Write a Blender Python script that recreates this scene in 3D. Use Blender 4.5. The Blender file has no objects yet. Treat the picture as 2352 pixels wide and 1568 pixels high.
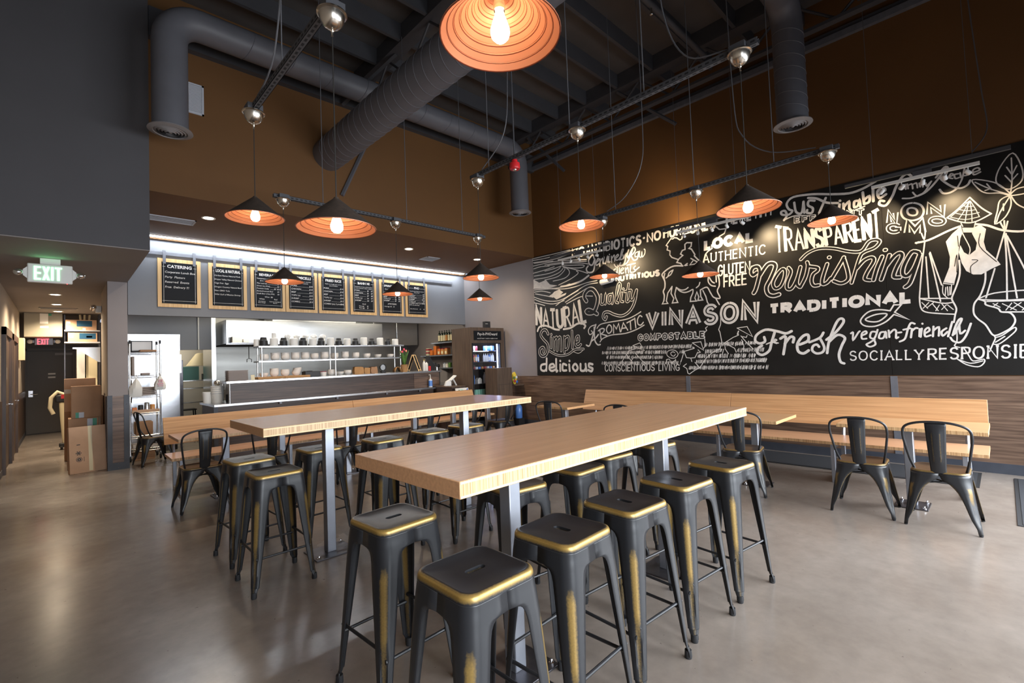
import bpy, bmesh, math, random
from mathutils import Matrix, Vector
PI = math.pi
random.seed(7)
sc = bpy.context.scene
COL = sc.collection

# ---------------------------------------------------------------- camera
cam_d = bpy.data.cameras.new('camera')
cam_d.sensor_width = 36.0
cam_d.lens = 1081.73 * 36.0 / 2352.0
cam_d.clip_start = 0.05
cam = bpy.data.objects.new('camera', cam_d)
COL.objects.link(cam)
EYE = Vector((0, 0, 1.48))
_yaw, _pit, _rol = 0.76538959, 0.03678876, -0.03746452
_f = Vector((math.sin(_yaw) * math.cos(_pit), math.cos(_yaw) * math.cos(_pit), math.sin(_pit)))
_r0 = Vector((math.cos(_yaw), -math.sin(_yaw), 0))
_u0 = _r0.cross(_f)
_r = _r0 * math.cos(_rol) + _u0 * math.sin(_rol)
_u = -_r0 * math.sin(_rol) + _u0 * math.cos(_rol)
cam.matrix_world = Matrix(((_r.x, _u.x, -_f.x, EYE.x), (_r.y, _u.y, -_f.y, EYE.y), (_r.z, _u.z, -_f.z, EYE.z), (0, 0, 0, 1)))
sc.camera = cam

# ---------------------------------------------------------------- colour management, world
vs = sc.view_settings
vs.view_transform = 'Standard'
vs.look = 'None'
vs.gamma = 1.0
vs.use_curve_mapping = False
vs.exposure = 0.0
sc.cycles.use_denoising = True
sc.cycles.caustics_reflective = False
sc.cycles.caustics_refractive = False
sc.cycles.max_bounces = 8
world = bpy.data.worlds.new('world')
sc.world = world
world.use_nodes = True
_bg = world.node_tree.nodes['Background']
_bg.inputs['Color'].default_value = (0.70, 0.80, 1.0, 1)
_bg.inputs['Strength'].default_value = 0.6


def light(name, kind, loc, target, power, color, size=None, size_y=None, spot=None, blend=0.6):
    d = bpy.data.lights.new(name, kind)
    d.energy = power
    d.color = color
    if kind == 'AREA':
        d.shape = 'RECTANGLE'
        d.size = size
        d.size_y = size_y or size
    else:
        d.shadow_soft_size = size or 0.02
    if spot:
        d.spot_size = math.radians(spot)
        d.spot_blend = blend
    o = bpy.data.objects.new(name, d)
    COL.objects.link(o)
    o.location = loc
    o.rotation_euler = (Vector(target) - Vector(loc)).to_track_quat('-Z', 'Y').to_euler()
    return o


# daylight through the shop-front glazing behind the camera
DAY = (0.88, 0.94, 1.0)
for _n, _l, _t, _p, _sx, _sy in (('daylight_front', (5.0, -2.05, 1.55), (4.6, 3.0, -0.6), 330, 5.0, 2.4), ('daylight_side', (7.50, -1.25, 1.55), (3.5, 1.6, -0.4), 105, 1.4, 2.4), ('daylight_left', (0.7, -2.05, 1.55), (0.9, 4.0, -0.6), 120, 2.0, 2.4)):
    _o = light(_n, 'AREA', _l, _t, _p, DAY, _sx, _sy)
    _o.data.spread = math.radians(130)
# kitchen ceiling troffers and corridor cans
KIT = (1.0, 0.90, 0.70)
light('kitchen_light', 'AREA', (3.4, 10.35, 2.86), (3.4, 10.4, 0), 40, KIT, 1.8, 0.5)
light('kitchen_light', 'AREA', (5.6, 10.35, 2.86), (5.6, 10.4, 0), 34, KIT, 1.8, 0.5)
light('kitchen_light', 'AREA', (1.6, 13.6, 2.5), (1.6, 13.6, 0), 22, KIT, 0.8, 0.8)


# ---------------------------------------------------------------- materials
def _nodes(name):
    m = bpy.data.materials.new(name)
    m.use_nodes = True
    nt = m.node_tree
    return m, nt, nt.nodes['Principled BSDF']


def _rgb(c):
    return (c[0], c[1], c[2], 1.0)


def s2l(*c):
    return tuple(((v / 255.0) / 12.92 if v <= 10 else (((v / 255.0) + 0.055) / 1.055) ** 2.4) for v in c)


def mat(name, color, rough=0.5, metal=0.0, var=0.0, scale=6.0, stretch=(1, 1, 1), bump=0.0, bscale=60.0, rvar=0.0, spec=0.5, detail=4.0, coords='Object'):
    m, nt, p = _nodes(name)
    p.inputs['Base Color'].default_value = _rgb(color)
    p.inputs['Roughness'].default_value = rough
    p.inputs['Metallic'].default_value = metal
    p.inputs['Specular IOR Level'].default_value = spec
    N, L = nt.nodes, nt.links
    if var or bump or rvar:
        tc = N.new('ShaderNodeTexCoord')
        mp = N.new('ShaderNodeMapping')
        mp.inputs['Scale'].default_value = stretch
        L.new(tc.outputs[coords], mp.inputs['Vector'])
    if var or rvar:
        n = N.new('ShaderNodeTexNoise')
        n.inputs['Scale'].default_value = scale
        n.inputs['Detail'].default_value = detail
        L.new(mp.outputs['Vector'], n.inputs['Vector'])
    if var:
        r = N.new('ShaderNodeMapRange')
        r.inputs['From Min'].default_value = 0.3
        r.inputs['From Max'].default_value = 0.7
        r.inputs['To Min'].default_value = 1 - var
        r.inputs['To Max'].default_value = 1 + var
        L.new(n.outputs['Fac'], r.inputs['Value'])
        mx = N.new('ShaderNodeVectorMath')
        mx.operation = 'SCALE'
        mx.inputs[0].default_value = color[:3]
        L.new(r.outputs['Result'], mx.inputs['Scale'])
        L.new(mx.outputs['Vector'], p.inputs['Base Color'])
    if rvar:
        r2 = N.new('ShaderNodeMapRange')
        r2.inputs['From Min'].default_value = 0.3
        r2.inputs['From Max'].default_value = 0.7
        r2.inputs['To Min'].default_value = max(0.02, rough - rvar)
        r2.inputs['To Max'].default_value = rough + rvar
        L.new(n.outputs['Fac'], r2.inputs['Value'])
        L.new(r2.outputs['Result'], p.inputs['Roughness'])
    if bump:
        nb = N.new('ShaderNodeTexNoise')
        nb.inputs['Scale'].default_value = bscale
        nb.inputs['Detail'].default_value = 3
        L.new(mp.outputs['Vector'], nb.inputs['Vector'])
        b = N.new('ShaderNodeBump')
        b.inputs['Strength'].default_value = bump
        b.inputs['Distance'].default_value = 0.01
        L.new(nb.outputs['Fac'], b.inputs['Height'])
        L.new(b.outputs['Normal'], p.inputs['Normal'])
    return m


def emit(name, color, strength):
    m, nt, p = _nodes(name)
    p.inputs['Base Color'].default_value = _rgb(color)
    p.inputs['Emission Color'].default_value = _rgb(color)
    p.inputs['Emission Strength'].default_value = strength
    return m


def bamboo(name, axis, face, edge_l, edge_d, rough=0.3):
    """plank faces grained along `axis` (0 x, 1 y); the side edges show upright ply stripes, the butt ends run plain"""
    m, nt, p = _nodes(name)
    N, L = nt.nodes, nt.links
    tc = N.new('ShaderNodeTexCoord')
    sep = N.new('ShaderNodeSeparateXYZ')
    L.new(tc.outputs['Object'], sep.inputs[0])

    def noise(sx, sy, sz, detail=3.0):
        mp = N.new('ShaderNodeMapping')
        mp.inputs['Scale'].default_value = (sx, sy, sz)
        L.new(tc.outputs['Object'], mp.inputs['Vector'])
        n = N.new('ShaderNodeTexNoise')
        n.inputs['Scale'].default_value = 1.0
        n.inputs['Detail'].default_value = detail
        L.new(mp.outputs['Vector'], n.inputs['Vector'])
        return n

    def ramp(src, a, b, lo=0.35, hi=0.65):
        r = N.new('ShaderNodeValToRGB')
        r.color_ramp.elements[0].position = lo
        r.color_ramp.elements[1].position = hi
        r.color_ramp.elements[0].color = _rgb(a)
        r.color_ramp.elements[1].color = _rgb(b)
        L.new(src, r.inputs['Fac'])
        return r

    g = noise(*((1.5, 70, 70) if axis == 0 else (70, 1.5, 70)))
    f2 = tuple(c * 0.87 for c in face)
    rf = ramp(g.outputs['Fac'], f2, face)
    e = noise(*((170, 3, 1.0) if axis == 0 else (3, 170, 1.0)), detail=3.0)
    re = ramp(e.outputs['Fac'], edge_d, edge_l, 0.34, 0.62)
    geo = N.new('ShaderNodeNewGeometry')
    tr = N.new('ShaderNodeVectorTransform')
    tr.vector_type = 'NORMAL'
    tr.convert_from = 'WORLD'
    tr.convert_to = 'OBJECT'
    L.new(geo.outputs['True Normal'], tr.inputs[0])
    sn = N.new('ShaderNodeSeparateXYZ')
    L.new(tr.outputs[0], sn.inputs[0])
    ab = N.new('ShaderNodeMath')
    ab.operation = 'ABSOLUTE'
    L.new(sn.outputs['Y' if axis == 0 else 'X'], ab.inputs[0])
    gt = N.new('ShaderNodeMath')
    gt.operation = 'GREATER_THAN'
    gt.inputs[1].default_value = 0.7
    L.new(ab.outputs[0], gt.inputs[0])
    mx = N.new('ShaderNodeMix')
    mx.data_type = 'RGBA'
    L.new(gt.outputs[0], mx.inputs['Factor'])
    L.new(rf.outputs['Color'], mx.inputs[6])
    L.new(re.outputs['Color'], mx.inputs[7])
    L.new(mx.outputs[2], p.inputs['Base Color'])
    p.inputs['Roughness'].default_value = rough
    p.inputs['Specular IOR Level'].default_value = 0.5
    return m


def plywood(name, a, b, axis, rough=0.45, sx=2.0, sz=38.0):
    m, nt, p = _nodes(name)
    N, L = nt.nodes, nt.links
    tc = N.new('ShaderNodeTexCoord')
    mp = N.new('ShaderNodeMapping')
    s = [sz, sz, sz]
    s[axis] = sx
    mp.inputs['Scale'].default_value = s
    L.new(tc.outputs['Object'], mp.inputs['Vector'])
    n = N.new('ShaderNodeTexNoise')
    n.inputs['Scale'].default_value = 1.0
    n.inputs['Detail'].default_value = 6
    L.new(mp.outputs['Vector'], n.inputs['Vector'])
    r = N.new('ShaderNodeValToRGB')
    r.color_ramp.elements[0].position = 0.33
    r.color_ramp.elements[1].position = 0.68
    r.color_ramp.elements[0].color = _rgb(a)
    r.color_ramp.elements[1].color = _rgb(b)
    L.new(n.outputs['Fac'], r.inputs['Fac'])
    L.new(r.outputs['Color'], p.inputs['Base Color'])
    p.inputs['Roughness'].default_value = rough
    return m


def concrete_floor():
    m, nt, p = _nodes('polished_concrete')
    N, L = nt.nodes, nt.links
    tc = N.new('ShaderNodeTexCoord')

    def noise(scale, detail, rough=0.6, dist=0.0):
        n = N.new('ShaderNodeTexNoise')
        n.inputs['Scale'].default_value = scale
        n.inputs['Detail'].default_value = detail
        n.inputs['Roughness'].default_value = rough
        n.inputs['Distortion'].default_value = dist
        L.new(tc.outputs['Object'], n.inputs['Vector'])
        return n

    big = noise(0.8, 5, 0.55, 0.1)
    r = N.new('ShaderNodeValToRGB')
    el = r.color_ramp.elements
    el[0].position, el[0].color = 0.30, _rgb((0.190, 0.155, 0.130))
    el[1].position, el[1].color = 0.72, _rgb((0.305, 0.262, 0.228))
    e = el.new(0.5)
    e.color = _rgb((0.245, 0.206, 0.176))
    L.new(big.outputs['Fac'], r.inputs['Fac'])
    fine = noise(9.0, 8, 0.65, 0.1)
    mr = N.new('ShaderNodeMapRange')
    mr.inputs['From Min'].default_value = 0.3
    mr.inputs['From Max'].default_value = 0.7
    mr.inputs['To Min'].default_value = 0.90
    mr.inputs['To Max'].default_value = 1.10
    L.new(fine.outputs['Fac'], mr.inputs['Value'])
    mul = N.new('ShaderNodeVectorMath')
    mul.operation = 'SCALE'
    L.new(r.outputs['Color'], mul.inputs[0])
    L.new(mr.outputs['Result'], mul.inputs['Scale'])
    sp = N.new('ShaderNodeTexNoise')
    sp.inputs['Scale'].default_value = 30
    L.new(tc.outputs['Object'], sp.inputs['Vector'])
    th = N.new('ShaderNodeMapRange')
    th.inputs['From Min'].default_value = 0.735
    th.inputs['From Max'].default_value = 0.76
    th.inputs['To Max'].default_value = 0.6
    L.new(sp.outputs['Fac'], th.inputs['Value'])
    mx = N.new('ShaderNodeMix')
    mx.data_type = 'RGBA'
    L.new(th.outputs['Result'], mx.inputs['Factor'])
    L.new(mul.outputs['Vector'], mx.inputs[6])
    mx.inputs[7].default_value = (0.06, 0.05, 0.045, 1)
    L.new(mx.outputs[2], p.inputs['Base Color'])
    rr = N.new('ShaderNodeMapRange')
    rr.inputs['From Min'].default_value = 0.3
    rr.inputs['From Max'].default_value = 0.7
    rr.inputs['To Min'].default_value = 0.17
    rr.inputs['To Max'].default_value = 0.29
    L.new(big.outputs['Fac'], rr.inputs['Value'])
    L.new(rr.outputs['Result'], p.inputs['Roughness'])
    p.inputs['Specular IOR Level'].default_value = 0.55
    return m


def worn_metal(name, paint, gold, rough):
    """black enamel rubbed through to brass where the vertex mask `wear` says"""
    m, nt, p = _nodes(name)
    N, L = nt.nodes, nt.links
    at = N.new('ShaderNodeAttribute')
    at.attribute_name = 'wear'
    tc = N.new('ShaderNodeTexCoord')
    n = N.new('ShaderNodeTexNoise')
    n.inputs['Scale'].default_value = 140
    n.inputs['Detail'].default_value = 4
    L.new(tc.outputs['Object'], n.inputs['Vector'])
    mr = N.new('ShaderNodeMapRange')
    mr.inputs['From Min'].default_value = 0.3
    mr.inputs['From Max'].default_value = 0.7
    mr.inputs['To Min'].default_value = -0.07
    mr.inputs['To Max'].default_value = 0.07
    L.new(n.outputs['Fac'], mr.inputs['Value'])
    ad = N.new('ShaderNodeMath')
    ad.operation = 'ADD'
    L.new(at.outputs['Fac'], ad.inputs[0])
    L.new(mr.outputs['Result'], ad.inputs[1])
    st = N.new('ShaderNodeMapRange')
    st.inputs['From Min'].default_value = 0.22
    st.inputs['From Max'].default_value = 1.05
    L.new(ad.outputs[0], st.inputs['Value'])
    mx = N.new('ShaderNodeMix')
    mx.data_type = 'RGBA'
    mx.inputs[6].default_value = _rgb(paint)
    mx.inputs[7].default_value = _rgb(gold)
    L.new(st.outputs['Result'], mx.inputs['Factor'])
    L.new(mx.outputs[2], p.inputs['Base Color'])
    mm = N.new('ShaderNodeMath')
    mm.operation = 'MULTIPLY'
    mm.inputs[1].default_value = 0.75
    L.new(st.outputs['Result'], mm.inputs[0])
    L.new(mm.outputs[0], p.inputs['Metallic'])
    p.inputs['Roughness'].default_value = rough
    return m


WHITE_PAINT = (0.80, 0.76, 0.72)
M = {}


def mk():
    M['floor'] = concrete_floor()
    M['slate'] = mat('slate_paint', s2l(78, 76, 79), 0.75, var=0.05, scale=1.5, bump=0.05, bscale=90)
    M['wall_grey'] = mat('warm_grey_paint', s2l(146, 138, 138), 0.7, var=0.04, scale=2, bump=0.05, bscale=120)
    M['corr_ceiling'] = mat('grey_ceiling_paint', s2l(138, 131, 129), 0.75, var=0.04, scale=2)
    M['menu_grey'] = mat('blue_grey_paint', s2l(128, 130, 136), 0.65, var=0.04, scale=2, bump=0.04, bscale=120)
    M['corr_wall'] = mat('taupe_paint', s2l(176, 164, 150), 0.7, var=0.04, scale=2)
    M['mustard'] = mat('mustard_brown_paint', s2l(106, 71, 34), 0.7, var=0.06, scale=1.2, bump=0.05, bscale=120)
    M['deck'] = mat('charcoal_roof_deck', s2l(86, 82, 80), 0.8, var=0.10, scale=2.5)
    M['steel_dark'] = mat('charcoal_painted_steel', s2l(72, 72, 76), 0.55, var=0.06, scale=5)
    M['duct'] = mat('grey_painted_duct', s2l(98, 98, 104), 0.5, var=0.06, scale=4)
    M['wainscot'] = plywood('brown_veneer', s2l(84, 64, 52), s2l(134, 108, 90), 1)
    M['wainscot_x'] = plywood('brown_veneer_x', s2l(80, 62, 54), s2l(126, 102, 88), 0)
    M['dark_veneer'] = plywood('dark_brown_veneer', s2l(58, 44, 40), s2l(88, 70, 62), 0)
    M['stand_veneer'] = plywood('mid_brown_veneer', s2l(78, 62, 52), s2l(108, 88, 72), 2)
    M['baseboard'] = mat('charcoal_steel_strip', s2l(66, 70, 80), 0.5, var=0.12, scale=8)
    M['strip'] = mat('grey_steel_strip', s2l(120, 122, 130), 0.45, metal=0.3, var=0.1, scale=12)
    M['ply_top'] = bamboo('bamboo_high_table', 0, s2l(226, 174, 130), s2l(220, 190, 146), s2l(176, 136, 94), 0.24)
    M['ply_rim'] = mat('pale_bamboo_veneer', s2l(228, 200, 154), 0.4, var=0.05, scale=20)
    M['ply_x'] = bamboo('bamboo_board_x', 0, s2l(210, 160, 122), s2l(222, 184, 138), s2l(170, 128, 88), 0.33)
    M['ply_y'] = bamboo('bamboo_board_y', 1, s2l(214, 164, 116), s2l(226, 188, 140), s2l(172, 130, 88), 0.36)
    M['bench_wood'] = plywood('bamboo_bench_back', s2l(196, 146, 100), s2l(222, 172, 124), 0, 0.36, 1.5, 60.0)
    M['leg_steel'] = mat('grey_metal_tube', s2l(164, 168, 178), 0.38, metal=0.75, var=0.05, scale=10)
    M['plate_steel'] = mat('raw_steel_plate', s2l(96, 94, 98), 0.32, metal=0.8, var=0.2, scale=14)
    M['chrome'] = mat('chrome', (0.80, 0.80, 0.82), 0.12, metal=1.0)
    M['nickel'] = mat('brushed_nickel', (0.62, 0.57, 0.50), 0.24, metal=1.0, var=0.05, scale=30)
    M['stainless'] = mat('stainless_steel', (0.62, 0.63, 0.64), 0.26, metal=1.0, var=0.05, scale=3, stretch=(1, 1, 8))
    M['stainless_soft'] = mat('stainless_panel', (0.40, 0.40, 0.385), 0.40, metal=1.0, var=0.08, scale=2, stretch=(0.5, 0.5, 4), bump=0.25, bscale=2.2)
    M['counter_steel'] = mat('counter_steel', (0.54, 0.55, 0.58), 0.26, metal=1.0, var=0.06, scale=5)
    M['stool'] = worn_metal('black_enamel_rubbed_brass', (0.020, 0.021, 0.024), (0.56, 0.36, 0.10), 0.34)
    M['chair_seat'] = worn_metal('bronze_black_enamel', (0.050, 0.034, 0.024), (0.50, 0.32, 0.10), 0.30)
    M['rubber'] = mat('black_rubber', (0.018, 0.018, 0.020), 0.7)
    M['black'] = mat('matt_black', (0.016, 0.016, 0.018), 0.5)
    M['mat_rug'] = mat('black_floor_mat', (0.030, 0.032, 0.038), 0.9, var=0.25, scale=120, bump=0.4, bscale=160)
    M['board'] = mat('chalkboard_black', (0.012, 0.0115, 0.011), 0.42, var=0.25, scale=2.5, spec=0.35)
    M['chalk'] = mat('white_chalk_paint', WHITE_PAINT, 0.6, var=0.10, scale=16)
    M['grey_chalk'] = mat('grey_chalk', (0.42, 0.41, 0.40), 0.7)
    M['black_paint'] = mat('black_chalk_paint', (0.013, 0.0125, 0.012), 0.42, spec=0.35)
    M['menu_frame'] = plywood('pale_bamboo_frame', s2l(214, 168, 112), s2l(240, 204, 148), 2, 0.45, 2.0, 50.0)
    M['menu_black'] = mat('menu_chalkboard', (0.007, 0.008, 0.011), 0.6, spec=0.2)
    M['shade_out'] = mat('brown_black_lampshade', (0.040, 0.026, 0.018), 0.75, var=0.25, scale=40)
    M['bulb'] = emit('lit_bulb', (1.0, 0.76, 0.52), 36)
    M['cord'] = mat('black_cord', (0.02, 0.018, 0.016), 0.6)
    M['cable'] = mat('grey_cable', s2l(96, 96, 100), 0.5)
    M['white_plastic'] = mat('white_plastic', (0.80, 0.79, 0.76), 0.4)
    M['porcelain'] = mat('off_white_melamine', s2l(244, 236, 228), 0.3)
    M['paper_white'] = mat('white_paper', (0.82, 0.80, 0.76), 0.8)
    M['card'] = mat('corrugated_cardboard', s2l(206, 168, 138), 0.8, var=0.08, scale=5)
    M['card_dark'] = mat('brown_cardboard', s2l(172, 132, 100), 0.8, var=0.08, scale=5)
    M['kraft'] = mat('kraft_paper', s2l(186, 140, 92), 0.8, var=0.12, scale=9)
    M['tray'] = mat('grey_brown_tray', s2l(150, 134, 124), 0.5)
    M['red'] = mat('red_plastic', s2l(196, 36, 40), 0.35)
    M['orange'] = mat('orange_pack', s2l(220, 120, 50), 0.5, var=0.1, scale=14)
    M['green'] = mat('leaf_green', s2l(86, 128, 60), 0.5, var=0.2, scale=20)
    M['green_label'] = mat('green_label', s2l(60, 150, 120), 0.5)
    M['pink'] = mat('pink_petal', s2l(224, 70, 100), 0.5)
    M['peach'] = mat('peach_petal', s2l(238, 150, 120), 0.5)
    M['blue'] = mat('blue_plastic', s2l(50, 110, 200), 0.4)
    M['blue_box'] = mat('blue_print', s2l(30, 84, 120), 0.6)
    M['teal'] = mat('mint_print', s2l(150, 210, 190), 0.6)
    M['yellow'] = mat('yellow_pack', s2l(230, 200, 60), 0.45)
    M['wine'] = mat('dark_green_glass', (0.012, 0.020, 0.010), 0.12)
    M['label_cream'] = mat('cream_label', s2l(226, 214, 180), 0.6)
    M['drink_red'] = mat('red_drink', s2l(170, 60, 70), 0.2)
    M['drink_blue'] = mat('blue_drink', s2l(90, 140, 220), 0.2)
    M['drink_white'] = mat('pale_drink', s2l(220, 226, 236), 0.2)
    M['drink_amber'] = mat('amber_drink', s2l(200, 140, 80), 0.2)
    M['tan_box'] = mat('beige_enamel', s2l(150, 144, 128), 0.5)
    M['door_dark'] = mat('charcoal_door_paint', s2l(92, 88, 84), 0.5, var=0.05, scale=2)
    M['door_brown'] = plywood('dark_door_veneer', s2l(58, 44, 38), s2l(88, 70, 60), 2)
    M['grille'] = mat('white_enamel_grille', s2l(190, 192, 200), 0.5)
    M['grille_grey'] = mat('grey_enamel_grille', s2l(136, 132, 132), 0.5)
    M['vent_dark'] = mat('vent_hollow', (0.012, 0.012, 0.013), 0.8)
    M['led'] = emit('led_strip', (0.86, 0.93, 1.0), 55)
    M['cooler_led'] = emit('cooler_led', (0.50, 0.62, 1.0), 18)
    M['can_lens'] = emit('downlight_lens', (1.0, 0.86, 0.66), 30)
    M['exit_green'] = emit('exit_green', (0.30, 1.0, 0.45), 3.0)
    M['exit_red'] = emit('exit_red', (1.0, 0.06, 0.08), 4.0)
    M['troffer'] = emit('troffer_lens', (1.0, 0.92, 0.74), 3)
    # copper-coloured spun shade lining with scorings
    m, nt, p = _nodes('copper_shade_lining')
    p.inputs['Base Color'].default_value = _rgb(s2l(200, 128, 92))
    p.inputs['Roughness'].default_value = 0.42
    p.inputs['Metallic'].default_value = 0.35
    tc = nt.nodes.new('ShaderNodeTexCoord')
    sp = nt.nodes.new('ShaderNodeSeparateXYZ')
    nt.links.new(tc.outputs['Object'], sp.inputs[0])
    w = nt.nodes.new('ShaderNodeMath')
    w.operation = 'FRACT'
    k = nt.nodes.new('ShaderNodeMath')
    k.operation = 'MULTIPLY'
    k.inputs[1].default_value = 58.0
    nt.links.new(sp.outputs['Z'], k.inputs[0])
    nt.links.new(k.outputs[0], w.inputs[0])
    r = nt.nodes.new('ShaderNodeValToRGB')
    r.color_ramp.interpolation = 'LINEAR'
    r.color_ramp.elements[0].position = 0.0
    r.color_ramp.elements[0].color = _rgb(s2l(96, 44, 26))
    r.color_ramp.elements[1].position = 0.16
    r.color_ramp.elements[1].color = _rgb(s2l(204, 132, 96))
    e = r.color_ramp.elements.new(0.10)
    e.color = _rgb(s2l(120, 56, 34))
    nt.links.new(w.outputs[0], r.inputs['Fac'])
    nt.links.new(r.outputs['Color'], p.inputs['Base Color'])
    M['shade_in'] = m
    # see-through acrylic / glass door: thin, lets light straight through
    m, nt, p = _nodes('clear_pane')
    nt.nodes.remove(p)
    out = nt.nodes['Material Output']
    tb = nt.nodes.new('ShaderNodeBsdfTransparent')
    gb = nt.nodes.new('ShaderNodeBsdfGlossy')
    gb.inputs['Roughness'].default_value = 0.05
    fr = nt.nodes.new('ShaderNodeMixShader')
    fr.inputs[0].default_value = 0.07
    nt.links.new(tb.outputs[0], fr.inputs[1])
    nt.links.new(gb.outputs[0], fr.inputs[2])
    nt.links.new(fr.outputs[0], out.inputs['Surface'])
    M['pane'] = m


mk()


# ---------------------------------------------------------------- mesh builder
class MB:
    def __init__(self):
        self.v, self.f, self.w = [], [], []

    def add(self, vs, fs, wear=None):
        b = len(self.v)
        self.v += [tuple(p) for p in vs]
        self.w += list(wear) if wear is not None else [0.0] * len(vs)
        self.f += [tuple(b + i for i in f) for f in fs]
        return self

    def box(self, x0, x1, y0, y1, z0, z1):
        vs = [(x, y, z) for z in (z0, z1) for y in (y0, y1) for x in (x0, x1)]
        return self.add(vs, [(0, 2, 3, 1), (4, 5, 7, 6), (0, 1, 5, 4), (2, 6, 7, 3), (0, 4, 6, 2), (1, 3, 7, 5)])

    def obox(self, c, half, mtx):
        vs = []
        for z in (-1, 1):
            for y in (-1, 1):
                for x in (-1, 1):
                    vs.append(tuple(Vector(c) + mtx @ Vector((x * half[0], y * half[1], z * half[2]))))
        return self.add(vs, [(0, 2, 3, 1), (4, 5, 7, 6), (0, 1, 5, 4), (2, 6, 7, 3), (0, 4, 6, 2), (1, 3, 7, 5)])

    def grid(self, rows, closed_u=False, closed_v=False, wear=None, flip=False):
        n, k = len(rows), len(rows[0])
        vs = [p for r in rows for p in r]
        fs = []
        for i in range(n if closed_v else n - 1):
            for j in range(k if closed_u else k - 1):
                a, b = i * k + j, i * k + (j + 1) % k
                c, d = ((i + 1) % n) * k + (j + 1) % k, ((i + 1) % n) * k + j
                fs.append((a, d, c, b) if flip else (a, b, c, d))
        return self.add(vs, fs, wear)

    def lathe(self, prof, c=(0, 0, 0), n=24, cap0=False, cap1=False, axis='z'):
        rows = []
        for r, z in prof:
            row = []
            for i in range(n):
                a = 2 * PI * i / n
                p = (r * math.cos(a), r * math.sin(a), z)
                if axis == 'x':
                    p = (p[2], p[0], p[1])
                elif axis == 'y':
                    p = (p[1], p[2], p[0])
                row.append((c[0] + p[0], c[1] + p[1], c[2] + p[2]))
            rows.append(row)
        b = len(self.v)
        self.grid(rows, closed_u=True)
        if cap0:
            self.f.append(tuple(b + i for i in reversed(range(n))))
        if cap1:
            o = b + (len(rows) - 1) * n
            self.f.append(tuple(o + i for i in range(n)))
        return self

    def cyl(self, p0, p1, r, n=12, r1=None):
        return self.tube([p0, p1], r, n, r_end=r1)

    def tube(self, pts, r, n=8, closed=False, r_end=None, flat=None):
        P = [Vector(p) for p in pts]
        m = len(P)
        rows = []
        prev = None
        for i in range(m):
            if closed:
                t = P[(i + 1) % m] - P[i - 1]
            else:
                t = P[min(i + 1, m - 1)] - P[max(i - 1, 0)]
            if t.length < 1e-9:
                t = Vector((0, 0, 1))
            t.normalize()
            if prev is None:
                a = Vector((0, 0, 1)) if abs(t.z) < 0.9 else Vector((1, 0, 0))
                u = t.cross(a).normalized()
            else:
                u = (prev - t * prev.dot(t))
                u = u.normalized() if u.length > 1e-6 else t.orthogonal().normalized()
            prev = u
            v = t.cross(u)
            rr = r if r_end is None else r + (r_end - r) * i / (m - 1)
            if isinstance(r, (list, tuple)):
                rr = r[i]
            rows.append([tuple(P[i] + (u * math.cos(2 * PI * k / n) + v * math.sin(2 * PI * k / n)) * rr) for k in range(n)])
        b = len(self.v)
        self.grid(rows, closed_u=True, closed_v=closed)
        if not closed:
            self.f.append(tuple(b + i for i in reversed(range(n))))
            o = b + (m - 1) * n
            self.f.append(tuple(o + i for i in range(n)))
        return self

    def prism(self, poly, d0, d1, axis='z'):
        """extrude a 2-d outline; axis z:(a,b)->(x,y), x:(y,z), y:(x,z)"""
        def pt(a, b, d):
            return (a, b, d) if axis == 'z' else ((d, a, b) if axis == 'x' else (a, d, b))
        n = len(poly)
        vs = [pt(a, b, d0) for a, b in poly] + [pt(a, b, d1) for a, b in poly]
        fs = [tuple(reversed(range(n))), tuple(range(n, 2 * n))]
        fs += [(i, (i + 1) % n, n + (i + 1) % n, n + i) for i in range(n)]
        return self.add(vs, fs)

    def ball(self, c, rx, ry=None, rz=None, n=14, m=8, half=None):
        ry = ry or rx
        rz = rz or rx
        a0, a1 = (-PI / 2, PI / 2)
        if half == 'low':
            a1 = 0
        if half == 'up':
            a0 = 0
        rows = []
        for i in range(m + 1):
            a = a0 + (a1 - a0) * i / m
            rows.append([(c[0] + rx * math.cos(a) * math.cos(2 * PI * k / n), c[1] + ry * math.cos(a) * math.sin(2 * PI * k / n), c[2] + rz * math.sin(a)) for k in range(n)])
        return self.grid(rows, closed_u=True)

    def shift(self, d):
        self.v = [(p[0] + d[0], p[1] + d[1], p[2] + d[2]) for p in self.v]
        return self

    def build(self, name, material, parent=None, bevel=0.0, smooth=True, angle=38, wear=False, solid=0.0, seg=2):
        me = bpy.data.meshes.new(name)
        me.from_pydata(self.v, [], self.f)
        bm = bmesh.new()
        bm.from_mesh(me)
        if wear:
            lay = bm.verts.layers.float.new('wear')
            bm.verts.ensure_lookup_table()
            for i, x in enumerate(self.w):
                bm.verts[i][lay] = x
        bmesh.ops.remove_doubles(bm, verts=bm.verts, dist=1e-6)
        bmesh.ops.dissolve_degenerate(bm, edges=bm.edges, dist=1e-7)
        bmesh.ops.recalc_face_normals(bm, faces=bm.faces)
        bm.to_mesh(me)
        bm.free()
        if smooth and len(me.polygons):
            me.polygons.foreach_set('use_smooth', [True] * len(me.polygons))
            me.set_sharp_from_angle(angle=math.radians(angle))
        me.materials.append(M[material] if isinstance(material, str) else material)
        o = bpy.data.objects.new(name, me)
        COL.objects.link(o)
        if parent is not None:
            o.parent = parent
        if solid:
            s = o.modifiers.new('thickness', 'SOLIDIFY')
            s.thickness = solid
            s.offset = 0
        if bevel:
            b = o.modifiers.new('edge', 'BEVEL')
            b.width = bevel
            b.segments = seg
            b.limit_method = 'ANGLE'
            b.angle_limit = math.radians(50)
        return o


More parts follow.
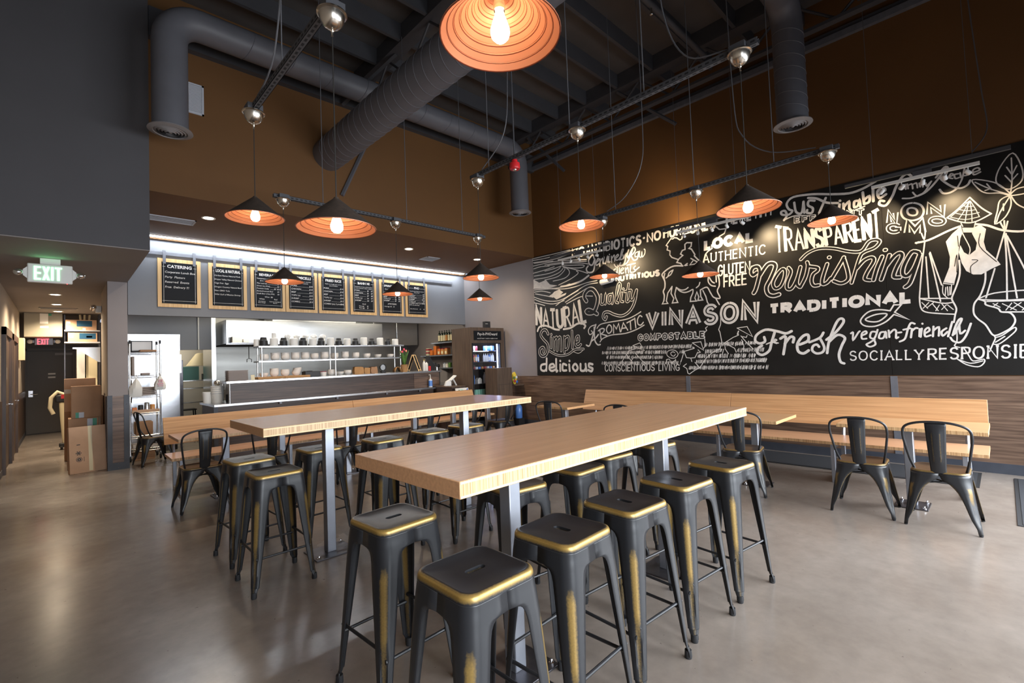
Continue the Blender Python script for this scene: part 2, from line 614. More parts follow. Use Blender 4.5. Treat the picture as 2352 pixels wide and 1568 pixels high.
def tag(o, label, cat, group=None, kind=None):
    o['label'] = label
    o['category'] = cat
    if group:
        o['group'] = group
    if kind:
        o['kind'] = kind
    return o


def thing(name, label, cat, loc=(0, 0, 0), rot=0.0, group=None):
    o = bpy.data.objects.new(name, None)
    o.empty_display_size = 0.1
    COL.objects.link(o)
    o.location = loc
    o.rotation_euler = (0, 0, rot)
    return tag(o, label, cat, group)


def struct(name, mb, material, **k):
    o = mb.build(name, material, **k)
    o['kind'] = 'structure'
    return o


def kids(o):
    return [c for c in bpy.data.objects if c.parent == o]


def dup(src, loc, rot=0.0, label=None, group=None, scale=None):
    r = src.copy()
    COL.objects.link(r)
    r.location = loc
    r.rotation_euler = (0, 0, rot)
    if label:
        r['label'] = label
    if group:
        r['group'] = group
    if scale:
        r.scale = scale
    for ch in src.children:
        c = ch.copy()
        COL.objects.link(c)
        c.parent = r
        for g in ch.children:
            d = g.copy()
            COL.objects.link(d)
            d.parent = c
    return r


def arc(cx, cy, r, a0, a1, n):
    return [(cx + r * math.cos(math.radians(a0 + (a1 - a0) * i / n)), cy + r * math.sin(math.radians(a0 + (a1 - a0) * i / n))) for i in range(n + 1)]


def rrect(hx, hy, r, n=5):
    p = []
    for sx, sy, a in ((1, 1, 0), (-1, 1, 90), (-1, -1, 180), (1, -1, 270)):
        p += arc(sx * (hx - r), sy * (hy - r), r, a, a + 90, n)
    return p


ORD = ['first', 'second', 'third', 'fourth', 'fifth', 'sixth', 'seventh', 'eighth', 'ninth', 'tenth', 'eleventh', 'twelfth', 'thirteenth', 'fourteenth', 'fifteenth', 'sixteenth']


# ================================================================ the setting
def S(name, x0, x1, y0, y1, z0, z1, m, bevel=0.0):
    return struct(name, MB().box(x0, x1, y0, y1, z0, z1), m, bevel=bevel)


XR = 7.57          # mural wall
YB = 7.08          # mustard bulkhead over the counter
YM = 9.60          # menu wall
XL = -0.65         # left wall
ZC = 2.93          # corridor ceiling
S('floor', XL - 0.1, XR + 0.15, -2.35, 17.6, -0.12, 0.0, 'floor')
S('ceiling', XL - 0.1, XR + 0.15, -2.35, YB + 0.1, 6.24, 6.34, 'deck')
S('wall_right', XR, XR + 0.12, -2.35, YB, 0.0, 6.24, 'mustard')
S('wall_right_rear', XR, XR + 0.12, YB, 14.2, 0.0, 3.69, 'wall_grey')
S('wall_bulkhead', 0.78, XR, YB, YB + 0.12, 3.69, 6.24, 'mustard')
S('ceiling_soffit', 0.78, XR, YB + 0.12, 9.34, 3.69, 3.78, 'mustard')
S('ceiling_cove', 0.78, XR, 9.34, YM + 0.1, 3.76, 3.82, 'mustard')
S('trim_1', 0.78, XR, 9.52, YM, 3.665, 3.76, 'mustard')
S('wall_menu', 0.78, XR, YM, YM + 0.12, 2.41, 3.76, 'menu_grey')
S('wall_left_bulkhead', XL, 0.77, 6.93, 17.5, ZC, 6.24, 'slate')
S('ceiling_corridor', XL, 0.77, 6.94, 17.45, ZC - 0.012, ZC - 0.0005, 'corr_ceiling')
S('wall_left', XL - 0.12, XL, -2.35, 17.5, 0.0, 6.24, 'corr_wall')
S('wall_exit', XL, 1.6, 17.45, 17.6, 0.0, ZC, 'door_dark')
S('wall_corridor_right', 0.53, 0.65, 9.80, 11.10, 0.0, ZC, 'corr_wall')
S('column_1', 0.53, 0.77, 9.56, 9.80, 0.0, ZC, 'wall_grey')
S('wall_alcove_side', 1.45, 1.6, 12.3, 17.45, 0.0, ZC, 'corr_wall')
S('wall_alcove_return', 0.65, 1.6, 12.2, 12.3, 0.0, ZC, 'corr_wall')
S('baseboard_exit', XL, 1.45, 17.42, 17.45, 0.0, 0.08, 'baseboard')

# wainscots
S('trim_2', XR - 0.016, XR, -2.2, 8.1, 0.115, 1.085, 'wainscot')
S('baseboard_right', XR - 0.022, XR, -2.2, 8.1, 0.0, 0.115, 'baseboard')
for yy in (3.66, 0.97, -1.6):
    S('trim_3', XR - 0.024, XR - 0.016, yy - 0.035, yy + 0.035, 0.115, 1.085, 'strip')
S('trim_4', XL, XL + 0.014, -2.2, 10.55, 0.10, 1.13, 'door_brown')
S('trim_4', XL, XL + 0.014, 13.72, 17.4, 0.10, 1.13, 'door_brown')
S('baseboard_left', XL, XL + 0.020, -2.2, 10.55, 0.0, 0.10, 'baseboard')
S('baseboard_left', XL, XL + 0.020, 13.72, 17.4, 0.0, 0.10, 'baseboard')
S('trim_5', 0.516, 0.53, 9.82, 11.1, 0.1, 1.13, 'door_brown')
# column cladding: veneer with charcoal steel corner strips and rivets
S('trim_6', 0.525, 0.775, 9.545, 9.56, 0.0, 1.13, 'wainscot_x')
S('trim_7', 0.520, 0.580, 9.536, 9.55, 0.0, 1.145, 'baseboard')
S('trim_7', 0.718, 0.782, 9.536, 9.55, 0.0, 1.145, 'baseboard')
S('trim_7', 0.52, 0.782, 9.534, 9.55, 0.0, 0.11, 'baseboard')
S('trim_7', 0.77, 0.784, 9.545, 9.80, 0.0, 1.145, 'baseboard')
rv = MB()
for x, z in ((0.55, 0.95), (0.75, 1.0), (0.55, 0.35), (0.75, 0.34), (0.65, 0.09), (0.65, 0.03)):
    rv.ball((x, 9.534, z), 0.006, n=8, m=4)
struct('trim_8', rv, 'chrome')

# shop front behind the camera: sill, header, posts; daylight comes through its openings
S('wall_front', XL, XR, -2.35, -2.2, 2.85, 6.24, 'slate')
S('wall_front_sill', XL, XR, -2.35, -2.2, 0.0, 0.18, 'slate')
for k, x in enumerate((XL + 0.05, 1.75, 3.6, 5.5, XR - 0.06)):
    S('window_%d' % (k + 1), x - 0.05, x + 0.05, -2.33, -2.22, 0.18, 2.85, 'black')

# kitchen shell
S('wall_kitchen', 2.42, XR, 12.45, 12.57, 0.0, 2.95, 'stainless_soft')
S('wall_kitchen_end', 2.34, 2.42, 11.72, 12.57, 0.0, 2.95, 'stainless')
S('wall_kitchen_left', 0.65, 2.34, 11.72, 11.84, 1.92, 2.95, 'menu_grey')
S('wall_kitchen_jamb', 0.65, 1.78, 11.84, 12.2, 0.0, 2.95, 'menu_grey')
S('wall_store', 1.6, 4.2, 14.3, 14.4, 0.0, 2.95, 'paper_white')
S('wall_store_side', 4.1, 4.2, 12.57, 14.3, 0.0, 2.95, 'corr_wall')
S('ceiling_kitchen', 0.65, XR, YM + 0.12, 14.4, 2.95, 3.0, 'paper_white')
for x in (3.4, 5.6):
    t = thing('ceiling_troffer', 'lit panel light in the kitchen ceiling over the %s' % ('hood' if x < 4 else 'wine shelf'), 'light', (x, 10.35, 2.90))
    MB().box(-0.95, 0.95, -0.3, 0.3, 0.0, 0.05).build('housing', 'white_plastic', t)
    MB().box(-0.90, 0.90, -0.25, 0.25, -0.004, 0.0).build('lens', 'troffer', t)

# roof steel: joists across, girders along, ledgers on the walls
for y in (-1.58, -0.92, -0.26, 0.40, 1.06, 1.72, 2.38, 3.02, 3.66, 4.32, 4.98, 5.64, 6.34):
    for x0, x1 in ((XL, 3.46), (3.64, 6.84), (7.02, XR)):
        S('ceiling_joist', x0, x1, y - 0.025, y + 0.025, 6.00, 6.24, 'steel_dark')
for x in (3.55, 6.93):
    g = MB().box(x - 0.09, x + 0.09, -2.2, YB, 6.04, 6.24).box(x - 0.10, x + 0.10, -2.2, YB, 5.985, 6.04)
    g.box(x - 0.05, x + 0.05, -2.2, YB, 5.50, 5.54)
    y = -2.1
    k = 0
    while y < YB - 0.7:
        g.tube([(x, y, 5.52), (x, y + 0.55, 6.0)] if k % 2 == 0 else [(x, y, 6.0), (x, y + 0.55, 5.52)], 0.018, 6)
        y += 0.55
        k += 1
    struct('ceiling_girder', g, 'steel_dark')
S('ceiling_ledger', XR - 0.07, XR, -2.2, YB, 5.60, 5.68, 'strip')
S('ceiling_ledger', XR - 0.05, XR, -2.2, YB, 5.68, 5.74, 'steel_dark')
S('ceiling_ledger', 0.78, XR, YB - 0.10, YB, 5.58, 5.95, 'steel_dark')


# ================================================================ ducts, vents, alarm
def diffuser(parent, c, r, m='grille_grey'):
    d = MB()
    d.lathe([(r * 0.93, 0.0), (r * 1.22, -0.01), (r * 1.25, -0.022), (r * 0.95, -0.035), (r * 0.90, -0.01)], c, 32)
    o = d.build('diffuser', m, parent)
    b = MB()
    for k, q in enumerate((0.76, 0.58, 0.41, 0.25)):
        b.lathe([(r * q, -0.03 - 0.004 * k), (r * q + 0.028, -0.012), (r * q + 0.030, -0.015), (r * q + 0.004, -0.036 - 0.004 * k)], c, 28)
    b.ball((c[0], c[1], c[2] - 0.035), r * 0.12, rz=0.01)
    b.build('blades', m, o)
    MB().lathe([(0.001, 0.03), (r * 0.92, 0.03)], c, 24).build('throat', 'vent_dark', o)


def spiral_ribs(pts, r, step, n=28):
    """raised lock-seam rings along a straight run"""
    a, b = Vector(pts[0]), Vector(pts[1])
    L_ = (b - a).length
    t = (b - a).normalized()
    u = t.orthogonal().normalized()
    v = t.cross(u)
    m_ = MB()
    k = 1
    while k * step < L_:
        c = a + t * (k * step)
        ring = [tuple(c + t * (0.05 * math.sin(q)) + (u * math.cos(q) + v * math.sin(q)) * (r + 0.001)) for q in [2 * PI * i / n for i in range(n)]]
        m_.tube(ring, 0.004, 4, closed=True)
        k += 1
    return m_


def bend(p0, c, p1, n=7):
    """quarter bend from p0 to p1 with the corner at c"""
    p0, c, p1 = Vector(p0), Vector(c), Vector(p1)
    o = p0 + (p1 - c)
    return [tuple(o + (p0 - o) * math.cos(PI / 2 * i / n) + (p1 - o) * math.sin(PI / 2 * i / n)) for i in range(n + 1)]


t = thing('main_duct', 'large round grey duct running overhead into the mustard bulkhead', 'duct', (3.0, 3.0, 4.73))
MB().tube([(0, -5.1, 0), (0, 4.1, 0)], 0.235, 36).build('pipe', 'duct', t)
spiral_ribs([(0, -5.1, 0), (0, 4.0, 0)], 0.235, 0.16).build('seam', 'duct', t)
t['category'] = 'duct'
for i, (xx, zt) in enumerate(((3.50, 4.85),)):
    h_ = thing('duct_brace', 'grey diagonal steel bar below the end of the big round duct', 'brace', (3.4, 7.05, 4.5))
    MB().tube([(-0.20, 0, -0.36), (0.20, 0.0, 0.52)], 0.03, 4).build('bar', 'duct', h_)

R2 = 0.172
t = thing('branch_duct', 'grey round branch duct crossing above the menu with a drop at each end', 'duct', (0.90, 6.35, 4.2))
zt = 1.32
path = [(0, 0, 0), (0, 0, zt - 0.3)] + bend((0, 0, zt - 0.3), (0, 0, zt), (0.3, 0, zt))[1:] + [(5.55 - 0.3, 0, zt)] + bend((5.55 - 0.3, 0, zt), (5.55, 0, zt), (5.55, 0, zt - 0.3))[1:] + [(5.55, 0, 0.12)]
MB().tube(path, R2, 30).build('pipe', 'duct', t)
spiral_ribs([(0.3, 0, zt), (5.25, 0, zt)], R2, 0.5).build('seam', 'duct', t)
diffuser(t, (0, 0, 0.0), R2)
diffuser(t, (5.55, 0, 0.12), R2)

t = thing('drop_duct', 'grey round duct dropping from the roof in front of the mustard wall above the mural', 'duct', (6.32, 1.60, 4.16))
path = [(0, 0, 0), (0, 0, 1.15)] + bend((0, 0, 1.15), (0, 0, 1.45), (-0.3, 0, 1.45))[1:] + [(-3.05, 0, 1.45)]
MB().tube(path, 0.165, 30).build('pipe', 'duct', t)
spiral_ribs([(0, 0, 0.0), (0, 0, 1.15)], 0.165, 0.15).build('seam', 'duct', t)
diffuser(t, (0, 0, 0), 0.165)


def flat_grille(name, label, loc, hx, hy, slots, m, axis, group=None):
    """ceiling (axis z) or wall (axis y) register: frame with louvre slots over a dark throat"""
    t = thing(name, label, 'vent', loc)
    f = MB()
    w = 0.022
    rects = [(-hx, hx, -hy, -hy + w), (-hx, hx, hy - w, hy), (-hx, -hx + w, -hy, hy), (hx - w, hx, -hy, hy)]
    for a0, a1, b0, b1 in rects:
        if axis == 'z':
            f.box(a0, a1, b0, b1, -0.012, 0)
        else:
            f.box(a0, a1, -0.014, 0, b0, b1)
    f.build('frame', m, t)
    l = MB()
    n = slots
    for i in range(n):
        b = -hy + w + (2 * hy - 2 * w) * (i + 0.5) / n
        dd = (hy - w) / n * (0.40 if axis == 'z' else 0.55)
        if axis == 'z':
            l.box(-hx + w, hx - w, b - dd, b + dd, -0.009, -0.006)
        else:
            l.obox((0, -0.006, b), (hx - w, 0.0015, dd * 1.25), Matrix.Rotation(math.radians(35), 3, 'X'))
    l.build('louvres', m, t)
    b = MB().box(-hx + w, hx - w, -hy + w, hy - w, -0.003, -0.0005) if axis == 'z' else MB().box(-hx + w, hx - w, -0.002, -0.0005, -hy + w, hy - w)
    b.build('throat', 'vent_dark', t)
    return t


flat_grille('wall_grille', 'white louvred grille high on the mustard wall beside the left duct drop', (1.268, YB, 4.995), 0.095, 0.20, 22, 'grille', 'y')
flat_grille('ceiling_register', 'long white slatted register in the soffit beside the left bulkhead', (1.10, 8.28, 3.69), 0.36, 0.14, 6, 'grille', 'z')
flat_grille('ceiling_register', 'square white register in the soffit above the soup board', (5.72, 8.40, 3.69), 0.17, 0.17, 6, 'grille', 'z')
flat_grille('ceiling_register', 'small register in the corridor ceiling between the downlights', (-0.02, 13.9, ZC - 0.012), 0.30, 0.13, 5, 'grille_grey', 'z')


def downlight(loc, label, power, spot=150):
    t = thing('downlight', label, 'light', loc, group='recessed downlights')
    MB().lathe([(0.062, -0.002), (0.085, -0.007), (0.09, -0.002), (0.09, 0.0), (0.062, 0.0)], (0, 0, 0), 24).build('trim_ring', 'white_plastic', t)
    MB().lathe([(0.001, -0.003), (0.064, -0.003)], (0, 0, 0), 24).build('lens', 'can_lens', t)
    light('downlight_beam', 'SPOT', (loc[0], loc[1], loc[2] - 0.03), (loc[0], loc[1], 0), power, (1.0, 0.80, 0.56), 0.05, spot=spot, blend=0.8)


downlight((1.56, 7.9, 3.69), 'round downlight in the mustard soffit beside the long register', 120)
downlight((4.90, 7.9, 3.69), 'round downlight in the mustard soffit left of the square register', 120)
downlight((6.62, 7.9, 3.69), 'round downlight in the mustard soffit nearest the mural wall', 90)
downlight((-0.06, 11.55, ZC - 0.012), 'round corridor downlight nearest the green exit sign', 190)
downlight((-0.05, 13.15, ZC - 0.012), 'round corridor downlight in the middle of the three', 190)
downlight((-0.035, 14.55, ZC - 0.012), 'round corridor downlight beside the beige metal cabinet', 190)

t = thing('led_strip', 'long white light strip in the cove above the menu boards', 'light', (0.95, 9.43, 3.69))
MB().box(0, 6.5, -0.035, 0.035, 0, 0.07).build('channel', 'white_plastic', t)
MB().box(0.02, 6.48, -0.028, 0.028, -0.012, 0.0).build('lens', 'led', t)

t = thing('fire_alarm', 'red round fire alarm with a clear strobe hanging near the middle track', 'alarm', (3.36, 3.36, 3.43))
MB().cyl((0, 0, 0.06), (0, 0, 2.59), 0.008, 6).build('conduit', 'steel_dark', t)
MB().lathe([(0.001, 0.10), (0.028, 0.10), (0.030, 0.055), (0.052, 0.045), (0.055, 0.0), (0.050, -0.015), (0.001, -0.018)], (0, 0, 0), 24).build('body', 'red', t)
MB().ball((0, 0, -0.018), 0.020, rz=0.016).build('strobe', 'chrome', t)

# sprinkler pipe under the joists
t = thing('sprinkler_pipe', 'grey sprinkler pipe running under the roof joists toward the mural wall', 'pipe', (5.0, 2.75, 5.72))
MB().tube([(-3.0, 0, 0), (1.7, 0, 0)], 0.04, 14).build('pipe', 'steel_dark', t)
MB().cyl((0.2, 0, -0.04), (0.2, 0, -0.11), 0.012, 8).ball((0.2, 0, -0.12), 0.022, rz=0.012).build('sprinkler_head', 'nickel', t)
for i, (a, b) in enumerate((((6.9, 4.35, 5.98), (7.25, 3.5, 5.2)), ((6.9, 6.5, 5.98), (7.3, 5.9, 5.2)), ((3.55, 5.9, 5.98), (3.2, 6.95, 5.55)), ((3.55, 3.4, 5.98), (3.9, 4.3, 5.55)))):
    S_ = MB().tube([a, b], 0.03, 4)
    struct('ceiling_brace', S_, 'steel_dark')


# ================================================================ stools
def lprof(c, fl, r, n=5):
    """outline of a folded-sheet corner leg: two flanges `fl` long meeting in a rounded outer corner at (c,c)"""
    r = min(r, fl * 0.8)
    pts = [(c - fl, c)]
    pts += [(c - r - (fl - r) * 0.5, c)]
    pts += [(p[0], p[1]) for p in reversed(arc(c - r, c - r, r, 0, 90, n))]
    pts += [(c, c - r - (fl - r) * 0.5), (c, c - fl)]
    return pts


def sheet_leg(prof, wear_fn, sx, sy, groove=None):
    """prof: list of (z, corner, flange, radius)"""
    rows, wear = [], []
    for z, c, fl, r in prof:
        row = lprof(c, fl, r)
        k = len(row)
        out = []
        for j, (x, y) in enumerate(row):
            d = abs(j - (k - 1) / 2) / ((k - 1) / 2)
            g = 0.0
            if groove and groove[0] < z < groove[1] and d < 0.18:
                g = 0.006
            out.append((sx * (x - g), sy * (y - g), z))
            wear.append(wear_fn(z, d))
        rows.append(out)
    return MB().grid(rows, wear=wear, flip=(sx * sy < 0))


def stool_wear(z, d):
    t = max(0.0, 1 - d / 0.38)
    if z > 0.66 or z < 0.02:
        return 0.0
    if 0.30 < z < 0.56:
        return 0.95 * t
    if z >= 0.56:
        return 0.95 * t * max(0.0, (0.63 - z) / 0.07)
    return 0.62 * t * (0.6 + 0.4 * z / 0.30)


def make_stool():
    t = thing('bar_stool', 'stool', 'stool')
    H, hs = 0.762, 0.155
    # seat: pressed top with a rolled rim and a slot for the hand
    sh = []
    def ring(h, r):
        base = rrect(h, h, r, 6)
        out = []
        for i, a in enumerate(base):
            out.append(a)
            b = base[(i + 1) % len(base)]
            if math.hypot(a[0] - b[0], a[1] - b[1]) > 0.1:
                for k in range(1, 8):
                    out.append((a[0] + (b[0] - a[0]) * k / 8, a[1] + (b[1] - a[1]) * k / 8))
        return out
    rows = [ring(0.128, 0.040), ring(0.138, 0.044), ring(0.146, 0.047), ring(0.153, 0.050), ring(0.157, 0.051), ring(0.158, 0.051), ring(0.158, 0.051)]
    zs = [H - 0.005, H - 0.001, H, H - 0.004, H - 0.013, H - 0.024, H - 0.034]
    we = [0.0, 0.05, 0.30, 0.85, 0.90, 0.30, 0.0]
    mb = MB()
    mb.grid([[(x, y, z) for x, y in row] for row, z in zip(rows, zs)], closed_u=True, wear=[w for w, row in zip(we, rows) for _ in row], flip=False)
    inner = rows[0]
    n = len(inner)
    slot = []
    for i in range(n):
        a = math.atan2(inner[i][1], inner[i][0])
        # stadium 0.085 x 0.030
        dx, dy = math.cos(a), math.sin(a)
        hw, r = 0.028, 0.0145
        s = 1e9
        if abs(dy) > 1e-6:
            q = r / abs(dy)
            if abs(q * dx) <= hw:
                s = q
        if s > 1e8:
            cx = hw if dx > 0 else -hw
            b_ = dx * cx
            s = b_ + math.sqrt(max(0, b_ * b_ - cx * cx + r * r))
        slot.append((s * dx, s * dy))
    mid = [((a[0] * 0.35 + b[0] * 0.65), (a[1] * 0.35 + b[1] * 0.65)) for a, b in zip(inner, slot)]
    sl2 = [(x * 0.97, y * 0.97) for x, y in slot]
    mb.grid([[(x, y, H - 0.005) for x, y in inner], [(x, y, H - 0.006) for x, y in mid], [(x, y, H - 0.006) for x, y in slot], [(x, y, H - 0.020) for x, y in sl2]], closed_u=True,
            wear=[0.0] * (3 * n) + [0.35] * n, flip=True)
    mb.build('seat', 'stool', t, wear=True, angle=50)
    prof = []
    for z in (0.732, 0.728):
        prof.append((z, 0.157, 0.157, 0.050))
    prof += [(0.700, 0.160, 0.160, 0.050), (0.674, 0.163, 0.163, 0.050), (0.670, 0.1632, 0.128, 0.050), (0.665, 0.1637, 0.111, 0.050), (0.656, 0.1645, 0.099, 0.050), (0.640, 0.166, 0.091, 0.050), (0.62, 0.168, 0.087, 0.050)]
    z = 0.60
    while z > 0.05:
        k = z / 0.60
        prof.append((z, 0.205 - 0.0355 * k, 0.033 + 0.052 * k, 0.028 + 0.022 * k))
        z -= 0.045
    prof += [(0.06, 0.2025, 0.036, 0.028), (0.035, 0.2035, 0.026, 0.020), (0.012, 0.2045, 0.026, 0.020)]
    for sx, sy in ((1, 1), (-1, 1), (-1, -1), (1, -1)):
        l = sheet_leg(prof, stool_wear, sx, sy, (0.085, 0.255))
        o = l.build('leg', 'stool', t, wear=True, solid=0.004, angle=60)
        c = 0.192
        MB().lathe([(0.001, 0.0), (0.016, 0.0), (0.018, 0.006), (0.016, 0.04), (0.001, 0.04)], (sx * c, sy * c, 0), 10).build('rubber_foot', 'rubber', o)
    for k, (a, b, z) in enumerate((((-1, -1), (1, -1), 0.235), ((-1, 1), (1, 1), 0.235), ((-1, -1), (-1, 1), 0.275), ((1, -1), (1, 1), 0.275))):
        c = 0.190 - 0.0355 * z / 0.6 + 0.004
        p0, p1 = Vector((a[0] * c, a[1] * c, z)), Vector((b[0] * c, b[1] * c, z))
        d = p1 - p0
        MB().tube([p0 + d * 0.02, p0 + d * 0.10, p0 + d * 0.13, p0 + d * 0.87, p0 + d * 0.90, p0 + d * 0.98], [0.010, 0.009, 0.0075, 0.0075, 0.009, 0.010], 8).build('footrail', 'stool', t, wear=True)
    x = MB()
    x.tube([(-0.135, -0.135, 0.655), (0.135, 0.135, 0.655)], 0.008, 6).tube([(-0.135, 0.135, 0.668), (0.135, -0.135, 0.668)], 0.008, 6)
    x.build('cross_brace', 'stool', t, wear=True)
    return t


STOOLS = [  # x, y, rotation in degrees, label
    (1.04, 1.31, 0, 'black and brass bar stool nearest the camera, front row of the near high table'),
    (1.53, 1.33, 92, 'second black bar stool along the front row of the near high table'),
    (2.02, 1.34, 86, 'third black bar stool along the front row of the near high table'),
    (2.55, 1.34, 84, 'fourth black bar stool along the front row of the near high table'),
    (3.10, 1.31, 82, 'fifth and last bar stool along the front row of the near high table'),
    (1.14, 2.04, 3, 'bar stool with a warm glow on its seat, left of the nearest one'),
    (1.91, 2.03, 82, 'second bar stool in the rear row of the near table, behind its front leg'),
    (2.46, 2.01, 1, 'third bar stool of the rear row, under the middle of the near high table'),
    (2.94, 2.10, 85, 'fourth bar stool of the rear row, half hidden under the near high table edge'),
    (3.48, 2.04, 80, 'fifth bar stool of the rear row, behind the far leg of the near high table'),
    (1.09, 3.61, 0, 'bar stool in front of the near end of the far high table'),
    (1.92, 3.52, 3, 'bar stool peeping out behind the left corner of the near high table'),
    (2.505, 3.35, 0, 'bar stool between the two high tables, legs seen under the near table corner'),
    (3.34, 3.42, 5, 'bar stool between the two high tables behind the third rear row stool'),
    (1.10, 4.26, 4, 'bar stool behind the near end of the far table, next to the leftmost chair'),
    (1.66, 4.25, 2, 'bar stool behind the front leg of the far high table'),
    (2.25, 4.20, -1, 'third bar stool in the rear row of the far high table'),
    (2.82, 4.24, -3, 'fourth bar stool of the rear row of the far high table'),
    (3.30, 4.24, 2, 'bar stool behind the far leg of the far high table, partly hidden'),
]
_st = make_stool()
for i, (x, y, r, lab) in enumerate(STOOLS):
    g = 'bar stools around the %s high table' % ('near' if i < 10 else 'far')
    if i == 0:
        _st.location = (x, y, 0)
        _st.rotation_euler = (0, 0, math.radians(r))
        _st['label'], _st['group'] = lab, g
    else:
        dup(_st, (x, y, 0), math.radians(r), lab, g)


# ================================================================ low chairs (local +y is the front)
def make_chair():
    t = thing('cafe_chair', 'chair', 'chair')
    H = 0.45
    # seat: rounded front, squarer back, dished
    def outline(k):
        p = []
        hw, hd, r = 0.180 * k, 0.178 * k, 0.075 * k
        for sx, sy, a in ((1, 1, 0), (-1, 1, 90), (-1, -1, 180), (1, -1, 270)):
            p += arc(sx * (hw - r), sy * (hd - r), r, a, a + 90, 6)
        return p
    rows, we = [], []
    for k, z, w in ((0.02, H - 0.012, 0), (0.45, H - 0.012, 0), (0.80, H - 0.008, 0), (0.92, H - 0.001, 0.15), (0.965, H, 0.45), (0.99, H - 0.004, 0.65), (1.0, H - 0.014, 0.35), (1.0, H - 0.032, 0.0)):
        o = outline(k)
        rows.append([(x, y, z) for x, y in o])
        we += [w] * len(o)
    MB().grid(rows, closed_u=True, wear=we).build('seat', 'chair_seat', t, wear=True, angle=55)

    def cw(z, d):
        e = max(0.0, 1 - d / 0.3) * (0.85 if 0.24 < z < 0.34 else (0.35 if z < 0.24 else 0.0))
        edge = 0.42 if d > 0.9 and 0.05 < z < 0.36 else 0.0
        return max(e, edge)
    prof = [(0.436, 0.181, 0.178, 0.075), (0.415, 0.182, 0.178, 0.075), (0.392, 0.183, 0.170, 0.072), (0.375, 0.184, 0.146, 0.068), (0.355, 0.186, 0.124, 0.062), (0.33, 0.189, 0.104, 0.056), (0.30, 0.193, 0.088, 0.050), (0.26, 0.198, 0.074, 0.046), (0.21, 0.205, 0.063, 0.042), (0.16, 0.212, 0.055, 0.038), (0.11, 0.219, 0.046, 0.032), (0.075, 0.224, 0.034, 0.026), (0.05, 0.227, 0.026, 0.020), (0.008, 0.232, 0.024, 0.019)]
    for sx, sy in ((1, 1), (-1, 1), (-1, -1), (1, -1)):
        o = sheet_leg(prof, cw, sx, sy, (0.10, 0.27)).build('leg', 'stool', t, wear=True, solid=0.004, angle=60)
        MB().lathe([(0.001, 0.0), (0.011, 0.0), (0.012, 0.010), (0.001, 0.012)], (sx * 0.221, sy * 0.221, 0), 8).build('rubber_foot', 'rubber', o)
    # back hoop: springs from the seat sides, leans back, wide rounded top
    P = []
    zb, zt = H - 0.02, 0.845

    def ctl(u):  # u 0..1 from right foot to left foot
        pts = [(0.158, -0.070, H - 0.010), (0.178, -0.120, 0.52), (0.196, -0.160, 0.63), (0.208, -0.190, 0.735), (0.190, -0.212, 0.805), (0.110, -0.228, 0.842), (0.0, -0.234, 0.852)]
        return pts
    a = ctl(0)
    full = a + [(-x, y, z) for x, y, z in reversed(a[:-1])]
    sm = []
    for i in range(len(full) - 1):
        p0, p1, p2, p3 = (Vector(full[max(i - 1, 0)]), Vector(full[i]), Vector(full[i + 1]), Vector(full[min(i + 2, len(full) - 1)]))
        for k in range(5):
            s = k / 5
            sm.append(tuple(0.5 * ((2 * p1) + (p2 - p0) * s + (2 * p0 - 5 * p1 + 4 * p2 - p3) * s * s + (3 * p1 - p0 - 3 * p2 + p3) * s ** 3)))
    sm.append(full[-1])
    MB().tube(sm, 0.0095, 10).build('back_hoop', 'stool', t, wear=True)
    # tapering pressed-steel splat with an embossed channel
    rows, we = [], []
    for i in range(15):
        s = i / 14
        z = H - 0.035 + s * (0.848 - H + 0.035)
        y = -0.172 - 0.058 * s ** 0.8 - 0.012 * math.sin(PI * s)
        hw = 0.046 + 0.020 * s
        row = []
        for j in range(11):
            q = -1 + 2 * j / 10
            g = 0.0
            if 0.22 < s < 0.82 and abs(q) < 0.45:
                g = -0.006
            row.append((q * hw, y + 0.012 * (q * q) + g, z))
            we.append(0.36 if (0.22 < s < 0.82 and 0.35 < abs(q) < 0.5) else (0.25 if j in (0, 10) else 0.0))
        rows.append(row)
    MB().grid(rows, wear=we).build('back_splat', 'stool', t, wear=True, solid=0.003, angle=30)
    x = MB()
    x.tube([(-0.15, -0.15, 0.335), (0.15, 0.15, 0.335)], 0.006, 6).tube([(-0.15, 0.15, 0.343), (0.15, -0.15, 0.343)], 0.006, 6)
    x.build('cross_brace', 'stool', t, wear=True)
    return t


CHAIRS = [  # x, y, heading of the chair front (degrees, 0 = +y), label
    (5.25, 0.41, -90, 'black metal cafe chair nearest the right picture edge, back to the camera', 'mural'),
    (5.28, 0.94, -88, 'black metal cafe chair beside the rightmost one, at the same low table', 'mural'),
    (5.25, 1.97, -80, 'black cafe chair behind the last front row stool', 'mural'),
    (5.28, 3.42, -84, 'black cafe chair with only its arched back top showing over the near table', 'mural'),
    (5.27, 4.62, -78, 'black cafe chair beyond the near high table, facing the far low table', 'mural'),
    (1.11, 6.15, 2, 'black metal cafe chair at the left end low table before the counter bench', 'counter'),
    (1.82, 6.20, -6, 'second low chair from the left before the counter bench', 'counter'),
    (2.72, 6.02, -3, 'third low chair from the left, behind the front leg of the far high table', 'counter'),
    (4.05, 6.26, 0, 'fourth low chair from the left before the counter bench', 'counter'),
    (4.90, 6.26, 3, 'fifth low chair from the left, behind the far leg of the far high table', 'counter'),
    (5.43, 6.00, -4, 'low chair at the end table nearest the drinks cooler', 'counter'),
    (1.10, 9.62, -80, 'black metal cafe chair standing sideways beside the wire rack and the column', 'rack'),
]
_ch = make_chair()
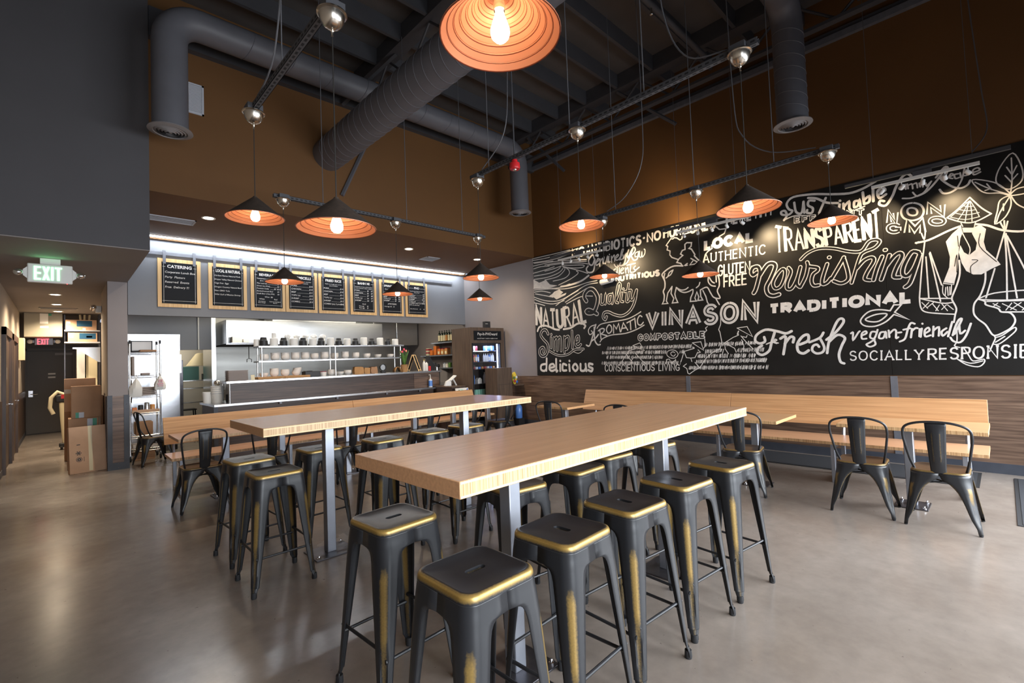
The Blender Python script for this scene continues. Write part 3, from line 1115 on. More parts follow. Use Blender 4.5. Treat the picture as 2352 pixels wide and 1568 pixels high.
for i, (x, y, r, lab, g) in enumerate(CHAIRS):
    g = {'mural': 'low chairs facing the mural bench', 'counter': 'low chairs facing the counter bench', 'rack': None}[g]
    if i == 0:
        _ch.location = (x, y, 0)
        _ch.rotation_euler = (0, 0, math.radians(r))
        _ch['label'], _ch['group'] = lab, g
    else:
        o = dup(_ch, (x, y, 0), math.radians(r), lab, g)
        if g is None and 'group' in o:
            del o['group']


# ================================================================ tables
def pedestal(t, x, y, ztop, plate=True, s=0.036, pw=0.15):
    l = MB()
    l.box(x - s, x + s, y - s, y + s, 0.008, ztop)
    o = l.build('leg', 'leg_steel', t, bevel=0.005)
    if plate:
        p = MB().box(x - pw, x + pw, y - pw * 0.85, y + pw * 0.85, 0.0, 0.010).build('base_plate', 'plate_steel', t, bevel=0.002)
        for sx in (-1, 1):
            for sy in (-1, 1):
                cx, cy = x + sx * (pw - 0.028), y + sy * (pw * 0.85 - 0.028)
                MB().lathe([(0.013, 0.010), (0.013, 0.018), (0.008, 0.020), (0.008, 0.030), (0.005, 0.034), (0.001, 0.034)], (cx, cy, 0), 8).build('bolt', 'chrome', p)
    MB().box(x - 0.11, x + 0.11, y - 0.06, y + 0.06, ztop, ztop + 0.006).build('top_bracket', 'leg_steel', t)


def high_table(x0, x1, y0, y1, legs, label):
    t = thing('high_table', label, 'table', ((x0 + x1) / 2, (y0 + y1) / 2, 0), group='long bamboo high tables')
    hx, hy = (x1 - x0) / 2, (y1 - y0) / 2
    Z, th = 1.067, 0.062
    c = MB().box(-hx, hx, -hy, hy, Z - th, Z).build('tabletop', 'ply_top', t, bevel=0.003)
    r = MB()
    for z0, z1 in ((Z - 0.011, Z - 0.0025), (Z - th + 0.0025, Z - th + 0.011)):
        r.box(-hx + 0.002, hx - 0.002, -hy - 0.0012, -hy + 0.004, z0, z1).box(-hx + 0.002, hx - 0.002, hy - 0.004, hy + 0.0012, z0, z1)
    r.build('edge_veneer', 'ply_rim', c)
    for x, y in legs:
        pedestal(t, x - (x0 + x1) / 2, y - (y0 + y1) / 2, Z - th - 0.006, pw=0.16)


high_table(0.985, 3.585, 1.310, 2.105, ((1.57, 1.69), (3.01, 1.68)), 'long bamboo high table nearest the camera on two grey legs')
high_table(1.000, 3.640, 3.525, 4.400, ((1.555, 3.80), (3.00, 3.88)), 'long bamboo high table between the near high table and the counter bench')


def low_table(x0, x1, y0, y1, legs, label, m, group):
    t = thing('low_table', label, 'table', ((x0 + x1) / 2, (y0 + y1) / 2, 0), group=group)
    hx, hy = (x1 - x0) / 2, (y1 - y0) / 2
    MB().box(-hx, hx, -hy, hy, 0.718, 0.750).build('tabletop', m, t, bevel=0.002)
    for x, y in legs:
        pedestal(t, x - (x0 + x1) / 2, y - (y0 + y1) / 2, 0.712, pw=0.14)


G1, G2 = 'low bamboo tables along the mural bench', 'low bamboo tables along the counter bench'
low_table(5.33, 5.97, 0.118, 1.140, ((5.65, 0.65),), 'low bamboo table at the near end of the mural bench with two chairs', 'ply_y', G1)
low_table(5.20, 5.86, 1.620, 2.300, ((5.56, 1.95),), 'low bamboo table second along the mural bench from the near end', 'ply_y', G1)
low_table(5.25, 5.90, 3.05, 3.72, ((5.57, 3.38),), 'low bamboo table third along the mural bench, behind the near high table', 'ply_y', G1)
low_table(5.25, 5.90, 4.37, 4.98, ((5.57, 4.68),), 'low bamboo table at the far end of the mural bench', 'ply_y', G1)
low_table(0.91, 2.43, 6.14, 6.80, ((1.42, 6.47), (2.05, 6.47)), 'wide low bamboo table at the left end of the counter bench', 'ply_x', G2)
low_table(2.48, 3.16, 6.10, 6.78, ((2.86, 6.33),), 'low bamboo table second from the left along the counter bench', 'ply_x', G2)
low_table(3.60, 4.36, 6.12, 6.78, ((4.00, 6.45),), 'low bamboo table third from the left along the counter bench', 'ply_x', G2)
low_table(4.44, 5.06, 6.10, 6.78, ((4.76, 6.45),), 'low bamboo table behind the far leg of the far high table', 'ply_x', G2)
low_table(5.18, 5.76, 6.02, 6.72, ((5.48, 6.40),), 'low bamboo table at the cooler end of the counter bench', 'ply_x', G2)


# ================================================================ benches
def bench(label, L_, m, loc, rot, legs):
    """local x along the bench, local +y toward the wall behind it; seat front at y=0"""
    t = thing('long_bench', label, 'bench', loc, rot)
    MB().box(0, L_, 0.0, 0.54, 0.415, 0.448).build('seat', m, t, bevel=0.002)
    half = L_ / 2
    for a, b in ((0, half - 0.002), (half + 0.002, L_)):
        k = MB()
        vs = []
        for x in (a, b):
            vs += [(x, 0.545, 0.555), (x, 0.575, 0.555), (x, 0.690, 0.888), (x, 0.660, 0.888)]
        k.add(vs, [(0, 1, 2, 3), (4, 7, 6, 5), (0, 4, 5, 1), (1, 5, 6, 2), (2, 6, 7, 3), (3, 7, 4, 0)])
        k.build('backrest', 'bench_wood', t, bevel=0.002)
    for x in legs:
        f = MB()
        s = 0.02
        f.box(x - s, x + s, 0.02, 0.06, 0.0, 0.412).box(x - s, x + s, 0.50, 0.54, 0.0, 0.415)
        f.box(x - s, x + s, 0.06, 0.50, 0.0, 0.04).box(x - s, x + s, 0.06, 0.50, 0.374, 0.412)
        f.tube([(x, 0.555, 0.415), (x, 0.60, 0.555), (x, 0.685, 0.84)], 0.018, 4)
        f.build('leg_frame', 'leg_steel', t, bevel=0.003)
    rl = MB().box(0.05, L_ - 0.05, 0.24, 0.28, 0.375, 0.413)
    rl.build('seat_rail', 'leg_steel', t)


bench('long bamboo bench with a tilted back along the mural wall', 5.02, 'ply_x', (6.07, 5.16, 0), -PI / 2, (0.25, 1.30, 2.56, 3.81, 4.86))
bench('long bamboo bench with a tilted back before the steel counter', 5.10, 'ply_x', (0.95, 6.86, 0), 0.0, (0.10, 1.35, 2.56, 3.75, 5.0))

# black mats
def floor_mat(label, x0, x1, y0, y1):
    t = thing('floor_mat', label, 'mat', ((x0 + x1) / 2, (y0 + y1) / 2, 0))
    hx, hy = (x1 - x0) / 2, (y1 - y0) / 2
    MB().box(-hx + 0.03, hx - 0.03, -hy + 0.03, hy - 0.03, 0, 0.009).build('pile', 'mat_rug', t)
    e = MB()
    for a in ((-hx, hx, -hy, -hy + 0.03), (-hx, hx, hy - 0.03, hy), (-hx, -hx + 0.03, -hy + 0.03, hy - 0.03), (hx - 0.03, hx, -hy + 0.03, hy - 0.03)):
        e.box(a[0], a[1], a[2], a[3], 0, 0.006)
    e.build('border', 'rubber', t)


floor_mat('long black floor mat lying under and behind the mural bench', 6.70, 7.46, 0.24, 2.98)
floor_mat('black entrance mat cut by the right picture edge', 5.50, 7.35, -1.5, -0.005)
floor_mat('black floor mat before the drinks cooler at the far mural wall', 6.35, 7.40, 5.9, 7.3)


# ================================================================ pendants on their strut tracks
def make_pendant():
    """origin at the rim centre of the shade; the cord length is set per lamp, so canopy and cord are built in place()"""
    t = thing('pendant_lamp', 'lamp', 'lamp')
    R, Hs = 0.200, 0.160
    out, inn = [], []
    n = 9
    for i in range(n + 1):
        s = i / n
        out.append((0.012 + (R - 0.012) * s, Hs - Hs * s + 0.004))
    sh = MB().lathe([(0.001, Hs + 0.010), (0.012, Hs + 0.008)] + out, (0, 0, 0), 48)
    sh.build('shade', 'shade_out', t, angle=60)
    for i in range(n + 1):
        s = i / n
        r = 0.012 + (R - 0.003 - 0.012) * (1 - s)
        inn.append((r, (Hs - 0.006) * s + 0.001))
    # stepped lining: shallow scored terraces
    prof = [(R, 0.004), (R - 0.001, 0.0), (R - 0.004, 0.001)]
    st = 8
    for k in range(st):
        a, b = k / st, (k + 1) / st
        ra, rb = (R - 0.004) * (1 - a) + 0.015 * a, (R - 0.004) * (1 - b) + 0.015 * b
        za, zb = (Hs - 0.012) * a + 0.001, (Hs - 0.012) * b + 0.001
        prof += [(ra - 0.001, za + 0.001), (rb + 0.0015, zb - 0.0005), (rb + 0.0012, zb + 0.0015)]
    MB().lathe(prof, (0, 0, 0), 48).build('lining', 'shade_in', t, angle=20)
    MB().lathe([(0.001, Hs - 0.01), (0.019, Hs - 0.01), (0.021, Hs - 0.03), (0.019, Hs - 0.075), (0.001, Hs - 0.075)], (0, 0, 0), 16).build('socket', 'nickel', t)
    MB().lathe([(0.012, 0.086), (0.014, 0.078), (0.017, 0.066), (0.024, 0.045), (0.031, 0.022), (0.032, 0.010), (0.028, -0.006), (0.018, -0.017), (0.001, -0.021)], (0, 0, 0), 20).build('bulb', 'bulb', t)
    return t


def canopy(t, dz):
    c = MB()
    c.lathe([(0.001, 0.036), (0.074, 0.036), (0.078, 0.032), (0.078, 0.026), (0.068, 0.022), (0.066, 0.010), (0.058, -0.016), (0.042, -0.038), (0.022, -0.050), (0.008, -0.054), (0.007, -0.060), (0.010, -0.066), (0.006, -0.072), (0.006, -0.092), (0.001, -0.094)], (0, 0, dz), 28)
    o = c.build('canopy', 'nickel', t, angle=40)
    MB().box(-0.052, 0.052, -0.052, 0.052, dz + 0.036, dz + 0.080).build('junction_box', 'steel_dark', o)
    return o


_pp = None
PEND = [
    (1.05, 3.798, 2.593, 3.365, 'brown cone pendant nearest the left bulkhead, on the leftmost track'),
    (1.05, 2.387, 2.194, 3.325, 'low hanging cone pendant in the middle of the leftmost track'),
    (1.05, 1.094, 2.546, 3.345, 'big cone pendant cut by the top picture edge, copper lining in full view'),
    (1.824, 5.55, 2.436, 3.348, 'cone pendant before the beverages board, left end of the cross track'),
    (3.250, 5.55, 2.396, 3.338, 'cone pendant before the spring rolls board, middle of the cross track'),
    (4.677, 5.55, 2.415, 3.347, 'small cone pendant right below another one, right end of the cross track'),
    (3.35, 3.941, 2.380, 3.450, 'cone pendant at the far end of the middle track, above the drinks cooler'),
    (3.35, 2.542, 2.633, 3.474, 'cone pendant in the middle of the middle track, over the mural corner'),
    (3.35, 1.141, 2.425, 3.474, 'cone pendant at the near end of the middle track, the largest before the mural'),
    (5.25, 3.633, 2.528, 3.252, 'cone pendant before the painted waves of the mural'),
    (5.25, 2.338, 2.347, 3.283, 'cone pendant before the painted buffalo of the mural'),
    (5.25, 1.056, 2.655, 3.289, 'cone pendant before the upper right lettering of the mural'),
]
for i, (x, y, zr, zc, lab) in enumerate(PEND):
    if _pp is None:
        _pp = make_pendant()
        p = _pp
        p.location = (x, y, zr)
        p['label'], p['group'] = lab, 'brown cone pendant lamps'
    else:
        p = dup(_pp0, (x, y, zr), 0.0, lab, 'brown cone pendant lamps')
    if i == 0:
        # a bare copy of the first lamp (without cord and canopy) is kept as the source of the others
        _pp0 = p
        _later = (zc - zr)
        continue
    canopy(p, zc - zr)
    MB().tube([(0, 0, 0.165), (0, 0, zc - zr - 0.09)], 0.0032, 6).build('cord', 'cord', p)
canopy(_pp0, _later)
MB().tube([(0, 0, 0.165), (0, 0, _later - 0.09)], 0.0032, 6).build('cord', 'cord', _pp0)


def strut(name, label, p0, p1, z, m='steel_dark', hang=(), slots=True):
    """slotted steel channel with hanger rods up to the roof"""
    a, b = Vector((p0[0], p0[1], z)), Vector((p1[0], p1[1], z))
    L_ = (b - a).length
    t = thing(name, label, 'track', tuple(a), math.atan2(b.y - a.y, b.x - a.x))
    c = MB()
    h = 0.0205
    c.box(0, L_, -h, h, 0.0, 0.003)
    c.box(0, L_, -h, -h + 0.003, 0.0, 0.041).box(0, L_, h - 0.003, h, 0.0, 0.041)
    c.box(0, L_, -h, -0.010, 0.038, 0.041).box(0, L_, 0.010, h, 0.038, 0.041)
    o = c.build('channel', m, t)
    if slots:
        s = MB()
        k = 0.03
        while k + 0.03 < L_:
            s.box(k, k + 0.028, -0.007, 0.007, -0.0006, 0.0002)
            for sd in (-1, 1):
                s.box(k, k + 0.028, sd * (h + 0.0003) - 0.0004, sd * (h + 0.0003) + 0.0004, 0.014, 0.027)
            k += 0.051
        s.build('slot_pattern', 'vent_dark', o)
    for q in hang:
        MB().tube([(q * L_, 0, 0.03), (q * L_, 0, 6.0 - z)], 0.0045, 6).build('hanger_rod', 'cable', t)
    return t


strut('lamp_track', 'slotted steel track on the left carrying three pendants toward the camera', (1.05, 3.92), (1.05, 0.9), 3.405, hang=(0.25, 0.85))
strut('lamp_track', 'steel track running across before the menu boards with three pendants', (1.72, 5.55), (4.82, 5.55), 3.385, hang=(0.18, 0.55, 0.86))
strut('lamp_track', 'slotted steel track down the middle of the room with three pendants', (3.35, 4.05), (3.35, 1.02), 3.510, hang=(0.1, 0.47, 0.72))
strut('lamp_track', 'steel track nearest the mural carrying three pendants', (5.25, 3.75), (5.25, 0.96), 3.330, hang=(0.12, 0.5, 0.80))


def cable(label, pts, r=0.006):
    t = thing('electric_cable', label, 'cable', pts[0])
    P = []
    o = Vector(pts[0])
    for i in range(len(pts) - 1):
        p0, p1, p2, p3 = (Vector(pts[max(i - 1, 0)]), Vector(pts[i]), Vector(pts[i + 1]), Vector(pts[min(i + 2, len(pts) - 1)]))
        for k in range(6):
            s = k / 6
            P.append(tuple(0.5 * ((2 * p1) + (p2 - p0) * s + (2 * p0 - 5 * p1 + 4 * p2 - p3) * s * s + (3 * p1 - p0 - 3 * p2 + p3) * s ** 3) - o))
    P.append(tuple(Vector(pts[-1]) - o))
    MB().tube(P, r, 6).build('cable', 'cable', t)


cable('grey cable dropping from the roof to the left track', [(1.05, 3.0, 6.0), (1.06, 3.02, 5.0), (1.05, 3.10, 4.2), (1.06, 3.35, 3.62), (1.05, 3.72, 3.47)])
cable('grey cable curving down to the far end of the middle track', [(3.34, 3.4, 6.0), (3.36, 3.42, 5.0), (3.34, 3.40, 4.4), (3.36, 3.50, 3.85), (3.35, 3.86, 3.57)])
cable('grey cable curving down to the near end of the middle track', [(3.35, 1.75, 6.0), (3.36, 1.72, 4.6), (3.36, 1.66, 4.0), (3.36, 1.50, 3.66), (3.35, 1.22, 3.57)])
cable('grey cable curving down to the near end of the mural side track', [(5.25, 1.9, 6.0), (5.26, 1.88, 4.2), (5.25, 1.80, 3.75), (5.26, 1.55, 3.50), (5.25, 1.15, 3.40)])
cable('grey cable hanging down to the far end of the mural side track', [(5.25, 2.98, 6.0), (5.25, 2.97, 4.4), (5.26, 3.02, 3.85), (5.25, 3.25, 3.52), (5.25, 3.55, 3.39)])
cable('grey cable hanging down the mustard wall to the rightmost mural spotlights', [(7.18, 0.10, 6.0), (7.20, 0.06, 5.0), (7.20, 0.02, 4.2), (7.18, 0.0, 3.75), (7.02, 0.12, 3.50)])


def spot_bar(label, y0, y1, sy0, sy1, aims, z=3.36):
    """white lighting track with small heads under a dark strut"""
    t = thing('spotlight_track', label, 'light', (7.0, (y0 + y1) / 2, z), group='white spotlight tracks before the mural')
    ym = (y0 + y1) / 2
    MB().box(-0.018, 0.018, y0 - ym, y1 - ym, -0.016, 0.016).build('rail', 'white_plastic', t)
    MB().box(-0.03, 0.03, -0.08, 0.08, 0.016, 0.065).build('driver_box', 'steel_dark', t)
    MB().box(-0.02, 0.02, sy0 - ym, sy1 - ym, 0.065, 0.105).build('strut', 'steel_dark', t)
    for q in (0.2, 0.8):
        yy = sy0 + (sy1 - sy0) * q - ym
        MB().tube([(0, yy, 0.10), (0, yy, 6.0 - z)], 0.003, 5).build('hanger_rod', 'cable', t)
    n = len(aims)
    for i, (ay, az, pw) in enumerate(aims):
        yy = y0 + (y1 - y0) * (i + 0.5) / n - ym
        d = (Vector((0.55, ay - (ym + yy), az - z + 0.07))).normalized()
        c = Vector((0, yy, -0.075))
        h = MB()
        h.tube([c - d * 0.038, c - d * 0.03, c + d * 0.022, c + d * 0.024], [0.014, 0.021, 0.024, 0.020], 14)
        h.tube([(0, yy, -0.016), (0, yy, -0.065)], 0.006, 6)
        h.build('spotlight_head', 'white_plastic', t)
        q = Vector((7.0, ym, z)) + c + d * 0.05
        light('mural_spot', 'SPOT', tuple(q), (XR, ay, az), pw * 6.5, (1.0, 0.74, 0.44), 0.02, spot=78, blend=0.9)


spot_bar('white spotlight track before the painted waves at the left end of the mural', 4.88, 5.90, 4.70, 6.10, ((4.3, 3.1, 9), (4.7, 2.6, 7), (5.2, 2.9, 4), (5.7, 3.8, 7), (6.3, 2.4, 4)))
spot_bar('white spotlight track before the middle of the mural, partly behind a pendant', 2.36, 3.45, 2.25, 3.70, ((2.2, 3.0, 8), (2.6, 2.7, 5), (2.95, 3.0, 9), (3.4, 3.8, 7), (3.9, 3.8, 7)))
spot_bar('white spotlight track before the upper right lettering of the mural', 0.07, 0.99, -0.16, 1.25, ((-0.4, 2.7, 4), (0.3, 2.9, 6), (0.7, 2.6, 5), (1.2, 3.0, 8), (1.5, 2.8, 6)))


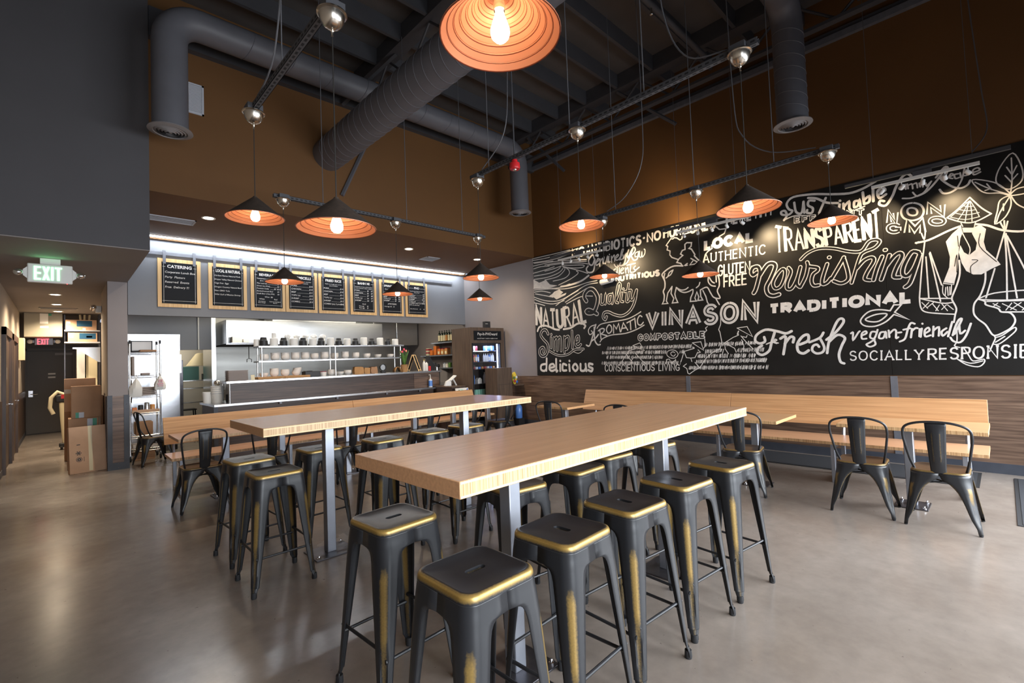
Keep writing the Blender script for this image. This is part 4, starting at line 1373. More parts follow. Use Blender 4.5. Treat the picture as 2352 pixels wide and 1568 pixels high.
MURAL = """
1,0,0,37,0|5459,3393 5476,3451 5517,3448 5589,3367 5566,3285 5499,3268 5441,3368 5446,3276 5479,3150 5548,3122 5628,3146 5652,3211 5608,3259
1,0,0,28,0|5425,3288 5343,3334 5362,3365 5411,3302 5408,3242 5341,3263;5316,3351 5330,3212;5320,3286 5258,3351 5250,3253 5225,3254;5219,3366 5237,3261 5193,3243 5142,3373 5142,3255;5111,3362 5117,3251 5091,3257;5097,3399 5095,3394;5055,3355 5054,3240;5051,3303 4998,3362 4987,3344 4986,3249;4958,3297 4901,3334 4912,3362 4957,3328 4960,3266 4905,3261 4873,3292;4875,3251 4795,3403 4787,3438 4817,3428 4854,3310 4845,3250 4802,3269;4799,3331 4790,3267 4751,3332
1,0,0,33,0|4726,3348 4770,3190 4833,3139 4880,3157 4860,3196;4676,3401 4710,3314 4690,3259 4644,3343 4570,3431 4538,3374 4600,3304 4646,3302;4582,3413 4673,3235 4736,3164 4821,3137;4635,3295 4582,3198 4519,3197 4488,3242
1,0,0,23,0|4483,3333 4541,3313 4545,3253 4493,3258 4472,3331 4471,3244;4449,3336 4460,3242 4427,3226 4405,3318 4404,3222 4352,3267 4342,3336 4358,3354
1,0,0,27,0|4963,3098 5013,3085 5010,3021 4954,3033;4923,3159 4950,2995;4889,3106 4901,2993;5001,3188 4955,3128 4881,3147;4862,3039 4801,3071 4823,3095 4861,3060 4859,2997 4804,2999;4764,3086 4757,2986;4754,3042 4711,3082 4699,2982;4644,3127 4663,2997 4628,2981;4726,3126 4551,3132;4554,3081 4590,3046 4552,2999 4605,2977;4570,2992 4476,3048
1,0,0,90,56|5686,2571 5737,2655 5704,2740 5606,2799 5499,2769 5414,2637 5420,2519 5480,2383 5550,2325 5658,2330 5697,2367 5641,2389 5549,2352 5445,2293
1,0,0,50,25|5328,2654 5349,2500 5306,2463 5252,2510 5225,2657 5242,2461;5093,2635 5163,2617 5176,2491 5114,2484 5068,2637 5084,2454;4988,2522 4892,2720 4893,2809 4937,2789 4982,2627 5002,2482 4954,2455;4860,2632 4892,2490 4845,2464;4829,2703 4823,2698;4709,2778 4772,2487 4726,2461 4687,2538;4799,2645 4669,2659;4658,2647 4689,2498 4632,2481 4554,2644
1,0,0,57,27|4549,2643 4600,2436 4713,2275 4883,2203 5052,2245 5174,2304 5276,2298 5306,2215 5258,2163 5223,2218
1,0,0,48,0|7044,2065 6990,2147 6857,2173 6699,2137 6545,2073 6423,2052;6302,2055 6109,2070 5947,2137 5820,2138 5739,2087 5770,2039
0,0,0,17,0|7111,3637 6667,3618 6202,3638 5837,3660;7097,3585 6670,3559 6388,3556 6145,3581;7101,3511 6593,3509 6210,3477 5642,3398;6755,3477 6363,3457 5922,3403 5643,3365;6676,3452 6213,3420 5783,3351 5579,3293;6276,3372 6072,3303 5788,3256 5703,3275 5757,3307 6069,3354 6275,3395;6247,3344 6072,3292 5791,3189 5629,3118;7110,3352 6761,3369 6489,3396;6762,3345 6523,3354 6306,3377;7079,3285 6637,3277 6385,3320 6299,3376;7083,3212 6689,3201 6374,3247 6249,3321;6772,3154 6409,3171 6221,3270 6204,3325;6537,3095 6230,3109 6093,3180 6103,3262 6160,3306;6388,2991 6085,3064 5893,3137 5863,3178 5904,3207
0,0,0,38,0|6329,2948 6091,2950 5802,2988 5605,3070
0,0,0,17,0|7111,3018 6702,2963 6391,2933 6090,2973;7096,2979 6624,2941 6242,2890 5949,2896 5666,2935 5411,2942;7098,2930 6866,2924 6628,2858;7067,2889 6790,2818 6555,2753;7104,2820 6796,2710 6482,2662 6252,2694 5954,2794 5669,2891 5400,2897;7090,2769 6879,2683 6563,2612 6255,2648;6487,2568 6177,2708 5882,2808;6227,2610 5959,2716 5672,2825;6199,2572 5819,2676 5532,2652;7111,2697 6963,2656 6802,2602;7064,3567 6832,3551 6514,3519;7087,3447 6870,3460 6629,3432;7109,3674 6826,3672 6475,3666 6052,3668
0,1,0,0,0|6575,2827 6518,2867 6378,2896 6275,2824 6354,2776 6187,2801 6219,2759 6465,2695 6540,2752 6696,2782
0,1,0,0,0|7108,3215 6938,3117 6740,3149 6634,3038 6419,2984 6622,2964 7111,3006
1,0,0,64,36|6739,1984 6798,2072 6896,2066 6950,1973 6874,1872 6766,1770 6757,1650 6827,1533 6942,1513 7004,1575 6992,1660 6915,1705 6869,1667 6889,1596
1,0,0,55,31|6661,1902 6668,1682;6648,1971 6645,1964;6578,1897 6584,1632;6573,1843 6493,1898 6500,1617;6487,1850 6401,1892 6394,1607;6295,1903 6306,1569;6290,1863 6191,1903 6167,1810 6219,1652 6287,1632;6083,2005 6088,1652;6010,1767 5923,1785 5918,1886 5976,1867 6011,1734 5943,1674 5871,1716
1,0,0,47,24|6727,1620 6543,1536 6376,1508 6196,1536 6017,1621 5806,1623
1,0,0,13,0|6063,1577 5950,1542 5864,1570 5799,1623
1,0,0,55,0|6807,1461 6829,1198;6846,1342 6969,1320 6982,1224 6894,1193 6827,1234;6730,1257 6603,1279 6631,1338 6719,1316 6739,1233 6671,1191 6575,1220;6540,1442 6546,1196 6515,1194;6432,1323 6439,1189;6429,1401 6426,1396;6267,1309 6356,1333 6370,1206 6273,1200;6193,1319 6186,1188;6183,1395 6180,1391;6033,1333 6102,1261 6041,1186 5973,1248 6033,1333;5899,1325 5898,1202 5815,1190 5778,1234;5774,1323 5760,1184;5604,1314 5685,1327 5688,1266 5609,1232 5638,1178 5712,1201
1,0,0,34,0|5733,1698 5666,1678 5606,1780 5483,2088;5525,2037 5525,1797 5464,1696 5399,1693;5613,1769 5511,1818 5434,1889
1,0,0,23,0|5483,2083 5605,2059 5670,1982 5640,1902 5571,1931 5596,1976;5460,2011 5378,2080 5184,2107 4815,2129 4637,2174 4485,2241;5403,1742 5328,1808 5135,1860 4829,1872 4593,1927 4431,1996
1,0,0,28,0|5396,1984 5374,1799;5430,1960 5357,1998 5293,1988 5308,1935 5375,1896;5375,1896 5236,1856;5187,2055 5242,1973 5196,1896 5124,1944 5132,2029 5187,2055
1,0,1,27,0|5083,1894 5074,2056 5017,1968 4963,2068 4935,1910;4923,1909 4860,2071 4773,1930;4896,1970 4812,1974;4783,2064 4640,2119;4711,2089 4708,1935;4616,2137 4602,1958
1,0,0,26,0|4467,2149 4511,2173 4560,2107 4553,2025 4498,2001 4445,2047
0,0,1,22,0|3663,2933 3687,2980 3757,3009 3718,3062 3645,3108 3683,3140 3649,3194 3600,3201 3600,3286 3564,3308 3483,3291 3495,3231 3535,3205 3492,3188 3438,3086 3448,3063 3369,2966
0,0,0,25,0|3654,2932 3805,2957 3926,2925 4032,2855 4026,2802 3993,2718 3998,2615 4030,2549 4015,2478 4029,2383
0,0,1,21,0|4029,2383 4060,2335 3957,2332 3983,2378 3948,2513 3864,2614;3864,2614 3889,2496 3843,2405 3875,2331 3775,2329 3811,2418 3821,2479 3788,2586;3506,2456 3544,2386 3556,2321 3454,2317 3476,2370 3437,2464 3408,2378 3428,2323 3345,2321 3375,2382 3377,2489
0,0,0,20,0|3788,2586 3729,2519 3652,2483 3573,2490 3503,2514 3506,2456;3377,2489 3268,2520 3216,2428 3172,2349 3102,2317 3066,2329 3104,2437 3068,2520 3069,2640 3097,2709 3145,2773;3236,2674 3239,2601 3194,2538 3131,2517;3219,2671 3183,2601 3144,2571;3110,2687 3112,2583;3831,2893 3901,2861 3933,2796 3966,2775;3831,2893 3876,2822 3933,2796;3379,2613 3398,2566 3442,2535;3788,2586 3711,2533 3632,2531 3582,2558;3985,2857 4002,2798 3993,2718;3574,2960 3619,2934 3575,2931
0,0,1,19,0|3509,3033 3403,2955 3438,2928 3532,2928 3478,2985;3936,3336 3843,3434 3807,3422 3779,3438 3735,3424 3683,3379 3647,3389 3636,3437 3591,3461 3503,3467;3936,3336 3905,3313 3922,3255 3868,3227 3876,3160 3842,3110 3736,3057;3065,3459 3020,3408 2916,3397 2946,3328 3026,3297;3156,3187 3151,3130 3221,3095 3264,3054 3304,2938;3336,2476 3292,2372 3273,2280 3251,2237;3134,2321 3105,2261 3084,2219
0,0,1,13,0|3074,2003 3079,1905 3115,1821 3098,1782 3089,1720 3076,1621 3113,1511 3226,1466 3332,1381 3386,1319 3415,1269 3456,1219 3537,1182 3634,1118 3660,1131 3676,1209 3735,1249 3679,1287;3292,1884 3325,1861 3308,1822 3335,1798;3347,1685 3341,1571 3375,1534
0,0,1,13,0|4684,1639 4537,1682 4451,1538 4684,1639;4655,1574 4770,1550 4824,1480 4931,1353;4824,1480 4731,1363 4680,1419 4583,1430;4643,1503 4507,1358 4432,1301;4731,1363 4734,1320;4609,1530 4546,1513 4545,1541;3559,1633 3414,1644 3376,1503 3559,1633;3531,1541 3708,1496 3772,1328;3708,1496 3673,1391 3599,1382 3526,1387 3475,1475;3599,1382 3582,1324;3530,1310 3456,1219;3467,1513 3430,1473 3469,1462
0,0,1,11,0|2834,1825 2684,1838 2614,1679 2834,1825;2825,1764 2816,1715 2900,1684 3035,1606 3028,1508 2984,1433;3035,1606 2885,1514 2865,1453;2782,1701 2719,1614 2634,1515 2613,1491;2774,1641 2745,1544 2760,1485;3052,1509 3081,1424;2869,1598 2872,1550;2760,1688 2704,1673 2691,1702
0,0,0,17,0|3531,1547 3556,1561;2833,1728 2813,1775
0,0,0,12,0|3817,1454 3866,1396 3951,1392 4018,1441 4010,1501 3944,1529 3860,1515 3817,1454;3863,1456 3893,1423 3935,1438 3947,1478 3910,1497 3876,1483;4039,1361 3981,1373 3956,1305;3868,1356 3956,1305;4057,1294 4024,1374;3868,1370 3857,1303
1,0,0,66,36|2503,2637 2557,2606 2581,2655 2551,2718 2478,2717 2463,2613 2526,2399 2561,2336;2459,2591 2354,2729 2273,2737 2246,2678 2314,2524 2381,2402 2367,2300 2298,2259 2219,2271
1,0,0,53,29|2160,2631 2233,2556 2289,2444 2263,2364 2193,2387 2138,2498 2123,2603 2160,2631;2073,2638 2048,2570 2104,2428 2108,2343 2051,2335 1979,2453 1924,2624;1924,2624 1981,2411 1948,2342;1838,2677 1832,2619 1867,2478 1939,2341;1832,2619 1788,2606 1718,2579 1720,2538 1776,2495 1799,2405 1775,2340 1718,2337;1603,2611 1665,2427 1669,2345 1616,2358 1571,2412;1576,2697 1571,2696;1410,2667 1443,2603 1563,2401;1408,2637 1376,2463 1381,2364 1457,2325 1539,2367;973,2682 968,2681;1008,2604 1068,2461 1110,2319;933,2609 978,2465 1031,2312;978,2465 891,2582 831,2618 812,2568 877,2430 904,2331 847,2313;656,2594 718,2605 796,2463 816,2355 775,2321 708,2402 644,2564;644,2564 694,2400 752,2234 800,2186
1,0,0,45,23|1914,2728 1822,2805 1687,2841 1516,2808 1353,2736 1218,2715 1134,2820 1057,2833 1021,2797 1077,2731 1187,2695 1238,2636 1305,2432 1343,2314
1,0,0,50,28|1277,2496 1193,2589 1114,2613 1094,2562 1170,2430 1198,2347 1145,2320
1,0,1,20,0|920,1884 851,1970 923,1978 963,1907
1,0,0,20,0|963,1907 1081,1933 1190,1911 1273,1812 1238,1741 1130,1723 1015,1771 929,1857;995,1868 1107,1874 1218,1826 1181,1789 1081,1786 995,1868
1,0,1,18,0|929,1857 783,1779 920,1884
1,0,0,43,0|2084,1726 2161,1699 2276,1739 2425,1771 2553,1702 2578,1614 2518,1572 2445,1596 2451,1662;2307,1719 2354,1580 2391,1461 2486,1399 2556,1434 2542,1501 2489,1537;2233,1628 2164,1645 2206,1401;2179,1550 2107,1642 2060,1629 2073,1566;1991,1530 1887,1577 1883,1660 1948,1643 2018,1542 2014,1436 1951,1403 1886,1442
1,0,0,37,0|1696,1679 1743,1610 1871,1555;1743,1610 1697,1485 1718,1415 1789,1397 1841,1440 1828,1501 1783,1520 1758,1488;1666,1580 1550,1679 1460,1802 1474,1853 1525,1827 1592,1682 1643,1533 1667,1398;1633,1553 1535,1638 1455,1593 1493,1496 1532,1378 1521,1278 1481,1253
1,0,0,21,0|2426,1556 2354,1580 2266,1565;2314,1589 2283,1609 2307,1621 2320,1578 2286,1560
1,0,0,25,0|1386,1648 1362,1657 1367,1559 1306,1653 1289,1671;1272,1612 1220,1638 1226,1667 1267,1641 1270,1573 1223,1570;1119,1650 1165,1653 1184,1587 1146,1566 1121,1612 1102,1677;1139,1556 1187,1520 1227,1493 1190,1463 1135,1489 1140,1537;1029,1644 1074,1638 1093,1572 1048,1570 1021,1643 1018,1568;991,1660 988,1576;982,1622 939,1666 918,1646 923,1562 901,1570;898,1626 869,1629;737,1724 771,1736 803,1666 837,1548 889,1514;846,1659 781,1673;764,1663 780,1559;769,1636 733,1670 712,1668;692,1658 700,1568
1,0,0,24,0|673,1662 689,1560;665,1722 664,1717;649,1600 605,1632 614,1668 647,1635 646,1564 598,1575;566,1678 577,1560;568,1630 519,1668 525,1564;454,1649 497,1611 489,1562 446,1607;399,1721 444,1552;387,1576 319,1735 338,1743 372,1671 403,1563;342,1682 337,1579 296,1611;244,1688 289,1556 343,1478 401,1494 424,1537
1,0,0,35,0|1517,3551 1732,3611 1961,3635 2048,3565 2028,3479 1983,3440 2033,3399 2116,3420 2126,3463 2077,3464 2057,3392 2096,3334;1517,3551 1310,3505 1159,3524 1021,3580;1953,3553 1937,3415 1869,3385 1838,3536;1838,3536 1835,3376;1704,3512 1770,3530 1785,3469 1731,3415 1746,3354 1802,3368 1799,3407;1779,3572 1680,3538 1565,3449 1439,3409;1572,3515 1658,3332;1420,3385 1435,3294;1414,3435 1411,3430;1378,3386 1378,3286;1376,3336 1316,3395 1316,3308 1302,3279;1216,3380 1256,3379 1260,3306 1219,3320 1201,3388 1196,3301;1162,3476 1155,3321;1152,3375 1097,3409 1101,3337 1150,3320;1053,3517 1058,3331;1011,3397 934,3435 960,3478 1009,3444 995,3356 927,3385
1,0,0,19,0|2096,3334 1940,3363 1704,3292;1324,3248 1152,3290
1,0,0,33,0|667,3531 709,3579 764,3549 823,3450 865,3344 935,3245 999,3273 987,3318 950,3302
1,0,0,20,0|742,3450 779,3437 772,3400 735,3418;733,3453 732,3394;715,3453 710,3394;699,3437 672,3440 667,3381;655,3435 629,3439 623,3380;603,3431 597,3384;575,3491 572,3376;545,3414 538,3378 503,3413;494,3421 558,3316 629,3278 669,3336;769,3288 681,3270 576,3298
1,0,0,25,0|364,3538 436,3426 542,3311 629,3278;451,3453 372,3551 341,3530 369,3450 411,3430 328,3316 251,3266 188,3286 163,3332;426,3300 396,3247 332,3240 267,3276
1,0,0,19,0|330,3427 297,3439 320,3457 338,3419 308,3398;258,3438 290,3437 284,3391 253,3392;242,3444 237,3388;200,3496 231,3364 274,3278;204,3432 172,3443 182,3403 205,3400;143,3413 82,3426 95,3457 134,3442 129,3387 76,3402
0,0,0,12,0|-182,3533 -80,3408 -40,3269 -81,3181 -149,3143 -234,3210 -241,3355 -182,3533;-170,3481 -162,3232 -139,3071;-130,3391 -161,3307;-206,3385 -163,3288;-113,3303 -157,3215;-207,3292 -160,3233;144,3334 102,3215 39,3149 -65,3120 -145,3069 -105,3155 -20,3256 144,3334;125,3299 10,3189 -139,3080;33,3253 -3,3176;50,3181 10,3189;-132,3064 -60,3037 -35,2930 -8,2786 -89,2842 -139,2959 -132,3064;-132,3055 -54,2907 -20,2802;-84,2993 -80,2919;-145,3069 -184,2966 -254,2893;-146,3088 -192,3130 -267,3136;-151,3068 -201,3063 -263,3064
0,0,0,14,0|177,3138 281,3029 380,2950;380,2950 288,2886 202,2848 125,2854 15,2907;15,2907 89,2993 177,3138
0,0,0,8,0|184,3099 350,2950;184,3099 234,2989 288,2900;184,3099 210,2983 230,2863;179,3098 171,2974 173,2859;175,3097 137,2992 113,2905;219,3088 171,3075;240,3060 202,3036 154,3030;271,3020 204,2989 133,2984;308,2988 216,2944 111,2945;350,2950 229,2893 109,2897
0,1,0,0,0|172,2784 109,2803 65,2746 91,2605 77,2509 1,2389 -28,2324 43,2290 129,2238 195,2248 250,2297 284,2398 302,2525 283,2604 258,2517 217,2475 161,2525 146,2603 180,2718
0,1,0,0,0|272,2821 345,2754 405,2670 379,2484 391,2362 457,2177 362,2150 324,2309 302,2539 279,2685 256,2748
0,1,0,0,0|258,2804 172,2784 179,2731 251,2747
0,0,0,23,0|282,2823 384,2791 553,2722 672,2711;146,2819 54,2784 -61,2704 -209,2658 -287,2692
0,0,0,9,0|265,2860 252,2816;145,2839 157,2794;271,2834 257,2735 207,2561 217,2482;457,2163 462,2066 425,2006;433,2132 444,2036;418,2137 418,2033;398,2134 403,2038;382,2153 393,2044;656,1977 607,1901;593,1970 649,1905;606,1915 551,1965;562,1952 514,1863;500,1931 535,1865;479,1943 433,1855;439,1925 483,1874;429,1924 382,1864;54,1896 2,1851;17,1899 56,1863;-18,1888 -120,1806;-89,1887 -41,1814;-107,1891 -177,1819;-159,1885 -77,1817;-236,1877 -164,1802
0,0,0,14,0|621,2844 595,2738 579,2834;-48,2799 -79,2694;-80,2805 -79,2700;-106,2792 -88,2711;650,2720 667,2702;591,2708 633,2416 675,2036;590,2523 590,2019;556,2559 523,2285 488,1972;550,2572 468,2165;675,2029 479,1950 388,1947;675,2029 385,1995;675,2029 670,1921 630,1860 496,1826 375,1808;-78,2688 1,2389;20,2286 106,1968;-77,2662 -74,2349 -56,1923;-86,2660 -105,2344 -132,1940;-93,2632 -197,2276 -246,2065;162,1968 39,2013 -188,2016 -259,1988;153,1954 -47,1924 -255,1919;99,1927 -254,1900;-5,1798 -248,1774
0,0,0,16,0|302,2429 305,2279 337,2147 384,2015 386,1974 356,1875 371,1794 385,1713;95,2259 106,2141 151,2000 203,1913 214,1806 184,1736 126,1665 81,1556 45,1541 -20,1576 -76,1623 -106,1698 -75,1778 -5,1798 20,1840 110,1889 117,1930 172,1963
0,0,0,12,0|81,1556 56,1515 77,1451 110,1360;56,1515 0,1538 -93,1616 -104,1583 -43,1510 32,1442 78,1444;58,1463 -17,1524;364,1629 371,1493 394,1439 351,1417;382,1288 307,1219 213,1191 163,1230 161,1276 247,1258 282,1326 317,1409;363,1274 268,1232 171,1256
0,2,0,7,0|114,2704 126,2559 2,2362;213,2264 209,2345 149,2402 196,2417;302,2717 299,2593;345,2368 318,2501 329,2296;446,2190 366,2164;273,2615 219,2523
"""
MTEXT = [('NO','d',[5992,3492,5696,3497,5687,3658,5982,3663]),('ANTIBIOTICS','d',[5640,3493,4425,3463,4417,3614,5631,3669]),('.','d',[4381,3492,4330,3487,4322,3637,4373,3642]),('NO','d',[4286,3466,4039,3472,4031,3612,4278,3615]),('HORMONES','d',[3969,3469,3092,3446,3084,3590,3960,3630]),('HEALTHY','d',[2902,3454,2230,3448,2223,3580,2894,3596]),('NUTRITIOUS','b',[5001,2848,4077,2825,4071,2946,4994,2969]),('CONSCIENTIOUS','t',[5314,1176,4274,1180,4268,1287,5308,1299]),('LIVING','t',[4187,1179,3808,1179,3803,1279,4181,1285]),('COMPOSTABLE','o',[4580,1709,3338,1690,3331,1818,4573,1848]),('VINASON','i',[4410,1921,2503,1886,2483,2247,4393,2243]),('LOCAL','b',[3286,3114,2506,3100,2497,3281,3276,3299]),('AUTHENTIC','s',[3300,2921,2370,2898,2363,3031,3293,3055]),('GLUTEN-','t',[3075,2673,2543,2675,2535,2818,3067,2836]),('FREE','t',[2995,2490,2665,2484,2656,2647,2987,2648]),('TRADITIONAL','b',[2374,1978,736,1978,727,2148,2365,2147]),('SOCIALLY','s',[1413,1294,683,1289,677,1399,1407,1410]),('RESPONSIBLE','s',[632,1288,-370,1287,-378,1432,625,1408]),('EFFICIENT','n',[1975,3254,1158,3179,1153,3266,1970,3352]),('NATURAL','a',[7062,2204,6405,2103,5707,2171,7055,2636,6415,2481,5771,2659]),('TRANSPARENT','a',[2224,2888,1564,2864,1012,2852,2216,3273,1583,3108,1011,3217]),('N','O',[948,2996,821,2967,812,3151,938,3184]),('O','O',[808,3010,576,2955,563,3186,796,3249]),('N','O',[564,3009,388,2965,379,3134,555,3181]),('G','O',[956,2881,799,2847,792,2988,948,3025]),('M','O',[786,2827,570,2780,559,2981,775,3034]),('O','O',[554,2886,386,2848,380,2974,547,3016])]
RICE = [[5255,1611,3556,1578],[3365,1591,2575,1585],[5367,1531,4032,1498],[3805,1487,3722,1497],[3365,1481,3077,1491],[2852,1482,2472,1479],[5273,1443,4095,1409],[3485,1411,2596,1394],[5405,1333,3787,1308],[3516,1322,2437,1322],[3655,1222,2422,1216]]

# ================================================================ lettering tools
GL = {  # single-stroke capitals on a unit-high grid: advance width, strokes (c = corners kept)
    'A': (0.70, '0,0 .35,1 .70,0;.13,.34 .57,.34'), 'B': (0.60, '0,0 0,1 .36,1;.36,1 .54,.93 .54,.62 .34,.53;0,.53 .34,.53;.34,.53 .60,.44 .60,.10 .36,0;.36,0 0,0'),
    'C': (0.66, '~.64,.80 .48,.98 .24,.98 .03,.72 .03,.28 .24,.02 .48,.02 .64,.20'), 'D': (0.66, '0,0 0,1 .30,1;~.30,1 .56,.88 .66,.5 .56,.12 .30,0;.30,0 0,0'),
    'E': (0.52, '.52,1 0,1 0,0 .52,0;0,.52 .44,.52'), 'F': (0.50, '.50,1 0,1 0,0;0,.50 .42,.50'),
    'G': (0.68, '~.64,.82 .48,.98 .24,.98 .03,.72 .03,.28 .24,.02 .48,.02 .66,.18;.66,.18 .66,.46 .40,.46'), 'H': (0.64, '0,0 0,1;.64,0 .64,1;0,.52 .64,.52'),
    'I': (0.10, '.05,0 .05,1'), 'L': (0.48, '0,1 0,0 .48,0'), 'M': (0.80, '0,0 .06,1 .40,.28 .74,1 .80,0'), 'N': (0.66, '0,0 0,1 .66,0 .66,1'),
    'O': (0.74, '~.37,1 .10,.86 0,.5 .10,.14 .37,0 .64,.14 .74,.5 .64,.86 .37,1'), 'P': (0.56, '0,0 0,1 .34,1;~.34,1 .55,.90 .55,.58 .34,.47;.34,.47 0,.47'),
    'R': (0.62, '0,0 0,1 .34,1;~.34,1 .56,.90 .56,.60 .34,.50;.34,.50 0,.50;.28,.50 .62,0'), 'S': (0.58, '~.54,.84 .40,.99 .16,.98 .03,.80 .08,.60 .30,.51 .52,.40 .57,.20 .42,.02 .16,.01 .02,.17'),
    'T': (0.60, '0,1 .60,1;.30,1 .30,0'), 'U': (0.64, '~0,1 0,.45 .04,.14 .32,0 .60,.14 .64,.45 .64,1'), 'V': (0.68, '0,1 .34,0 .68,1'), 'Y': (0.64, '0,1 .32,.48 .64,1;.32,.48 .32,0'),
    '-': (0.34, '0,.46 .34,.46'), '.': (0.12, '.05,.42 .07,.44'),
}
SERIF = {'A': ((0, 0), (.70, 0)), 'F': ((0, 0),), 'H': ((0, 0), (0, 1), (.64, 0), (.64, 1)), 'I': ((.05, 0), (.05, 1)), 'L': ((0, 1),), 'N': ((0, 0), (.66, 1), (0, 1)), 'P': ((0, 0),), 'R': ((0, 0), (.62, 0)), 'T': ((.30, 0),), 'U': ((0, 1), (.64, 1)), 'Y': ((.32, 0), (0, 1), (.64, 1))}


def smooth(pts, k=4):
    if len(pts) < 3:
        return pts
    closed = (abs(pts[0][0] - pts[-1][0]) + abs(pts[0][1] - pts[-1][1])) < 1e-6
    out = []
    n = len(pts)
    for i in range(n - 1):
        p1, p2 = pts[i], pts[i + 1]
        p0 = pts[i - 1] if i > 0 else (pts[-2] if closed else p1)
        p3 = pts[i + 2] if i + 2 < n else (pts[1] if closed else p2)
        for j in range(k):
            s = j / k
            out.append(tuple(0.5 * (2 * p1[a] + (p2[a] - p0[a]) * s + (2 * p0[a] - 5 * p1[a] + 4 * p2[a] - p3[a]) * s * s + (3 * p1[a] - p0[a] - 3 * p2[a] + p3[a]) * s ** 3) for a in (0, 1)))
    out.append(pts[-1])
    return out


class Paint:
    """flat brush strokes on a plane; put(a, b) -> 3-d point"""
    def __init__(self, put):
        self.put, self.mb, self.k = put, MB(), 0

    def stroke(self, pts, w, lift=0.0, cap=True):
        P = [p for i, p in enumerate(pts) if i == 0 or math.hypot(p[0] - pts[i - 1][0], p[1] - pts[i - 1][1]) > w * 0.04]
        if len(P) == 1:
            P = [P[0], (P[0][0] + w * 0.05, P[0][1])]
        h = w / 2
        n = len(P)
        L_, R_ = [], []
        for i in range(n):
            a = P[max(i - 1, 0)]
            b = P[min(i + 1, n - 1)]
            d1 = (P[i][0] - a[0], P[i][1] - a[1]) if i > 0 else (b[0] - P[i][0], b[1] - P[i][1])
            d2 = (b[0] - P[i][0], b[1] - P[i][1]) if i < n - 1 else d1
            l1, l2 = math.hypot(*d1) or 1e-9, math.hypot(*d2) or 1e-9
            n1, n2 = (-d1[1] / l1, d1[0] / l1), (-d2[1] / l2, d2[0] / l2)
            m = (n1[0] + n2[0], n1[1] + n2[1])
            ml = math.hypot(*m)
            if ml < 1e-6:
                m, ml = n1, 1.0
            m = (m[0] / ml, m[1] / ml)
            k = min(1.7, 1.0 / max(0.3, m[0] * n1[0] + m[1] * n1[1]))
            L_.append((P[i][0] + m[0] * h * k, P[i][1] + m[1] * h * k))
            R_.append((P[i][0] - m[0] * h * k, P[i][1] - m[1] * h * k))
        self.k += 1
        lift += (self.k % 20) * 4e-5
        q_ = [lift + 1.5e-5 * (i % 16) for i in range(n)]
        vs = [self.put(*p, z) for p, z in zip(L_, q_)] + [self.put(*p, z) for p, z in zip(R_, q_)]
        fs = [(i, i + 1, n + i + 1, n + i) for i in range(n - 1)]
        self.mb.add(vs, fs)
        if cap:
            for e, q in ((0, 1), (n - 1, n - 2)):
                a0 = math.atan2(P[e][1] - P[q][1], P[e][0] - P[q][0])
                self.mb.add([self.put(P[e][0] + h * math.cos(a0 - PI / 2 + PI * i / 6), P[e][1] + h * math.sin(a0 - PI / 2 + PI * i / 6), lift + 2.6e-4) for i in range(7)], [tuple(range(7))])

    def fill(self, pts, lift=0.0):
        self.mb.add([self.put(*p, lift) for p in pts], [tuple(range(len(pts)))])


def word_strokes(text, gap=0.20):
    """unit strokes of a word: list of (points, is_curve, first_stem), total width"""
    x = 0.0
    out = []
    for ch in text:
        if ch == ' ':
            x += 0.45
            continue
        w, s = GL[ch]
        for k, st in enumerate(s.split(';')):
            curve = st[0] == '~'
            pts = [tuple(float(v) for v in p.split(',')) for p in st.lstrip('~').split()]
            out.append(([(x + a, b) for a, b in pts], curve, ch, k))
        for sx, sy in SERIF.get(ch, ()):
            out.append(([(x + sx - 0.11, sy), (x + sx + 0.11, sy)], False, ch, 'serif'))
        x += w + gap
    return out, x - gap


def text_mesh(lines, put, mb, bold=0.0, shear=0.0, most=None):
    """typeset lines [(string, a, b, height, align)] with the built-in font on a plane"""
    for s, a, b, h, al in lines:
        cu = bpy.data.curves.new('txt', 'FONT')
        cu.body = s
        cu.size = 1.0
        cu.offset = bold
        cu.shear = shear
        cu.resolution_u = 2
        cu.fill_mode = 'FRONT'
        cu.align_x = al
        o = bpy.data.objects.new('txt', cu)
        me = o.to_mesh()
        k = h / 0.70
        kx = k
        if most and len(me.vertices):
            wd = (max(v.co.x for v in me.vertices) - min(v.co.x for v in me.vertices)) * k
            kx = k * min(1.0, most / wd)
        mb.add([put(a + v.co.x * kx, b + v.co.y * k, 0.0) for v in me.vertices], [tuple(p.vertices) for p in me.polygons])
        o.to_mesh_clear()
        bpy.data.objects.remove(o)
        bpy.data.curves.remove(cu)
    return mb


# ================================================================ the mural
XM = XR - 0.012
mural = thing('wall_mural', 'huge black chalkboard mural with white lettering and drawings on the right wall', 'mural', (XR, 3.0, 1.095))
MO = Vector((XR, 3.0, 1.095))


def put_wall(a, b, lift=0.0):
    return (XM - 0.0009 - lift - MO.x, a / 1000.0 - MO.y, b / 1000.0 - MO.z)


